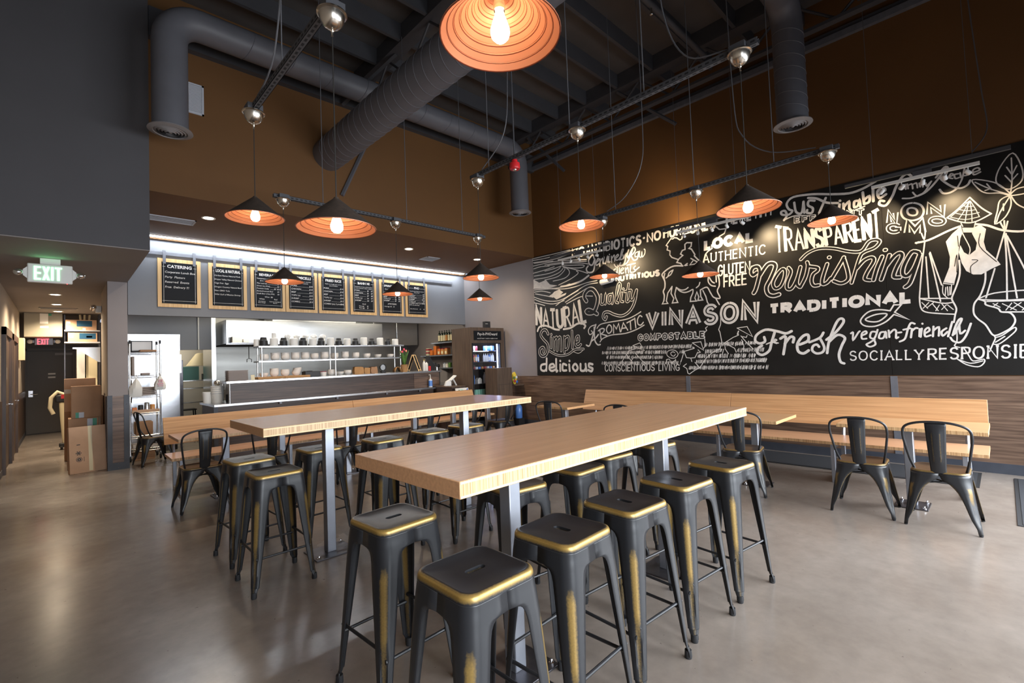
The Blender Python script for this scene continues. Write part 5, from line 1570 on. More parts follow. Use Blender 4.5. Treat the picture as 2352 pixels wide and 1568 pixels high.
mb = MB()
for y0, y1 in ((-2.0, 0.98), (0.983, 3.048), (3.051, 5.10), (5.103, 7.10)):
    f = lambda y: 3.640 + (y + 0.3) * 0.0085
    mb.prism([(y0 - MO.y, 0.0), (y1 - MO.y, 0.0), (y1 - MO.y, f(y1) - MO.z), (y0 - MO.y, f(y0) - MO.z)], XM - MO.x, -0.0005, 'x')
mb.build('panel', 'board', mural)
ww, wb, pw, pb = Paint(put_wall), Paint(put_wall), Paint(put_wall), Paint(put_wall)
for line in MURAL.strip().splitlines():
    head, body = line.split('|')
    layer, kind, corner, w, wi = [int(v) for v in head.split(',')]
    P = ww if layer else pw
    lift = 0.0016 if layer else 0.0
    for seg in body.split(';'):
        pts = [tuple(float(v) for v in p.split(',')) for p in seg.split()]
        if kind == 1:
            P.fill(pts, lift)
            continue
        if not corner:
            pts = smooth(pts)
        if kind == 2:
            pb.stroke(pts, w, 0.0013)
            continue
        P.stroke(pts, w * (0.86 if layer and not wi else 1.0), lift)
        if wi:
            wb.stroke(pts, wi, 0.0034)
STY = {'d': (0.13, 0), 'b': (0.31, 0), 't': (0.145, 0), 'o': (0.36, 0.15), 'i': (0.27, 0.05), 's': (0.14, 0), 'n': (0.34, 0.12), 'a': (0.105, 0), 'O': (0.34, 0.14)}
for s, st, c in MTEXT:
    gap = {'b': 0.34, 'i': 0.42, 'o': 0.52, 'n': 0.5, 's': 0.30, 'a': 0.26, 'd': 0.30}.get(st, 0.28)
    S_, W_ = word_strokes(s, gap)
    kw, ki = STY[st]
    if st == 'a':
        (b0, b1, b2, t0, t1, t2) = [(c[2 * i], c[2 * i + 1]) for i in range(6)]

        def mp(u, v):
            u = u / W_
            q = lambda p0, p1, p2: tuple(p0[a] * (1 - u) * (1 - 2 * u) + p1[a] * 4 * u * (1 - u) + p2[a] * u * (2 * u - 1) for a in (0, 1))
            B, T_ = q(b0, b1, b2), q(t0, t1, t2)
            return (B[0] + (T_[0] - B[0]) * v, B[1] + (T_[1] - B[1]) * v)
        hh = abs(t1[1] - b1[1])
    else:
        p0, p1, p2, p3 = [(c[2 * i], c[2 * i + 1]) for i in range(4)]
        ins = kw / 2 if st in 'boinO' else 0.0

        def mp(u, v):
            hm = ((p3[1] - p0[1]) + (p2[1] - p1[1])) / 2
            iu = ins * hm / max(1.0, abs(p1[0] - p0[0]))
            u = iu + (u / W_) * (1 - 2 * iu)
            v = ins + v * (1 - 2 * ins)
            return tuple((p0[a] * (1 - u) + p1[a] * u) * (1 - v) + (p3[a] * (1 - u) + p2[a] * u) * v for a in (0, 1))
        hh = ((p3[1] - p0[1]) + (p2[1] - p1[1])) / 2
    if st == 'O':
        kw, ki = 0.34, 0.16
    for pts, curve, ch, k in S_:
        if k == 'serif' and st not in 'sa':
            continue
        dense = []
        q = smooth(pts, 5) if curve else pts
        for i in range(len(q) - 1):
            m_ = 3 if st == 'a' else 1
            for j in range(m_):
                s_ = j / m_
                dense.append((q[i][0] * (1 - s_) + q[i + 1][0] * s_, q[i][1] * (1 - s_) + q[i + 1][1] * s_))
        dense.append(q[-1])
        w = kw * hh
        if st in 'da' and k == 0 and ch not in 'AMV':
            w *= 1.9 if st == 'd' else 1.7
        if st in 'a' and k == 'serif':
            w *= 0.55
        pp = [mp(*p) for p in dense]
        if st == '.':
            w *= 2
        ww.stroke(pp, w, 0.0016, cap=(st in 'ton' or s == '.'))
        if ki:
            wb.stroke(pp, ki * hh if st != 'O' else ki * hh, 0.0034, cap=False)
rnd = random.Random(3)
for y0, z0, y1, z1 in RICE:
    n = int(abs(y1 - y0) / 6)
    for i in range(n):
        u = rnd.random()
        y, z = y0 + (y1 - y0) * u, z0 + (z1 - z0) * u
        hgt = rnd.uniform(16, 36)
        pw.stroke([(y, z - hgt), (y - rnd.uniform(4, 22), z + hgt)], rnd.uniform(3.0, 6.5), cap=False)
pw.mb.build('drawings', 'chalk', mural, smooth=False)
pb.mb.build('drawing_lines', 'black_paint', mural, smooth=False)
ww.mb.build('lettering', 'chalk', mural, smooth=False)
wb.mb.build('inline_lettering', 'black_paint', mural, smooth=False)

t = thing('wall_floodlight', 'white capsule shaped twin lamp fixed to the mural under the painted word nutritious', 'light', (XM, 5.14, 2.885))
MB().tube([(-0.05, 0.16, -0.01), (-0.05, 0.14, -0.005), (-0.05, -0.10, 0.02), (-0.05, -0.14, 0.025)], [0.03, 0.055, 0.055, 0.035], 16).build('body', 'white_plastic', t)
MB().lathe([(0.001, -0.108), (0.036, -0.108), (0.042, -0.095), (0.042, -0.06)], (0, -0.08, 0.02), 18, axis='x').build('lens', 'chrome', t)
MB().box(-0.03, 0.0, -0.05, 0.05, -0.03, 0.03).build('mount', 'white_plastic', t)


# ================================================================ menu boards on their rail
t = thing('sign_rail', 'long grey steel bar on the blue grey wall carrying the menu boards', 'rail', (0.98, YM - 0.02, 3.445))
MB().box(0, 6.20, -0.012, 0.0, -0.028, 0.028).build('bar', 'strip', t, bevel=0.002)
sp_ = MB()
for k in range(8):
    sp_.cyl((0.15 + k * 0.84, 0.0, 0), (0.15 + k * 0.84, 0.02, 0), 0.012, 8)
sp_.build('standoff', 'strip', t)
L_, R_, C_ = 'LEFT', 'RIGHT', 'CENTER'


def priced(rows, z, dz, cols=1):
    """menu rows: (name, price[, price2])"""
    out, rules = [], []
    for r in rows:
        out.append((r[0], -0.205, z, 0.030, L_))
        if len(r) > 2:
            out.append((r[1], 0.115, z, 0.028, R_))
            out.append((r[2], 0.205, z, 0.028, R_))
            rules.append((-0.20 + 0.024 * len(r[0]) + 0.01, 0.055, z - 0.004))
        else:
            out.append((r[1], 0.205, z, 0.030, R_))
            rules.append((-0.20 + 0.024 * len(r[0]) + 0.01, 0.14, z - 0.004))
        z -= dz
    return out, rules


MENUS = []
MENUS.append(('CATERING', 0.050, [('Corporate Lunch Box', -0.205, 0.165, 0.034, L_), ('Party  Platters', -0.205, 0.082, 0.034, L_), ('Reserved  Events', -0.205, 0.0, 0.034, L_), ('Free  Delivery !!!', -0.205, -0.085, 0.034, L_)], [], 'catering'))
MENUS.append(('LOCAL & NATURAL', 0.050, [('Carlton Farms Natural Pork', -0.215, 0.180, 0.025, L_), ('Draper Valley Natural Chicken', -0.215, 0.112, 0.025, L_), ('Cage free  Eggs', -0.215, 0.046, 0.025, L_), ('Oregon Country Natural Beef', -0.215, -0.022, 0.025, L_), ('Non GMO Tofu', -0.215, -0.088, 0.025, L_), ('Wild Gulf of Mexico Shrimp', -0.215, -0.156, 0.025, L_)], [], 'local and natural'))
MENUS.append(('BEVERAGES', 0.044, [('Vietnamese coffee', -0.205, 0.19, 0.024, L_), ('$3', 0.19, 0.19, 0.024, R_), ('(hot / iced)', -0.15, 0.15, 0.022, L_), ('Thai iced tea', -0.205, 0.10, 0.024, L_), ('$3', 0.19, 0.10, 0.024, R_), ('Green tea (Hot)', -0.205, 0.052, 0.024, L_), ('$2', 0.19, 0.052, 0.024, R_), ('Fountain Sodas', -0.205, 0.004, 0.024, L_), ('$2  $2.5', 0.21, 0.004, 0.024, R_), ('Bottled/canned Beer', -0.205, -0.046, 0.024, L_), ('$5', 0.19, -0.046, 0.024, R_), ('Draft Beer (16oz IPA)', -0.205, -0.094, 0.024, L_), ('$5', 0.19, -0.094, 0.024, R_), ('Wine  $6', 0.0, -0.155, 0.026, C_), ('White', -0.12, -0.195, 0.025, C_), ('Red', 0.12, -0.195, 0.025, C_), ('Chardonnay', -0.12, -0.235, 0.018, C_), ('Pinot Grigio', -0.12, -0.262, 0.018, C_), ('Cabernet Sauvignon', 0.11, -0.235, 0.018, C_), ('Merlot', 0.11, -0.262, 0.018, C_)],
              [(-0.02, 0.15, 0.096), (0.0, 0.15, 0.048), (0.03, 0.09, 0.0)], 'beverages'))
meat = ('CHICKEN', 'BEEF', 'TOFU (v)', 'SHRIMP')
a, b = priced([('PORK', '$10'), ('CHICKEN', '$10'), ('BEEF', '$11'), ('TOFU (v)', '$10'), ('SHRIMP', '$12'), ('COMBO', '$13')], 0.10, 0.062)
MENUS.append(('VERMICELLI', 0.048, [('Rice noodles, cilantro, cucumber', 0, 0.195, 0.019, C_), ('bean sprouts, peanuts', 0, 0.160, 0.019, C_)] + a, b, 'vermicelli'))
a, b = priced([('PORK', '$10'), ('CHICKEN', '$10'), ('BEEF', '$11'), ('TOFU (v)', '$10'), ('SHRIMP', '$12'), ('COMBO (any 2 proteins)', '$13')], 0.10, 0.064)
MENUS.append(('FRIED RICE', 0.048, [('Fried rice w/ eggs, peas, carrots', 0, 0.195, 0.019, C_), ('onion & shallots', 0, 0.160, 0.019, C_)] + a, b, 'fried rice'))
a, b = priced([('PORK', '$5', '$7'), ('CHICKEN', '$6', '$7'), ('BEEF', '$7', '$8'), ('TOFU (v)', '$6', '$7'), ('SHRIMP', '$8', '$9')], 0.105, 0.054)
MENUS.append(('BANH MI', 0.048, [('Sandwiches w/ mayo, pickled daikon', 0, 0.190, 0.019, C_), ('carrots, cucumber, cilantro, jalapeno', 0, 0.158, 0.019, C_)] + a + [('PLUS', 0, -0.185, 0.026, C_), ('One egg', -0.12, -0.228, 0.024, L_), ('$2', 0.10, -0.228, 0.024, R_), ('Two eggs', -0.12, -0.268, 0.024, L_), ('$3', 0.10, -0.268, 0.024, R_)], b, 'banh mi'))
a, b = priced([('PORK', '$6', '$7'), ('CHICKEN', '$6', '$7'), ('BEEF', '$7', '$8'), ('TOFU (v)', '$6', '$6'), ('SHRIMP', '$7', '$7')], 0.105, 0.045)
MENUS.append(('SPRING ROLLS', 0.042, [('Rice paper wraps, lettuce, mint', 0, 0.190, 0.019, C_), ('vermicelli, peanut sauce', 0, 0.158, 0.019, C_)] + a + [('APPETIZERS', 0, -0.150, 0.030, C_), ('Fried egg rolls ... $5', -0.19, -0.205, 0.022, L_)], b, 'spring rolls'))
a, b = priced([('PORK', '$9'), ('BRISKET', '$9'), ('CHICKEN', '$9'), ('SHRIMP', '$12'), ('TOFU (v)', '$9'), ('COMBO (any 2 proteins)', '$12')], 0.115, 0.042)
MENUS.append(('PHO', 0.048, [('Served w/ side of basil, bean sprouts', 0, 0.190, 0.018, C_), ('& slice of lime', 0, 0.158, 0.018, C_)] + a + [('KEITI (Noodle soup)', -0.205, -0.137, 0.022, L_), ('Side of Pho broth', -0.19, -0.228, 0.020, L_), ('$2', 0.10, -0.228, 0.020, R_), ('$3', 0.20, -0.228, 0.020, R_)], b, 'pho'))
XS = (1.46, 2.18, 2.85, 3.465, 4.10, 4.77, 5.45, 6.11)
for i, ((head, hh, lines, rules, what), x) in enumerate(zip(MENUS, XS)):
    zc = 2.960
    t = thing('menu_board', 'bamboo framed chalkboard menu headed %s' % what, 'menu board', (x, YM - 0.012, zc), group='menu boards on the steel rail')
    W, Hh = 0.302, 0.406
    fr = MB()
    fr.box(-W, W, -0.022, 0.0, -Hh, Hh)
    fr.build('frame', 'menu_frame', t, bevel=0.002)
    MB().box(-0.245, 0.245, -0.030, -0.022, -0.345, 0.345).build('slate', 'menu_black', t)
    for sx in (-0.21, 0.21):
        s = MB().box(sx - 0.021, sx + 0.021, -0.036, -0.030, 0.315, 0.535).box(sx - 0.021, sx + 0.021, -0.036, 0.0, 0.530, 0.535)
        s.build('strap', 'strip', t)
    c = MB()
    y = -0.0305

    def put(a_, b_, l_=0.0, y=y):
        return (a_, y - l_, b_)
    text_mesh([(head, 0.0, 0.252, hh, C_)], put, c, bold=0.028, most=0.39)
    text_mesh(lines, put, c, bold=0.004, shear=0.12, most=0.425)
    hw = min(0.195, len(head) * hh * 0.44)
    for a0, a1, b0, b1 in ((-0.235, -hw - 0.02, 0.266, 0.270), (hw + 0.02, 0.235, 0.266, 0.270), (-0.235, 0.235, -0.302, -0.298), (-0.222, -0.218, -0.33, 0.32), (0.218, 0.222, -0.33, 0.32)):
        if a1 > a0:
            c.box(a0, a1, y - 0.0006, y, b0, b1)
    for r0, r1, z in rules:
        if r1 > r0:
            c.box(r0, r1, y - 0.0006, y, z, z + 0.0022)
    c.build('chalk_writing', 'chalk', t, smooth=False)

# ================================================================ pass counter
t = thing('pass_counter', 'long dark veneer service counter with steel tops and a raised pass ledge', 'counter', (1.80, 8.90, 0))
MB().box(0.03, 4.28, 0.05, 1.05, 0.0, 0.872).build('body', 'dark_veneer', t)
MB().box(0.0, 0.06, 0.02, 0.08, 0.0, 0.872).build('corner_guard', 'baseboard', t)
MB().box(0.0, 4.32, 0.0, 1.10, 0.872, 0.912).build('worktop', 'counter_steel', t, bevel=0.004)
MB().box(0.27, 3.85, 0.16, 0.20, 0.912, 1.24).build('pass_front', 'dark_veneer', t)
MB().box(3.852, 4.52, 0.155, 0.20, 0.912, 1.24).build('pass_front', 'wainscot_x', t)
MB().box(0.20, 4.56, 0.10, 0.72, 1.24, 1.280).build('ledge', 'counter_steel', t, bevel=0.004)
MB().tube([(0.27, 0.19, 0.912), (0.27, 0.19, 1.24)], 0.02, 12).build('post', 'stainless', t)
MB().tube([(0.27, 0.66, 0.912), (0.27, 0.66, 1.24)], 0.02, 12).build('post', 'stainless', t)
bk = MB()
for xx in (1.02, 2.05, 3.1, 3.9):
    bk.box(xx - 0.02, xx + 0.02, 0.0, 0.012, 0.84, 0.872)
bk.build('bracket', 'strip', t)

t = thing('over_shelf', 'two tier steel shelf standing on the pass ledge loaded with bowls', 'shelf', (2.58, 9.28, 1.280))
for z in (0.335, 0.605):
    MB().box(0.0, 2.98, 0.0, 0.32, z - 0.032, z).build('shelf_board', 'counter_steel', t, bevel=0.004)
for x in (0.06, 1.42, 2.90):
    for y in (0.03, 0.29):
        MB().tube([(x, y, 0), (x, y, 0.575)], 0.014, 10).build('post', 'chrome', t)

ZT, ZMID, ZL = 1.280 + 0.605, 1.280 + 0.335, 1.280


def bowl_proto(r, h, m, name, cat):
    o = MB().lathe([(0.001, 0.004), (r * 0.5, 0.004), (r * 0.5, 0.0), (r * 0.56, 0.0), (r * 0.60, 0.008), (r * 0.86, h * 0.32), (r * 0.97, h * 0.66), (r, h), (r * 0.97, h + 0.002), (r * 0.93, h * 0.66), (r * 0.80, h * 0.34), (r * 0.5, 0.014), (0.001, 0.012)], (0, 0, 0), 28).build(name, m, angle=50)
    tag(o, '', cat)
    return o


bowl0 = bowl_proto(0.076, 0.070, 'porcelain', 'soup_bowl', 'bowl')
_first_bowl = [bowl0]


def put_bowl(x, y, z, label, group, tilt=0.0, sc_=1.0):
    if _first_bowl:
        o = _first_bowl.pop()
    else:
        o = bowl0.copy()
        COL.objects.link(o)
    o.location = (x, y, z)
    o.rotation_euler = (0, tilt, 0)
    o.scale = (sc_, sc_, sc_)
    o['label'], o['group'], o['category'] = label, group, 'bowl'


lvl = ['lowest', 'second', 'third', 'fourth', 'fifth', 'sixth']
midx = [2.72, 2.905, 3.085, 3.27, 3.455, 3.635, 3.835, 4.04, 4.26, 4.49, 4.74, 5.0, 5.30]
midn = [3, 4, 4, 4, 4, 3, 4, 3, 4, 3, 2, 1, 1]
for i, (x, n) in enumerate(zip(midx, midn)):
    for k in range(n):
        put_bowl(x, 9.44, ZMID + 0.0245 * k, '%s off-white bowl in the %s stack from the left on the middle steel shelf' % (lvl[k], ORD[i]), 'bowls stacked on the middle steel shelf')
lowx = [(2.70, 1), (2.88, 4), (3.07, 3), (3.27, 4), (3.96, 3), (4.135, 1), (4.30, 2)]
for i, (x, n) in enumerate(lowx):
    zb = ZL + (0.040 if x < 3.4 else 0.0)
    for k in range(n):
        put_bowl(x + 0.012 * k * (1 if i == 3 else 0), 9.42, zb + 0.0255 * k, '%s off-white bowl in the %s stack from the left on the pass ledge' % (lvl[k], ORD[i]), 'bowls stacked on the pass ledge', tilt=(-0.04 * k if i == 3 else 0.0))
t = None
o = MB().box(0, 0.45, -0.16, 0.16, 0, 0.04).build('wooden_riser', 'kraft', bevel=0.003)
o.location = (2.55, 9.38, ZL)
tag(o, 'low brown wooden riser at the left end under the ledge bowls', 'riser')
o = MB().box(0, 0.46, -0.16, 0.16, 0, 0.04).build('wooden_riser', 'kraft', bevel=0.003)
o.location = (3.003, 9.38, ZL)
tag(o, 'low brown wooden riser under the tilted stack of ledge bowls', 'riser')

# upper shelf: black takeout tubs between white tubs
t = thing('takeout_tub', 'tub', 'tub')
MB().lathe([(0.001, 0.0), (0.070, 0.0), (0.072, 0.008), (0.070, 0.092), (0.071, 0.097), (0.068, 0.101), (0.058, 0.118)], (0, 0, 0), 28).build('lower_stack', 'black', t)
MB().lathe([(0.058, 0.117), (0.053, 0.150), (0.049, 0.163), (0.001, 0.165)], (0, 0, 0), 28).build('upper_stack', 'black', t)
tub0 = t
bx = [2.71, 3.06, 3.42, 3.77, 4.13, 4.49, 4.86, 5.24]
for i, x in enumerate(bx):
    lab = '%s black stack of takeout tubs from the left on the top steel shelf' % ORD[i]
    if i == 0:
        t.location = (x, 9.44, ZT)
        t['label'], t['group'] = lab, 'black tubs on the top steel shelf'
    else:
        dup(tub0, (x, 9.44, ZT), 0, lab, 'black tubs on the top steel shelf', (0.97 - 0.012 * i,) * 3)
t = thing('lid_stack', 'lids', 'lids')
lp = [(0.001, 0.0), (0.068, 0.0)]
for k in range(11):
    lp += [(0.0690, 0.003 + 0.0125 * k), (0.0684, 0.008 + 0.0125 * k)]
lp += [(0.067, 0.142), (0.058, 0.150), (0.001, 0.152)]
MB().lathe(lp, (0, 0, 0), 28).build('stacked_lids', 'white_plastic', t)
lid0 = t
wx = [2.62, 2.885, 3.24, 3.60, 3.955, 4.305, 4.675, 5.05, 5.42]
wy = [9.52, 9.42, 9.42, 9.42, 9.42, 9.42, 9.42, 9.42, 9.42]
ws = [0.90, 1.0, 0.98, 0.95, 1.06, 0.95, 1.12, 1.07, 0.90]
for i, x in enumerate(wx):
    lab = '%s white stack of takeout lids from the left on the top steel shelf' % ORD[i]
    if i == 0:
        t.location = (x, wy[i], ZT)
        t.scale = (ws[i] * 0.85, ws[i] * 0.85, ws[i])
        t['label'], t['group'] = lab, 'white lid stacks on the top steel shelf'
    else:
        dup(lid0, (x, wy[i], ZT), 0, lab, 'white lid stacks on the top steel shelf', (1, 1, ws[i]))


def crumple(c, rx, ry, rz, seed, n=16, m=10, amt=0.22):
    r = random.Random(seed)
    rows = []
    ph = [r.uniform(0, 6.28) for _ in range(6)]
    for i in range(m + 1):
        a = -PI / 2 + PI * i / m
        row = []
        for k in range(n):
            b = 2 * PI * k / n
            q = 1 + amt * (math.sin(3 * b + ph[0] + 2 * a) * 0.4 + math.sin(5 * b + ph[1]) * 0.3 + math.sin(4 * a + ph[2] + b) * 0.3 + r.uniform(-0.25, 0.25))
            row.append((c[0] + rx * q * math.cos(a) * math.cos(b), c[1] + ry * q * math.cos(a) * math.sin(b), c[2] + rz * q * math.sin(a)))
        rows.append(row)
    return MB().grid(rows, closed_u=True)


for i, (x, zz, lab) in enumerate(((3.16, 0.185, 'crumpled white bag leftmost of the row on the lid stacks'), (3.34, 0.180, 'crumpled white bag second of the row above the white lids'), (3.50, 0.175, 'crumpled white bag in the middle of the row above the third black tub'), (3.66, 0.180, 'crumpled white bag on the fourth white lid stack'), (3.84, 0.165, 'crumpled white bag alone above the fourth black tub'))):
    o = crumple((0, 0, 0), 0.058, 0.05, 0.044, 30 + i).build('plastic_bag', 'white_plastic', smooth=False)
    o.location = (x, 9.53, ZT + zz - 0.145)
    o.scale = (1, 1, 1)
    o.location.z = ZT + 0.19
    tag(o, lab, 'bag', 'white bags on the top steel shelf')
    bxs = MB().lathe([(0.001, 0), (0.048, 0), (0.046, 0.145), (0.001, 0.146)], (0, 0, 0), 16).build('cup_stack', 'white_plastic')
    bxs.location = (x, 9.53, ZT)
    tag(bxs, 'white cup stack under the %s bag of the top shelf row' % ORD[i], 'cups', 'white cup stacks under the bags')
o = MB().lathe([(0.001, 0), (0.042, 0), (0.036, 0.09), (0.001, 0.092)], (0, 0, 0), 18).build('cup_stack', 'white_plastic')
o.location = (2.885, 9.42, ZT + 0.153)
tag(o, 'small white cup stack on top of the second lid stack', 'cups')

# ledge odds and ends
o = MB().box(-0.14, 0.14, -0.10, 0.10, 0, 0.105).box(-0.12, 0.0, -0.09, 0.09, 0.105, 0.115).build('cooking_pans', 'black', bevel=0.012)
o.location = (3.55, 9.42, ZL)
tag(o, 'black pan stack on the ledge right of the tilted bowls', 'pans')
t = thing('steel_cup', 'pink beige tumbler with a dark red rim on the ledge', 'cup', (3.79, 9.42, ZL))
MB().lathe([(0.001, 0), (0.058, 0), (0.066, 0.088), (0.062, 0.088), (0.055, 0.006), (0.001, 0.006)], (0, 0, 0), 20).build('body', 'porcelain', t)
MB().lathe([(0.0665, 0.080), (0.0672, 0.092), (0.061, 0.092), (0.0615, 0.080)], (0, 0, 0), 20).build('rim', 'drink_red', t)


def paper_bag(x, w, h, lab, tone='kraft'):
    o = MB()
    rows = []
    r = random.Random(int(x * 100))
    for z, k in ((0, 1), (h * 0.5, 1.03), (h * 0.85, 0.98), (h, 0.9)):
        rows.append([(sx * w / 2 * k + r.uniform(-.006, .006), sy * 0.055 * k, z + r.uniform(-.008, .008)) for sx, sy in ((-1, -1), (0, -1.12), (1, -1), (1.04, 0), (1, 1), (0, 1.1), (-1, 1), (-1.04, 0))])
    o.grid(rows, closed_u=True)
    o.f.append(tuple(range(24, 32)))
    b = o.build('paper_bag', tone, smooth=False)
    b.location = (x, 9.42, ZL)
    tag(b, lab, 'bag', 'brown paper bags on the ledge')


paper_bag(4.53, 0.20, 0.150, 'widest brown paper bag on the ledge, left of the other bags')
paper_bag(4.71, 0.13, 0.125, 'middle brown paper bag on the ledge')
paper_bag(4.87, 0.15, 0.140, 'rightmost brown paper bag on the ledge, beside the round gauge', 'card_dark')
t = thing('round_scale', 'round black rimmed dial standing on the ledge behind the paper bags', 'scale', (5.10, 9.42, ZL))
MB().lathe([(0.062, -0.02), (0.075, -0.02), (0.078, 0.0), (0.075, 0.02), (0.062, 0.02)], (0, 0, 0.12), 30, axis='y').build('rim', 'black', t)
MB().lathe([(0.001, -0.006), (0.064, -0.006), (0.064, 0.006), (0.001, 0.006)], (0, 0, 0.12), 30, axis='y').build('dial', 'stainless', t)
MB().box(-0.05, 0.05, -0.04, 0.04, 0, 0.05).build('foot', 'black', t, bevel=0.01)

for k in range(13):
    o = MB().prism(rrect(0.155, 0.10, 0.02, 3), 0, 0.009).prism(rrect(0.165, 0.11, 0.025, 3), 0.009, 0.0125).build('serving_tray', 'tray', smooth=False) if k == 0 else None
    if k == 0:
        tray0 = o
    else:
        o = tray0.copy()
        COL.objects.link(o)
    o.location = (2.23 + random.uniform(-.006, .006), 9.30, ZL + 0.0138 * k)
    tag(o, '%s grey brown tray from the bottom of the left stack on the pass ledge' % ORD[k], 'tray', 'trays on the pass ledge')
o = MB().box(-0.03, 0.03, -0.002, 0.002, 0, 0.09).build('paper_card', 'label_cream')
o.location = (2.46, 9.20, ZL)
o.rotation_euler = (math.radians(-12), 0, 0)
tag(o, 'small cream card standing between the trays and the ledge bowls', 'card')

# left end of the worktop: buckets, ladles
t = thing('bucket', 'lowest white bucket of the nested stack at the left end of the counter', 'bucket', (1.985, 9.55, 0.912), group='white buckets on the counter end')
MB().lathe([(0.001, 0.0), (0.082, 0.0), (0.098, 0.165), (0.104, 0.166), (0.104, 0.178), (0.097, 0.178), (0.080, 0.01), (0.001, 0.01)], (0, 0, 0), 26).build('pail', 'white_plastic', t)
bk0 = t
for k in range(1, 4):
    dup(bk0, (1.985, 9.55, 0.912 + 0.036 * k), 0, '%s white bucket from the bottom of the nested stack on the counter end' % ORD[k], 'white buckets on the counter end')
o = MB().lathe([(0.001, 0), (0.062, 0), (0.074, 0.19), (0.070, 0.19), (0.058, 0.008), (0.001, 0.008)], (0, 0, 0), 22).build('plastic_tub', 'white_plastic')
o.location = (1.845, 9.62, 0.912)
tag(o, 'single white tub left of the nested buckets', 'tub')
t = thing('ladle_holder', 'steel canister with upright ladles beside the white buckets', 'utensils', (2.14, 9.52, 0.912))
MB().lathe([(0.001, 0), (0.035, 0), (0.037, 0.13), (0.034, 0.13), (0.033, 0.005), (0.001, 0.005)], (0, 0, 0), 18).build('canister', 'black', t)
for dx, dy, hh in ((-0.012, 0.0, 0.34), (0.014, 0.008, 0.36), (0.0, -0.012, 0.31)):
    MB().tube([(dx, dy, 0.01), (dx * 1.6, dy * 1.6, hh - 0.02), (dx * 1.6 - 0.008, dy * 1.6, hh), (dx * 1.6 - 0.03, dy * 1.6, hh - 0.01)], 0.006, 6).build('ladle', 'chrome', t)
o = MB().ball((0, 0, 0.05), 0.055, rz=0.05).build('wire_strainer', 'nickel')
o.location = (1.985, 9.55, 0.912 + 0.29)
tag(o, 'round bronze strainer lying on top of the bucket stack', 'strainer')

# right end of the ledge
t = thing('tulip_pot', 'pink tulips in a paper wrapped pot on the pass ledge', 'flowers', (5.515, 9.22, ZL))
MB().lathe([(0.001, 0), (0.058, 0), (0.062, 0.02), (0.075, 0.15), (0.084, 0.165), (0.074, 0.165), (0.07, 0.15), (0.001, 0.14)], (0, 0, 0), 18).build('wrapped_pot', 'kraft', t)
st_ = MB()
lf = MB()
rr = random.Random(5)
heads = [(-0.075, 0.0, 0.42), (0.01, 0.01, 0.48), (0.05, -0.01, 0.445), (-0.02, 0.03, 0.43)]
for x, y, z in heads:
    st_.tube([(x * 0.2, y * 0.2, 0.14), (x * 0.5, y * 0.5, 0.28), (x, y, z)], 0.005, 6)
for k in range(9):
    a_ = k * 0.72
    q = Vector((math.cos(a_), math.sin(a_) * 0.7, 0))
    top = rr.uniform(0.26, 0.36)
    P_ = [Vector((0, 0, 0.13)) + q * 0.02, Vector((0, 0, 0.13 + top * 0.45)) + q * 0.05, Vector((0, 0, 0.13 + top * 0.8)) + q * 0.09, Vector((0, 0, 0.13 + top)) + q * 0.12]
    s_ = q.cross(Vector((0, 0, 1)))
    lf.grid([[tuple(p - s_ * w_), tuple(p - q * 0.004), tuple(p + s_ * w_)] for p, w_ in zip(P_, (0.010, 0.020, 0.015, 0.002))])
st_.build('stem', 'green', t)
lf.build('leaf', 'green', t, solid=0.001)
for k, (x, y, z) in enumerate(heads):
    MB().lathe([(0.001, -0.01), (0.016, -0.004), (0.022, 0.012), (0.020, 0.030), (0.010, 0.045), (0.001, 0.046)], (x, y, z), 10).build('flower', 'pink' if k != 0 and k != 2 else 'peach', t)
o = MB()
rows = []
for i in range(9):
    a_ = PI * i / 8
    rows.append([(0.075 * math.cos(a_), -0.06, 0.005 + 0.115 * math.sin(a_)), (0.072 * math.cos(a_), 0.07, 0.005 + 0.105 * math.sin(a_))])
o.grid(rows)
o = o.build('kraft_wrap', 'kraft', solid=0.003)
o.location = (5.36, 9.26, ZL)
tag(o, 'arched piece of brown paper left of the tulip pot', 'paper')
t = thing('tabletop_easel', 'small wooden A-frame chalkboard standing on the pass ledge', 'sign', (5.76, 9.22, ZL), math.radians(-60))
for sgn in (-1, 1):
    f = MB()
    P0, P1 = Vector((sgn * 0.15, 0, 0)), Vector((sgn * 0.012, 0, 0.365))
    for y in (-0.055, 0.055):
        f.tube([P0 + Vector((0, y, 0)), P1 + Vector((0, y, 0))], 0.011, 4)
    f.tube([P0 * 0.92 + P1 * 0.08 + Vector((0, -0.055, 0)), P0 * 0.92 + P1 * 0.08 + Vector((0, 0.055, 0))], 0.010, 4)
    f.tube([P1 + Vector((0, -0.055, 0)), P1 + Vector((0, 0.055, 0))], 0.010, 4)
    o = f.build('frame', 'menu_frame', t)
    d = (P1 - P0)
    g = MB().add([tuple(P0 + d * 0.12 + Vector((0, -0.05, 0))), tuple(P0 + d * 0.12 + Vector((0, 0.05, 0))), tuple(P1 - d * 0.03 + Vector((0, 0.05, 0))), tuple(P1 - d * 0.03 + Vector((0, -0.05, 0)))], [(0, 1, 2, 3)])
    g.build('slate', 'menu_black', t, solid=0.004)


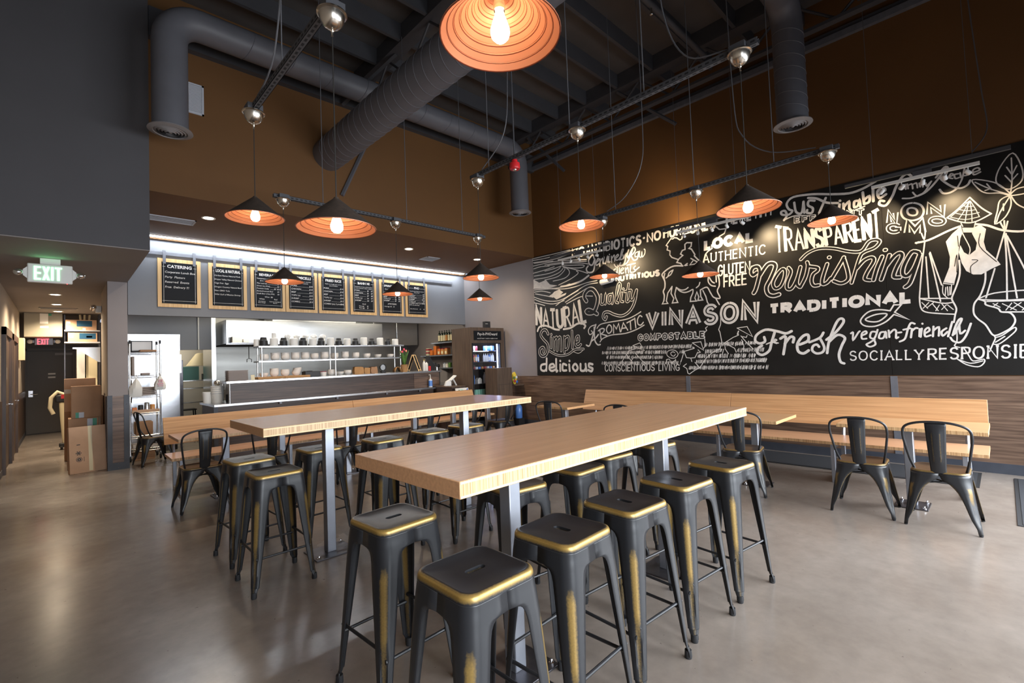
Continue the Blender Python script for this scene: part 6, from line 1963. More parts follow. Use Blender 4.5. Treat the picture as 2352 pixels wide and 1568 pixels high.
def bottle(name, lab, loc, r, h, m, cap, label=None, group=None, cat='bottle', neck=0.35):
    t = thing(name, lab, cat, loc, group=group)
    MB().lathe([(0.001, 0), (r, 0), (r, h * (1 - neck)), (r * 0.75, h * (1 - neck * 0.68)), (r * 0.36, h * (1 - neck * 0.45)), (r * 0.34, h * 0.94), (0.001, h * 0.94)], (0, 0, 0), 16).build('glass', m, t)
    MB().lathe([(0.001, h * 0.925), (r * 0.40, h * 0.925), (r * 0.40, h), (0.001, h)], (0, 0, 0), 12).build('cap', cap, t)
    if label:
        MB().lathe([(r + 0.0008, h * 0.12), (r + 0.0008, h * (1 - neck) * 0.92)], (0, 0, 0), 16).build('label', label, t)
    return t


bottle('sauce_bottle', 'white squeeze bottle with a yellow green top on the ledge end', (6.02, 9.20, ZL), 0.034, 0.255, 'white_plastic', 'yellow', 'paper_white')
bottle('sauce_bottle', 'white bottle with a white top beside the yellow topped one', (6.10, 9.22, ZL), 0.032, 0.20, 'white_plastic', 'white_plastic', 'paper_white', neck=0.2)
o = MB().lathe([(0.001, 0), (0.030, 0), (0.030, 0.10), (0.027, 0.106), (0.001, 0.106)], (0, 0, 0), 16).build('tin_can', 'red')
o.location = (6.18, 9.22, ZL)
tag(o, 'small red and white can at the right end of the pass ledge', 'can')
for i, (x, y, zb, h) in enumerate(((6.55, 9.62, 1.0, 0.50), (6.72, 9.72, 0.93, 0.46))):
    t = thing('coffee_airpot', ('tall steel airpot with a black lid behind the ledge end' if i == 0 else 'steel airpot standing lower to the right of the taller one'), 'airpot', (x, y, 0.915), group='steel airpots')
    MB().lathe([(0.001, 0), (0.082, 0), (0.082, h), (0.001, h)], (0, 0, 0), 26).build('body', 'stainless', t)
    MB().lathe([(0.084, h - 0.03), (0.086, h), (0.078, h + 0.04), (0.05, h + 0.055), (0.001, h + 0.055)], (0, 0, 0), 26).build('lid', 'black', t)
    MB().box(-0.015, 0.015, -0.13, -0.07, h - 0.02, h + 0.01).build('spout', 'black', t, bevel=0.004)
o = MB().prism([(0, 0), (0.16, 0), (0.16, 0.10), (0.03, 0.34), (0.0, 0.34)], -0.06, 0.06, 'y').build('card_holder', 'black')
o.location = (6.26, 9.55, ZL - 0.0)
o.location = (6.22, 9.36, ZL)
tag(o, 'black slanted holder between the white bottles and the airpot', 'holder')

# order point
t = thing('order_counter', 'dark veneer order counter between the pass counter and the drinks cooler', 'counter', (6.13, 8.32, 0))
MB().box(0.0, 0.36, 0.0, 0.70, 0.0, 0.90).build('body', 'dark_veneer', t)
MB().box(-0.01, 0.38, -0.02, 0.71, 0.90, 0.93).build('worktop', 'stand_veneer', t, bevel=0.003)
t = thing('back_counter', 'steel back counter under the wall shelves at the right end of the kitchen', 'counter', (6.5, 9.45, 0))
MB().box(0, 1.04, 0.0, 2.4, 0.0, 0.88).build('body', 'stainless', t)
MB().box(-0.01, 1.05, -0.02, 2.4, 0.88, 0.914).build('worktop', 'counter_steel', t, bevel=0.004)
t = thing('tablet_register', 'white tablet till on a tilted stand at the order counter', 'till', (6.34, 8.62, 0.93), math.radians(-20))
MB().prism([(-0.16, 0), (-0.01, 0), (-0.01, 0.10), (-0.06, 0.13), (-0.12, 0.10)], -0.05, 0.05, 'y').build('receipt_printer', 'white_plastic', t, bevel=0.005)
MB().obox((0.03, 0, 0.17), (0.012, 0.11, 0.085), Matrix.Rotation(math.radians(50), 3, 'Y')).build('tablet', 'white_plastic', t, bevel=0.006)
MB().tube([(0.12, 0, 0.0), (0.05, 0, 0.14)], 0.018, 8).build('stand', 'white_plastic', t)
t = bottle('hand_pump_bottle', 'clear pump bottle of sanitiser at the right end of the counter', (6.03, 8.98, 0.912), 0.045, 0.20, 'drink_white', 'white_plastic', 'drink_blue', neck=0.2)
MB().tube([(0, 0, 0.19), (0, 0, 0.28), (-0.045, -0.01, 0.275)], 0.008, 8).build('pump', 'white_plastic', t)
o = MB().box(-0.075, 0.075, -0.003, 0.003, 0, 0.11).build('info_card', 'kraft')
o.location = (6.02, 8.12, 0.745)
o.rotation_euler = (math.radians(-35), 0, math.radians(-20))
tag(o, 'tilted tan card before the order counter', 'card')
t = thing('display_rack', 'black wire rack with rungs before the order counter', 'rack', (6.02, 8.12, 0))
w = MB()
for x in (-0.10, 0.42):
    for y in (-0.08, 0.14):
        w.tube([(x, y, 0), (x, y, 0.74)], 0.008, 6)
for z in (0.12, 0.22, 0.32, 0.42, 0.52, 0.62, 0.73):
    w.tube([(-0.10, -0.08, z), (0.42, -0.08, z)], 0.007, 6)
w.build('wire_frame', 'black', t)
MB().box(-0.10, 0.42, -0.08, 0.14, 0.735, 0.745).build('shelf', 'black', t)
for k, (x, m_, lab) in enumerate(((6.17, 'green', 'green leaf print pouch on the wire rack'), (6.28, 'teal', 'white and green print pouch in the middle of the wire rack'), (6.39, 'blue', 'blue print pouch on the wire rack, nearest the cooler'))):
    t = thing('snack_pouch', lab, 'pouch', (x, 8.14, 0.745), math.radians(-15), 'print pouches on the wire rack')
    MB().prism([(-0.02, 0), (0.025, 0), (0.045, 0.14), (0.035, 0.145)], -0.055, 0.055, 'x').build('pouch', 'paper_white', t)
    r_ = random.Random(k)
    f = MB()
    for q in range(6):
        cx_, cz_ = r_.uniform(-0.035, 0.035), r_.uniform(0.03, 0.12)
        yb = -0.02 + cz_ * 0.38 - 0.0015
        f.add([(cx_ + 0.016 * math.cos(a), yb + 0.016 * math.sin(a) * 0.38 - 0.0005, cz_ + 0.016 * math.sin(a)) for a in [i * PI / 4 for i in range(8)]], [tuple(range(8))])
    f.build('print', m_, t)

# ================================================================ hood, shelves, cabinets
t = thing('extractor_hood', 'wide stainless extractor hood across the back of the kitchen', 'hood', (2.50, 11.2, 2.0))
MB().box(0, 3.58, 0.0, 1.24, 0.02, 0.52).build('canopy', 'stainless', t, bevel=0.004)
MB().box(0, 3.58, -0.012, 0.03, 0.0, 0.035).build('front_lip', 'counter_steel', t)
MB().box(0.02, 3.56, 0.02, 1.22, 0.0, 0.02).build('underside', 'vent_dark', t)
MB().box(1.0, 3.0, 0.3, 0.9, 0.52, 0.90).build('duct_collar', 'counter_steel', t)
hk = MB()
for k in range(14):
    hk.tube([(0.1 + k * 0.12, -0.01, 0.0), (0.1 + k * 0.12, -0.01, -0.03), (0.1 + k * 0.12, -0.03, -0.02)], 0.004, 5)
hk.build('ticket_hook', 'black', t)
MB().tube([(0.42, -0.01, 0.0), (0.42, -0.01, -0.30), (0.38, -0.01, -0.32), (0.38, -0.01, -0.38)], 0.008, 6).tube([(0.42, -0.01, -0.30), (0.47, -0.01, -0.32), (0.47, -0.01, -0.38)], 0.008, 6).build('tool_hook', 'black', t)
for k, (x, w_, h_, lab) in enumerate(((2.66, 0.18, 0.12, 'larger white box at the left end of the hood front'), (2.83, 0.11, 0.075, 'smaller white box beside the larger one before the hood'))):
    o = MB().box(-w_ / 2, w_ / 2, -0.06, 0.06, 0, h_).build('white_box', 'paper_white', bevel=0.003)
    o.location = (x, 11.07, 2.035)
    tag(o, lab, 'box', 'white boxes before the hood')
t = thing('hood_shelf', 'narrow steel shelf before the left end of the hood', 'shelf', (2.56, 11.0, 2.0))
MB().box(0, 0.5, 0.0, 0.19, 0.02, 0.034).build('board', 'counter_steel', t)
t = thing('pipe_run', 'thin white pipe on the kitchen wall left of the hood', 'pipe', (2.10, 11.70, 1.92))
MB().tube([(0, 0, 0), (0, 0, 0.70), (-0.02, 0, 1.02)], 0.014, 8).build('pipe', 'white_plastic', t)

for k, (x0, x1) in enumerate(((6.12, 6.80), (6.82, 7.50))):
    t = thing('wall_cabinet', ('steel wall cabinet right of the extractor hood' if k == 0 else 'steel wall cabinet in the far right kitchen corner'), 'cabinet', (x0, 11.75, 1.98), group='steel wall cabinets')
    MB().box(0, x1 - x0, 0.02, 0.69, 0, 0.80).build('body', 'stainless', t)
    MB().box(0.008, x1 - x0 - 0.008, 0.0, 0.02, 0.01, 0.79).build('door', 'stainless', t, bevel=0.003)
SH = []
for y0, y1, z, lab in ((9.3, 10.75, 1.99, 'wall shelf carrying the wine bottles'), (9.3, 11.28, 1.655, 'wall shelf carrying the orange packs'), (9.3, 10.45, 1.32, 'lowest wall shelf with glass jars beside the airpots')):
    t = thing('wall_shelf', lab, 'shelf', (7.27, y0, z), group='steel shelves on the right kitchen wall')
    MB().box(0, 0.29, 0, y1 - y0, -0.03, 0).build('board', 'stainless', t)
    for q in (0.1, y1 - y0 - 0.1):
        MB().prism([(0.0, -0.03), (0.28, -0.03), (0.28, -0.16)], q - 0.01, q + 0.01, 'y').build('bracket', 'stainless', t)
for k, y in enumerate((10.52, 10.40, 10.29, 10.19, 10.08, 9.97)):
    w_ = bottle('wine_bottle', '%s wine bottle from the left on the upper wall shelf' % ORD[k], (7.40, y, 1.99), 0.040, 0.315, 'wine', 'black', 'label_cream' if k not in (3,) else 'drink_amber', 'wine bottles on the wall shelf')
packs = [(11.05, 0.20, 'label_cream', 'red and cream box at the left end of the orange shelf'), (10.86, 0.14, 'orange', 'orange bag second from the left on the orange shelf'), (10.68, 0.25, 'orange', 'tall orange carton on the shelf'), (10.50, 0.16, 'orange', 'orange jar in the middle of the shelf'), (10.34, 0.15, 'drink_amber', 'amber jar right of the orange jar'), (10.18, 0.16, 'drink_amber', 'amber jar at the cooler end of the orange shelf')]
for k, (y, h_, m_, lab) in enumerate(packs):
    t = thing('food_pack', lab, 'food pack', (7.40, y, 1.655), group='food packs on the wall shelf')
    MB().box(-0.06, 0.06, -0.062, 0.062, 0, h_).build('pack', m_, t, bevel=0.010)
    if k == 0:
        MB().box(-0.062, 0.06, -0.063, 0.063, 0.14, 0.185).box(-0.062, 0.06, -0.063, 0.063, 0.055, 0.095).build('red_band', 'drink_red', t)
    elif k > 2:
        MB().box(-0.063, -0.060, -0.04, 0.04, 0.03, 0.10).build('label', 'label_cream', t)
        MB().box(-0.05, 0.05, -0.05, 0.05, h_, h_ + 0.02).build('lid', 'drink_red', t)
for k, y in enumerate((10.32, 10.20, 10.08)):
    t = thing('glass_jar', '%s jar from the left on the lowest wall shelf' % ORD[k], 'jar', (7.40, y, 1.32), group='jars on the lowest shelf')
    MB().lathe([(0.001, 0), (0.045, 0), (0.047, 0.10), (0.001, 0.10)], (0, 0, 0), 16).build('contents', ('drink_white', 'porcelain', 'green')[k], t)
    MB().lathe([(0.048, 0.098), (0.048, 0.125), (0.001, 0.127)], (0, 0, 0), 16).build('lid', ('stainless', 'stainless', 'green')[k], t)

# ================================================================ drinks cooler
t = thing('drinks_cooler', 'lit drinks cooler boxed in brown veneer under a small chalkboard sign', 'cooler', (6.53, 8.10, 0))
c = MB()
c.box(0, 0.02, 0.0, 0.70, 0, 2.21).box(0.97, 0.99, 0.0, 0.70, 0, 2.21).box(0.02, 0.97, 0.0, 0.70, 2.17, 2.21).box(0.02, 0.97, 0.68, 0.70, 0, 2.17)
c.box(0.02, 0.97, 0.0, 0.02, 1.86, 2.17).box(0.88, 0.97, 0.0, 0.02, 0.0, 1.86)
c.build('cabinet', 'stand_veneer', t)
MB().box(0.02, 0.88, 0.03, 0.67, 0.10, 0.12).box(0.02, 0.03, 0.03, 0.67, 0.12, 1.86).box(0.85, 0.88, 0.03, 0.67, 0.12, 1.86).box(0.03, 0.85, 0.64, 0.67, 0.12, 1.86).box(0.02, 0.88, 0.0, 0.67, 0.0, 0.10).box(0.03, 0.85, 0.03, 0.64, 1.85, 1.86).build('interior', 'black', t)
for z in (0.60, 0.95, 1.275, 1.44, 1.686):
    MB().box(0.04, 0.84, 0.08, 0.62, z - 0.014, z).build('wire_shelf', 'plate_steel', t)
MB().box(0.79, 0.815, 0.035, 0.05, 1.29, 1.85).build('light_tube', 'cooler_led', t)
MB().box(0.05, 0.55, 0.06, 0.078, 1.672, 1.684).build('shelf_light', 'cooler_led', t)
MB().box(0.03, 0.87, 0.008, 0.014, 0.12, 1.85).build('glass_door', 'pane', t)
h_ = MB().box(0.03, 0.055, 0.0, 0.02, 0.12, 1.85).box(0.845, 0.87, 0.0, 0.02, 0.12, 1.85).box(0.03, 0.87, 0.0, 0.02, 1.835, 1.855)
h_.build('door_frame', 'black', t)
s_ = MB().box(0.08, 0.895, -0.012, 0.0, 1.925, 2.135)
sg = s_.build('sign_board', 'menu_black', t)
tx = MB()
text_mesh([('Pay-It-PHOward', 0.475, 2.035, 0.062, C_)], lambda a_, b_, l_=0: (a_, -0.0125, b_), tx, bold=0.006, shear=0.1)
text_mesh([('every $10 meal = 1 meal for a neighbor in need', 0.475, 1.955, 0.022, C_)], lambda a_, b_, l_=0: (a_, -0.0125, b_), tx, bold=0.008)
tx.build('chalk_writing', 'chalk', sg, smooth=False)
light('cooler_glow', 'AREA', (6.95, 8.18, 1.80), (6.95, 8.40, 0.6), 4.0, (0.55, 0.66, 1.0), 0.6, 0.08)


def can(lab, loc, m, r=0.030, h=0.115, group=None):
    t = thing('drink_can', lab, 'can', loc, group=group)
    MB().lathe([(0.001, 0), (r * 0.85, 0), (r, 0.008), (r, h - 0.012), (r * 0.82, h), (0.001, h)], (0, 0, 0), 14).build('body', m, t)
    MB().lathe([(0.001, h + 0.0005), (r * 0.80, h + 0.0005)], (0, 0, 0), 14).build('lid', 'chrome', t)
    return t


cm = ['drink_white', 'drink_red', 'drink_white', 'drink_red', 'drink_blue', 'drink_white', 'drink_blue', 'drink_blue', 'drink_white', 'drink_blue']
for k, x in enumerate((6.60, 6.665, 6.73, 6.795, 7.03, 7.085, 7.14, 7.195, 7.25, 7.30)):
    can('%s can from the left on the top shelf of the drinks cooler' % ORD[k], (x, 8.25, 1.686), cm[k], 0.027, group='cans on the cooler top shelf')
bm_ = ['drink_blue', 'drink_white', 'drink_red', 'drink_amber', 'drink_blue', 'drink_white', 'drink_white', 'drink_white', 'drink_blue', 'drink_white', 'drink_white']
for k, x in enumerate((6.60, 6.66, 6.72, 6.78, 6.84, 7.01, 7.065, 7.12, 7.175, 7.23, 7.285)):
    bottle('drink_bottle', '%s bottle from the left on the second shelf of the drinks cooler' % ORD[k], (x, 8.25, 1.44), 0.025, 0.185, bm_[k], 'black' if k < 5 else 'white_plastic', 'drink_white' if k != 2 else 'drink_amber', 'bottles on the second cooler shelf')
for k in range(9):
    can('%s low tub from the left on the third shelf of the drinks cooler' % ORD[k], (6.61 + 0.083 * k, 8.24, 1.275), ['drink_amber', 'drink_red', 'drink_white', 'drink_blue'][k % 4], 0.036, 0.055, 'tubs on the third cooler shelf')
for k, (x, m_, lab) in enumerate(((6.60, 'drink_blue', 'left tall blue bottle low in the drinks cooler'), (6.675, 'drink_blue', 'right tall blue bottle low in the drinks cooler'), (7.00, 'drink_white', 'white bottle beside the carton low in the drinks cooler'))):
    bottle('drink_bottle', lab, (x, 8.24, 0.95), 0.033, 0.25, m_, 'white_plastic', 'drink_white' if k == 2 else None)
o = MB().box(-0.06, 0.06, -0.05, 0.05, 0, 0.09).prism([(-0.06, 0.09), (0.06, 0.09), (0.02, 0.13), (-0.02, 0.13)], -0.05, 0.05, 'y').build('drink_carton', 'paper_white')
o.location = (6.84, 8.26, 0.95)
tag(o, 'white carton between the blue bottles and the white bottle in the cooler', 'carton')
for k in range(6):
    can('%s mint green tub from the left low in the drinks cooler' % ORD[k], (6.60 + 0.075 * k, 8.24, 0.60), 'teal', 0.034, 0.22, 'mint tubs in the cooler')
t = thing('black_box', 'small black box standing on the drinks cooler', 'box', (7.05, 8.16, 2.21))
MB().box(-0.075, 0.075, -0.05, 0.05, 0, 0.145).build('body', 'black', t, bevel=0.004)
MB().box(-0.076, 0.0, -0.052, -0.05, 0.085, 0.092).build('stripe', 'paper_white', t)

# condiment stand
t = thing('service_stand', 'brown veneer waste and service stand before the drinks cooler', 'stand', (6.82, 7.60, 0))
MB().box(0, 0.44, 0.0, 0.40, 0, 1.29).build('cabinet', 'stand_veneer', t, bevel=0.002)
MB().box(0.01, 0.43, -0.004, 0.0, 0.925, 0.93).build('seam', 'black', t)
t = thing('wall_ledge', 'narrow brown shelf on the wainscot beside the service stand', 'shelf', (7.27, 7.52, 0.905))
MB().box(0, 0.285, 0, 0.32, -0.025, 0).build('board', 'stand_veneer', t)
t = thing('snack_bag', 'bright yellow and red bag in a clear bin on the little wall shelf', 'bag', (7.37, 7.64, 0.905))
crumple((0, 0, 0.14), 0.075, 0.055, 0.13, 77, amt=0.12).build('bag', 'yellow', t)
for k, (dx, dz, m_) in enumerate(((-0.04, 0.08, 'red'), (0.03, 0.06, 'blue'), (0.02, 0.16, 'drink_white'), (-0.05, 0.15, 'green'))):
    MB().ball((dx, -0.055, dz), 0.030, 0.012, 0.034, 8, 6).build('print', m_, t)
MB().box(-0.09, 0.09, -0.085, 0.085, 0.0, 0.21).build('clear_bin', 'pane', t)
o = MB().box(0, 0.006, -0.07, 0.07, 0.0, 0.20).box(-0.05, 0.0, -0.07, 0.07, 0.0, 0.006).box(-0.05, -0.046, -0.07, 0.07, 0, 0.10).build('leaflet_holder', 'pane')
o.location = (7.54, 7.55, 0.52)
tag(o, 'clear leaflet holder on the wainscot under the little wall shelf', 'holder')
t = thing('water_jug', 'blue tinted water jug on the floor beside the service stand', 'jug', (7.38, 7.55, 0.0))
MB().lathe([(0.001, 0.16), (0.075, 0.16), (0.08, 0.18), (0.08, 0.40), (0.06, 0.44), (0.02, 0.46), (0.02, 0.50), (0.001, 0.50)], (0, 0, 0), 20).build('jug', 'drink_blue', t)
MB().box(-0.09, 0.09, -0.09, 0.09, 0, 0.16).build('crate', 'black', t)


# ================================================================ fridge, wire rack, back doorway
t = thing('reach_in_fridge', 'tall stainless fridge behind the wire rack', 'fridge', (0.86, 10.92, 0))
MB().box(0, 0.80, 0.03, 0.78, 0.10, 2.19).build('body', 'stainless', t, bevel=0.004)
MB().box(0.01, 0.79, -0.012, 0.03, 0.14, 1.86).build('door', 'counter_steel', t, bevel=0.004)
MB().box(0.0, 0.80, -0.006, 0.03, 1.872, 2.19).build('top_panel', 'counter_steel', t, bevel=0.004)
MB().box(0.77, 0.815, -0.03, 0.02, 1.45, 1.80).build('hinge', 'chrome', t, bevel=0.003)
MB().tube([(0.06, -0.012, 0.95), (0.06, -0.05, 0.98), (0.06, -0.05, 1.32), (0.06, -0.012, 1.35)], 0.012, 8).build('handle', 'chrome', t)
for x in (0.06, 0.74):
    for y in (0.10, 0.70):
        MB().cyl((x, y, 0), (x, y, 0.10), 0.02, 8).build('foot', 'black', t)

t = thing('wire_rack', 'chrome wire rack on casters between the column and the fridge', 'rack', (0.84, 10.12, 0))
WX, WY = 0.41, 0.40
for x in (0, WX):
    for y in (0, WY):
        p = MB().tube([(x, y, 0.10), (x, y, 1.99)], 0.0135, 10).build('post', 'chrome', t)
        MB().cyl((x, y, 1.97), (x, y, 2.03), 0.016, 10).build('post_cap', 'black', p)
        w = MB().lathe([(0.001, -0.014), (0.045, -0.014), (0.050, -0.008), (0.050, 0.008), (0.045, 0.014), (0.001, 0.014)], (x, y + 0.02, 0.051), 18, axis='x')
        w.build('caster', 'rubber', t)
        MB().box(x - 0.02, x + 0.02, y - 0.012, y + 0.02, 0.075, 0.11).build('caster_fork', 'chrome', t)
RZ = (1.83, 1.43, 1.09, 0.80, 0.42, 0.20)
for z in RZ:
    g = MB()
    for y in (0, WY):
        g.tube([(0, y, z), (WX, y, z)], 0.004, 6).tube([(0, y, z - 0.035), (WX, y, z - 0.035)], 0.004, 6)
        zig = [(WX * k / 14, y, z - 0.035 * (k % 2)) for k in range(15)]
        g.tube(zig, 0.0028, 5)
    for x in (0, WX):
        g.tube([(x, 0, z), (x, WY, z)], 0.004, 6).tube([(x, 0, z - 0.035), (x, WY, z - 0.035)], 0.004, 6)
    for k in range(1, 16):
        g.tube([(WX * k / 16, 0, z), (WX * k / 16, WY, z)], 0.0024, 5)
    g.build('wire_shelf', 'chrome', t)
t = thing('framed_notice', 'black framed pinkish notice standing on top of the wire rack', 'frame', (1.03, 10.40, 1.835))
MB().box(-0.15, 0.15, 0, 0.02, 0, 0.03).box(-0.15, 0.15, 0, 0.02, 0.185, 0.20).box(-0.15, -0.135, 0, 0.02, 0, 0.20).box(0.135, 0.15, 0, 0.02, 0, 0.20).build('frame', 'black', t)
MB().box(-0.135, 0.135, 0.006, 0.012, 0.02, 0.186).build('notice', 'porcelain', t)


def put_box(name, lab, cat, x0, x1, y0, y1, z0, z1, m, group=None, bevel=0.004, rot=0.0):
    o = MB().box(-(x1 - x0) / 2, (x1 - x0) / 2, -(y1 - y0) / 2, (y1 - y0) / 2, 0, z1 - z0).build(name, m, bevel=bevel)
    o.location = ((x0 + x1) / 2, (y0 + y1) / 2, z0)
    o.rotation_euler = (0, 0, rot)
    return tag(o, lab, cat, group)


put_box('flat_carton', 'flattened brown cardboard lying on top of the wire rack', 'cardboard', 0.98, 1.21, 10.15, 10.34, 1.836, 1.87, 'card_dark')
put_box('clipboard', 'tall grey board leaning in the upper part of the wire rack', 'board', 0.875, 0.91, 10.2, 10.45, 1.436, 1.76, 'tray')
put_box('napkin_pack', 'small grey pack on the second shelf of the wire rack', 'pack', 1.0, 1.12, 10.2, 10.36, 1.436, 1.475, 'tray', bevel=0.01)
for k in range(5):
    put_box('tray', '%s tray from the bottom of the stack on the third shelf of the wire rack' % ORD[k], 'tray', 0.93, 1.20, 10.18, 10.44, 1.096 + 0.028 * k, 1.096 + 0.028 * k + 0.022, 'tray', 'trays on the wire rack')


def hang_bag(lab, x, y, z, rx, h, seed, prints):
    t = thing('plastic_carrier_bag', lab, 'bag', (x, y, z), group='carrier bags hung on the wire rack')
    r = random.Random(seed)
    rows = []
    for i in range(11):
        s = i / 10
        w = rx * (0.16 + 0.84 * min(1, (s * 1.8)) ** 0.8) * (1 if s < 0.95 else 0.8)
        dth = 0.055 * (0.2 + 0.8 * math.sin(PI * min(1, s * 0.95 + 0.05)))
        row = []
        for k in range(18):
            b = 2 * PI * k / 18
            q = 1 + 0.10 * math.sin(5 * b + 3 * s + seed) + r.uniform(-0.05, 0.05)
            row.append((w * q * math.cos(b), dth * q * math.sin(b), -h * s))
        rows.append(row)
    g = MB().grid(rows, closed_u=True)
    g.f.append(tuple(range(180, 198)))
    g.build('bag', 'paper_white', t, angle=25)
    MB().tube([(0, 0.0, -0.02), (-0.015, 0.01, 0.05), (0, 0.02, 0.07), (0.015, 0.01, 0.05), (0.004, 0, -0.02)], 0.005, 6).build('loop_handle', 'paper_white', t)
    if prints:
        f = MB()
        for dx, dz, w_, hh in prints:
            f.box(dx - w_ / 2, dx + w_ / 2, -0.075, -0.060, dz - hh / 2, dz + hh / 2)
        f.build('red_print', 'drink_red', t)


hang_bag('crumpled white carrier bag hung on the left of the wire rack', 0.915, 10.045, 1.38, 0.085, 0.30, 3, None)
hang_bag('white carrier bag with red print hung on the right of the wire rack', 1.235, 10.045, 1.41, 0.080, 0.235, 5, [(0.02, -0.08, 0.02, 0.05), (-0.012, -0.08, 0.02, 0.05), (0.0, -0.13, 0.08, 0.022), (0.005, -0.165, 0.07, 0.012)])
put_box('spice_carton', 'orange carton at the left of the fourth shelf of the wire rack', 'carton', 0.875, 0.935, 10.16, 10.24, 0.806, 0.895, 'orange')
for k, (x, m_, lab) in enumerate(((0.99, 'black', 'black jar on the fourth shelf of the wire rack, left of the steel tin'), (1.075, 'stainless', 'steel tin on the fourth shelf of the wire rack'), (1.15, 'drink_amber', 'amber jar right of the steel tin on the wire rack'))):
    o = MB().lathe([(0.001, 0), (0.036, 0), (0.036, 0.11 + 0.04 * (k == 1)), (0.030, 0.125 + 0.04 * (k == 1)), (0.001, 0.125 + 0.04 * (k == 1))], (0, 0, 0), 16).build('jar', m_)
    o.location = (x, 10.24, 0.806)
    tag(o, lab, 'jar')
put_box('plank', 'reddish board lying across the front of the fourth shelf of the wire rack', 'board', 0.865, 1.235, 10.125, 10.15, 0.806, 0.855, 'card')
put_box('carton', 'brown carton on the fifth shelf of the wire rack', 'carton', 0.92, 1.15, 10.16, 10.46, 0.426, 0.64, 'card_dark')
put_box('carton', 'white edged tray on the lowest shelf of the wire rack', 'tray', 0.88, 1.21, 10.15, 10.46, 0.206, 0.27, 'porcelain')
put_box('carton', 'brown carton on the floor under the wire rack', 'carton', 0.90, 1.18, 10.2, 10.46, 0.0, 0.14, 'card_dark')

# back doorway glimpsed between fridge and counter
t = thing('storage_shelf', 'steel storage shelf seen through the back doorway', 'shelf', (2.02, 13.2, 0))
for x in (0, 0.62):
    for y in (0, 0.4):
        MB().tube([(x, y, 0), (x, y, 1.6)], 0.014, 8).build('post', 'chrome', t)
for z in (0.75, 1.08, 1.26):
    MB().box(0, 0.62, 0, 0.4, z - 0.02, z).build('board', 'stainless', t)
put_box('poster_card', 'mint green printed card on the storage shelf in the back room', 'card', 2.06, 2.38, 13.24, 13.26, 1.262, 1.58, 'teal')
put_box('detergent_bottle', 'small white bottle on the storage shelf in the back room', 'bottle', 2.44, 2.50, 13.28, 13.34, 1.262, 1.40, 'white_plastic', bevel=0.015)
o = MB().lathe([(0.001, 0.0), (0.30, 0.0), (0.28, 0.02), (0.10, 0.28), (0.06, 0.30), (0.001, 0.30)], (0, 0, 0), 24).build('fabric_shade', 'label_cream')
o.location = (2.45, 13.45, 1.60)
tag(o, 'cream cone of fabric above the mint card in the back room', 'shade')
t = thing('step_stool', 'black stool in the back doorway', 'stool', (2.06, 12.75, 0))
MB().box(-0.16, 0.16, -0.14, 0.14, 0.60, 0.63).build('seat', 'black', t, bevel=0.01)
for sx in (-1, 1):
    for sy in (-1, 1):
        MB().tube([(sx * 0.13, sy * 0.11, 0.60), (sx * 0.17, sy * 0.15, 0)], 0.013, 6).build('leg', 'black', t)
put_box('side_shelf', 'dark tall unit beside the fridge seen through the doorway', 'cabinet', 1.80, 1.92, 12.3, 12.7, 0.0, 1.72, 'plate_steel')

# ================================================================ corridor
t = thing('exit_sign', 'white exit sign with green letters under the left bulkhead', 'exit sign', (-0.085, 8.06, 2.735))
MB().box(-0.20, 0.20, -0.022, 0.022, -0.115, 0.115).build('case', 'white_plastic', t, bevel=0.012)
MB().box(-0.09, 0.09, -0.018, 0.018, 0.115, ZC - 2.735 - 0.012).build('ceiling_mount', 'white_plastic', t)


def exit_letters(parent, w, h, y, m):
    k = MB()
    s = w / 4.3
    st = s * 0.34
    x = -w / 2
    z0 = -h / 2
    k.box(x, x + st, y, y + 0.004, z0, z0 + h)
    for z in (z0, z0 + h / 2 - st * 0.45, z0 + h - st * 0.9):
        k.box(x + st, x + s * 0.9, y, y + 0.004, z, z + st * 0.9)
    x += s * 1.08
    for a0, a1 in ((0, 1), (1, 0)):
        k.prism([(x + (s - st) * a0, z0), (x + (s - st) * a0 + st, z0), (x + (s - st) * a1 + st, z0 + h), (x + (s - st) * a1, z0 + h)], y, y + 0.004, 'y')
    x += s * 1.16
    k.box(x, x + st, y, y + 0.004, z0, z0 + h)
    x += st + s * 0.16
    k.box(x, x + s * 0.95, y, y + 0.004, z0 + h - st * 0.9, z0 + h)
    k.box(x + s * 0.475 - st / 2, x + s * 0.475 + st / 2, y, y + 0.004, z0, z0 + h - st * 0.9)
    k.build('lettering', m, parent, smooth=False)


exit_letters(t, 0.285, 0.165, -0.027, 'exit_green')
for sx in (-1, 1):
    l = MB().prism([(sx * 0.20, -0.07), (sx * 0.235, -0.035), (sx * 0.235, 0.035), (sx * 0.20, 0.07)], -0.015, 0.015, 'y').build('lamp_bracket', 'white_plastic', t)
    MB().ball((sx * 0.275, -0.012, 0.0), 0.045, 0.035, 0.040, 16, 10).build('emergency_lamp', 'chrome', t)
MB().ball((0.15, -0.018, -0.117), 0.004, n=6, m=4).build('indicator', 'exit_red', t)
light('exit_glow', 'AREA', (-0.085, 7.95, 2.85), (-0.085, 7.9, 3.2), 0.12, (0.25, 1.0, 0.40), 0.26, 0.05)

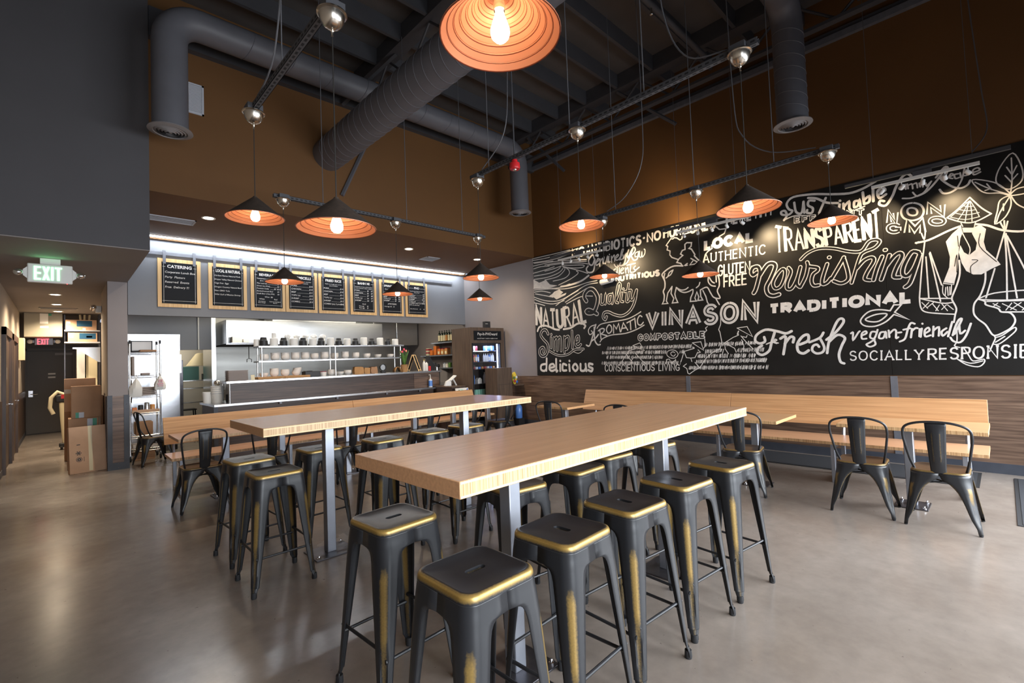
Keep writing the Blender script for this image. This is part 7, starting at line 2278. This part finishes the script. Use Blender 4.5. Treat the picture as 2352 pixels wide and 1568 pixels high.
t = thing('exit_sign', 'red lit exit sign at the end of the corridor under the beige cabinet', 'exit sign', (-0.27, 15.46, 2.29))
MB().box(-0.16, 0.16, -0.02, 0.02, -0.085, 0.085).build('case', 'plate_steel', t, bevel=0.01)
exit_letters(t, 0.225, 0.135, -0.024, 'exit_red')
for sx in (-1, 1):
    MB().ball((sx * 0.23, 0, 0), 0.05, 0.03, 0.05, 14, 8).build('emergency_lamp', 'white_plastic', t)
    MB().box(min(sx * 0.16, sx * 0.20), max(sx * 0.16, sx * 0.20), -0.012, 0.012, -0.03, 0.03).build('lamp_bracket', 'plate_steel', t)

t = thing('metal_cabinet', 'beige metal cabinet hung from the ceiling at the end of the corridor', 'cabinet', (-0.58, 15.0, 2.375))
MB().box(0, 0.62, 0.02, 0.5, 0, ZC - 2.375 - 0.012).build('body', 'tan_box', t)
MB().box(0.0, 0.62, 0.0, 0.02, 0.0, 0.538).build('door', 'tan_box', t, bevel=0.004)
MB().box(0.25, 0.385, -0.002, 0.0, 0.30, 0.53).build('notice', 'paper_white', t)
MB().box(0.255, 0.39, -0.002, 0.0, 0.20, 0.245).build('name_plate', 'paper_white', t)
MB().box(0.39, 0.44, -0.002, 0.0, 0.48, 0.53).build('sticker', 'green_label', t)

t = thing('door_exit', 'charcoal exit door with a lever at the end of the corridor', 'door', (-0.62, 17.40, 0))
t['kind'] = 'structure'
MB().box(0.0, 0.86, 0.0, 0.045, 0.01, 2.14).build('slab', 'door_dark', t, bevel=0.002)
MB().box(-0.03, 0.0, -0.02, 0.05, 0, 2.2).box(0.86, 0.93, -0.02, 0.05, 0, 2.2).box(-0.03, 0.93, -0.02, 0.05, 2.15, 2.22).build('frame', 'door_dark', t)
MB().box(0.03, 0.11, -0.012, 0.0, 0.96, 1.12).tube([(0.07, -0.012, 1.03), (0.07, -0.06, 1.03), (0.20, -0.06, 1.03)], 0.012, 8).build('lever_handle', 'chrome', t)
MB().box(0.39, 0.53, -0.002, 0.0, 1.52, 1.56).build('door_sticker', 'paper_white', t)
MB().box(0.39, 0.53, -0.002, 0.0, 1.43, 1.47).build('door_sticker', 'paper_white', t)
MB().box(0.52, 0.86, -0.03, 0.0, 2.03, 2.09).build('door_closer', 'grille_grey', t)

# two brown doors in the left corridor wall
for k, (y0, y1) in enumerate(((10.62, 12.02), (12.30, 13.62))):
    t = thing('door_%d' % (k + 2), ('brown door nearer the camera in the left corridor wall' if k == 0 else 'brown door farther along the left corridor wall'), 'door', (XL, y0, 0))
    t['kind'] = 'structure'
    w_ = y1 - y0
    MB().box(0.0, 0.05, 0.0, 0.09, 0, 2.27).box(0.0, 0.05, w_ - 0.09, w_, 0, 2.27).box(0.0, 0.05, 0.0, w_, 2.15, 2.27).build('frame', 'door_brown', t)
    MB().box(0.0, 0.012, 0.09, w_ - 0.09, 0.0, 2.15).build('slab', 'door_brown', t)
    MB().tube([(0.012, w_ - 0.18, 1.03), (0.06, w_ - 0.18, 1.03), (0.06, w_ - 0.30, 1.03)], 0.012, 8).build('lever_handle', 'chrome', t)
    MB().box(0.012, 0.016, w_ / 2 - 0.10, w_ / 2 + 0.10, 1.45, 1.65).build('door_sign', 'grille_grey', t)
t = thing('light_switch', 'white light switch on the left corridor wall', 'switch', (XL, 10.02, 1.38))
MB().box(0.0, 0.006, -0.04, 0.04, -0.06, 0.06).build('plate', 'white_plastic', t, bevel=0.002)
MB().box(0.006, 0.010, -0.014, 0.014, -0.03, 0.03).build('rocker', 'white_plastic', t)
put_box('wall_unit', 'slim cream box on the left corridor wall near the exit door', 'box', XL, XL + 0.09, 14.7, 15.0, 1.85, 2.33, 'label_cream')

# shelves at the corridor end
t = thing('storage_rack', 'high storage rack with cartons at the right of the corridor end', 'rack', (0.07, 14.9, 0))
for z in (2.255, 2.53):
    MB().box(0.0, 0.62, 0.0, 0.45, z - 0.03, z).build('shelf_board', 'grille', t)
for x, y in ((0.0, 0.44), (0.60, 0.44), (0.60, 0.01)):
    MB().box(x, x + 0.02, y, y + 0.02, 0.0, ZC).build('upright', 'plate_steel', t)


def carton(lab, x0, x1, y0, y1, z0, z1, m, stickers=(), rot=0.0, tape=None, group=None, loc_y=None):
    t = thing('carton', lab, 'carton', ((x0 + x1) / 2, (y0 + y1) / 2, z0), rot, group)
    hx, hy, h = (x1 - x0) / 2, (y1 - y0) / 2, z1 - z0
    MB().box(-hx, hx, -hy, hy, 0, h).build('box', m, t, bevel=0.004)
    for a0, a1, b0, b1, mm, nm in stickers:
        MB().box(-hx + a0 * 2 * hx, -hx + a1 * 2 * hx, -hy - 0.0015, -hy, b0 * h, b1 * h).build(nm, mm, t)
    if tape:
        MB().box(-hx + tape * 2 * hx - 0.025, -hx + tape * 2 * hx + 0.025, -hy - 0.0012, -hy, 0, h).build('tape', 'label_cream', t)
    return t


G3 = 'cartons on the corridor rack'
carton('upper carton with a blue print on the corridor rack', 0.09, 0.63, 14.92, 15.3, 2.53, 2.77, 'card', ((0.35, 0.85, 0.35, 0.92, 'blue_box', 'print'), (0.03, 0.15, 0.62, 0.82, 'paper_white', 'label'), (0.54, 0.64, 0.0, 0.22, 'paper_white', 'label')), group=G3)
carton('lower carton with a blue print on the corridor rack', 0.13, 0.64, 14.92, 15.3, 2.255, 2.47, 'card', ((0.38, 0.95, 0.30, 0.95, 'blue_box', 'print'), (0.06, 0.18, 0.45, 0.68, 'paper_white', 'label'), (0.62, 0.82, 0.45, 0.65, 'teal', 'sticker')), group=G3)
for k, x in enumerate((0.35, 0.42, 0.50)):
    o = MB().tube([(0, 0, 0), (0.01 * k - 0.01, 0, 0.13)], 0.022, 10).build('paper_roll', 'label_cream')
    o.location = (x, 15.05, 2.772)
    tag(o, '%s cream roll from the left standing on the upper rack carton' % ORD[k], 'roll', 'rolls on the rack carton')
t = thing('wall_lamp', 'twin head emergency lamp at the top of the corridor right wall', 'light', (0.50, 11.0, 2.62))
MB().box(-0.05, 0.028, -0.05, 0.05, -0.06, 0.06).build('case', 'white_plastic', t, bevel=0.006)
MB().ball((-0.08, -0.06, 0.03), 0.045, n=12, m=8).build('lamp_head', 'chrome', t)
MB().ball((-0.08, 0.06, 0.02), 0.045, n=12, m=8).build('lamp_head', 'chrome', t)
t = thing('steel_wall_shelf', 'bracketed steel shelf under the corridor rack', 'shelf', (0.20, 14.2, 2.06))
MB().box(0.0, 0.46, 0.0, 0.45, 0.0, 0.035).build('board', 'stainless', t)
MB().prism([(0.05, 0.0), (0.46, 0.0), (0.46, -0.30), (0.43, -0.30), (0.09, -0.02)], 0.02, 0.05, 'y').build('bracket', 'stainless', t)
put_box('freezer', 'white freezer door edge at the end of the corridor', 'freezer', 0.28, 0.42, 14.9, 15.4, 1.0, 2.08, 'white_plastic')
put_box('partition_board', 'cream board beside the white freezer at the corridor end', 'board', 0.44, 0.64, 14.95, 15.3, 0.9, 2.05, 'label_cream')

# cartons stacked against the corridor right wall
carton('large open topped cardboard box behind the upright carton in the corridor', 0.05, 0.46, 11.3, 11.7, 0.85, 1.42, 'card', ((0.0, 0.28, 0.55, 0.68, 'paper_white', 'label'),))
carton('brown cardboard box standing on end on the corridor stack, green and white sticker', 0.125, 0.485, 10.3, 10.6, 0.79, 1.30, 'card_dark', ((0.14, 0.25, 0.01, 0.18, 'green_label', 'sticker'), (0.25, 0.42, 0.01, 0.18, 'grille', 'sticker')))
carton('low brown box in the corridor stack with a green and white sticker', 0.09, 0.45, 10.25, 10.62, 0.50, 0.79, 'card_dark', ((0.62, 0.80, 0.5, 0.95, 'grille', 'sticker'), (0.80, 0.94, 0.5, 0.95, 'green_label', 'sticker')))
carton('brown carton at the bottom of the corridor stack, hidden by the leaning one', 0.08, 0.46, 10.22, 10.64, 0.0, 0.50, 'card_dark')
carton('lower carton under the open topped box at the back of the corridor stack', 0.05, 0.46, 11.3, 11.7, 0.0, 0.85, 'card_dark')
t = thing('carton', 'big flat cardboard box leaning before the corridor stack, tape down its middle', 'carton', (0.315, 9.74, 0.0), math.radians(8))
lean = Matrix.Rotation(math.radians(-9), 3, 'X')
q = lambda x, y, z: tuple(lean @ Vector((x, y, z)))


def slab_box(x0, x1, y0, y1, z0, z1):
    m_ = MB()
    vs = [q(x, y, z) for z in (z0, z1) for y in (y0, y1) for x in (x0, x1)]
    return m_.add(vs, [(0, 2, 3, 1), (4, 5, 7, 6), (0, 1, 5, 4), (2, 6, 7, 3), (0, 4, 6, 2), (1, 3, 7, 5)])


slab_box(-0.215, 0.215, 0.0, 0.13, 0.0, 0.70).build('box', 'card', t, bevel=0.004)
slab_box(0.005, 0.05, -0.0015, 0.0, 0.02, 0.70).build('tape', 'label_cream', t)
pr_ = MB()


def ring(cx, cz, r0, r1, n=24):
    vs, fs = [], []
    for i in range(n):
        a = 2 * PI * i / n
        vs += [q(cx + r0 * math.cos(a), -0.0015, cz + r0 * math.sin(a)), q(cx + r1 * math.cos(a), -0.0015, cz + r1 * math.sin(a))]
    for i in range(n):
        j = (i + 1) % n
        fs.append((2 * i, 2 * i + 1, 2 * j + 1, 2 * j))
    pr_.add(vs, fs)


ring(-0.105, 0.205, 0.030, 0.036)
ring(-0.105, 0.205, 0.008, 0.022)
ring(-0.11, 0.30, 0.004, 0.016, 12)
for k in range(6):
    ring(-0.11 + 0.026 * math.cos(k * 1.05), 0.30 + 0.026 * math.sin(k * 1.05), 0.003, 0.009, 8)
pr_.add([q(-0.13, -0.0015, 0.42), q(-0.09, -0.0015, 0.42), q(-0.09, -0.0015, 0.432), q(-0.13, -0.0015, 0.432)], [(0, 1, 2, 3)])
pr_.add([q(-0.052, -0.0015, 0.17), q(-0.047, -0.0015, 0.17), q(-0.047, -0.0015, 0.24), q(-0.052, -0.0015, 0.24)], [(0, 1, 2, 3)])
pr_.build('print', 'black', t, smooth=False)

t = thing('vacuum_cleaner', 'cream upright cleaner with a hose and a black bag before the exit door', 'cleaner', (0.02, 13.2, 0.0))
MB().tube([(0.06, 0, 0.12), (0.02, 0, 0.60), (0.0, 0, 0.95)], [0.05, 0.045, 0.04], 14).build('body', 'label_cream', t)
MB().tube([(0.03, 0, 1.10), (-0.06, -0.02, 1.16), (-0.15, -0.02, 1.05), (-0.17, -0.02, 0.85), (-0.12, -0.02, 0.72)], 0.034, 12).build('hose', 'label_cream', t)
MB().box(-0.10, 0.10, -0.06, 0.06, 0.94, 1.10).build('bag', 'black', t, bevel=0.03)
MB().box(-0.01, 0.05, -0.066, -0.06, 1.02, 1.10).build('red_tag', 'red', t)
MB().lathe([(0.001, -0.02), (0.05, -0.02), (0.05, 0.02), (0.001, 0.02)], (0.0, -0.04, 0.05), 14, axis='x').lathe([(0.001, -0.02), (0.05, -0.02), (0.05, 0.02), (0.001, 0.02)], (0.12, -0.04, 0.05), 14, axis='x').build('wheel', 'rubber', t)
MB().box(-0.04, 0.16, -0.08, 0.08, 0.05, 0.13).build('base', 'black', t, bevel=0.02)
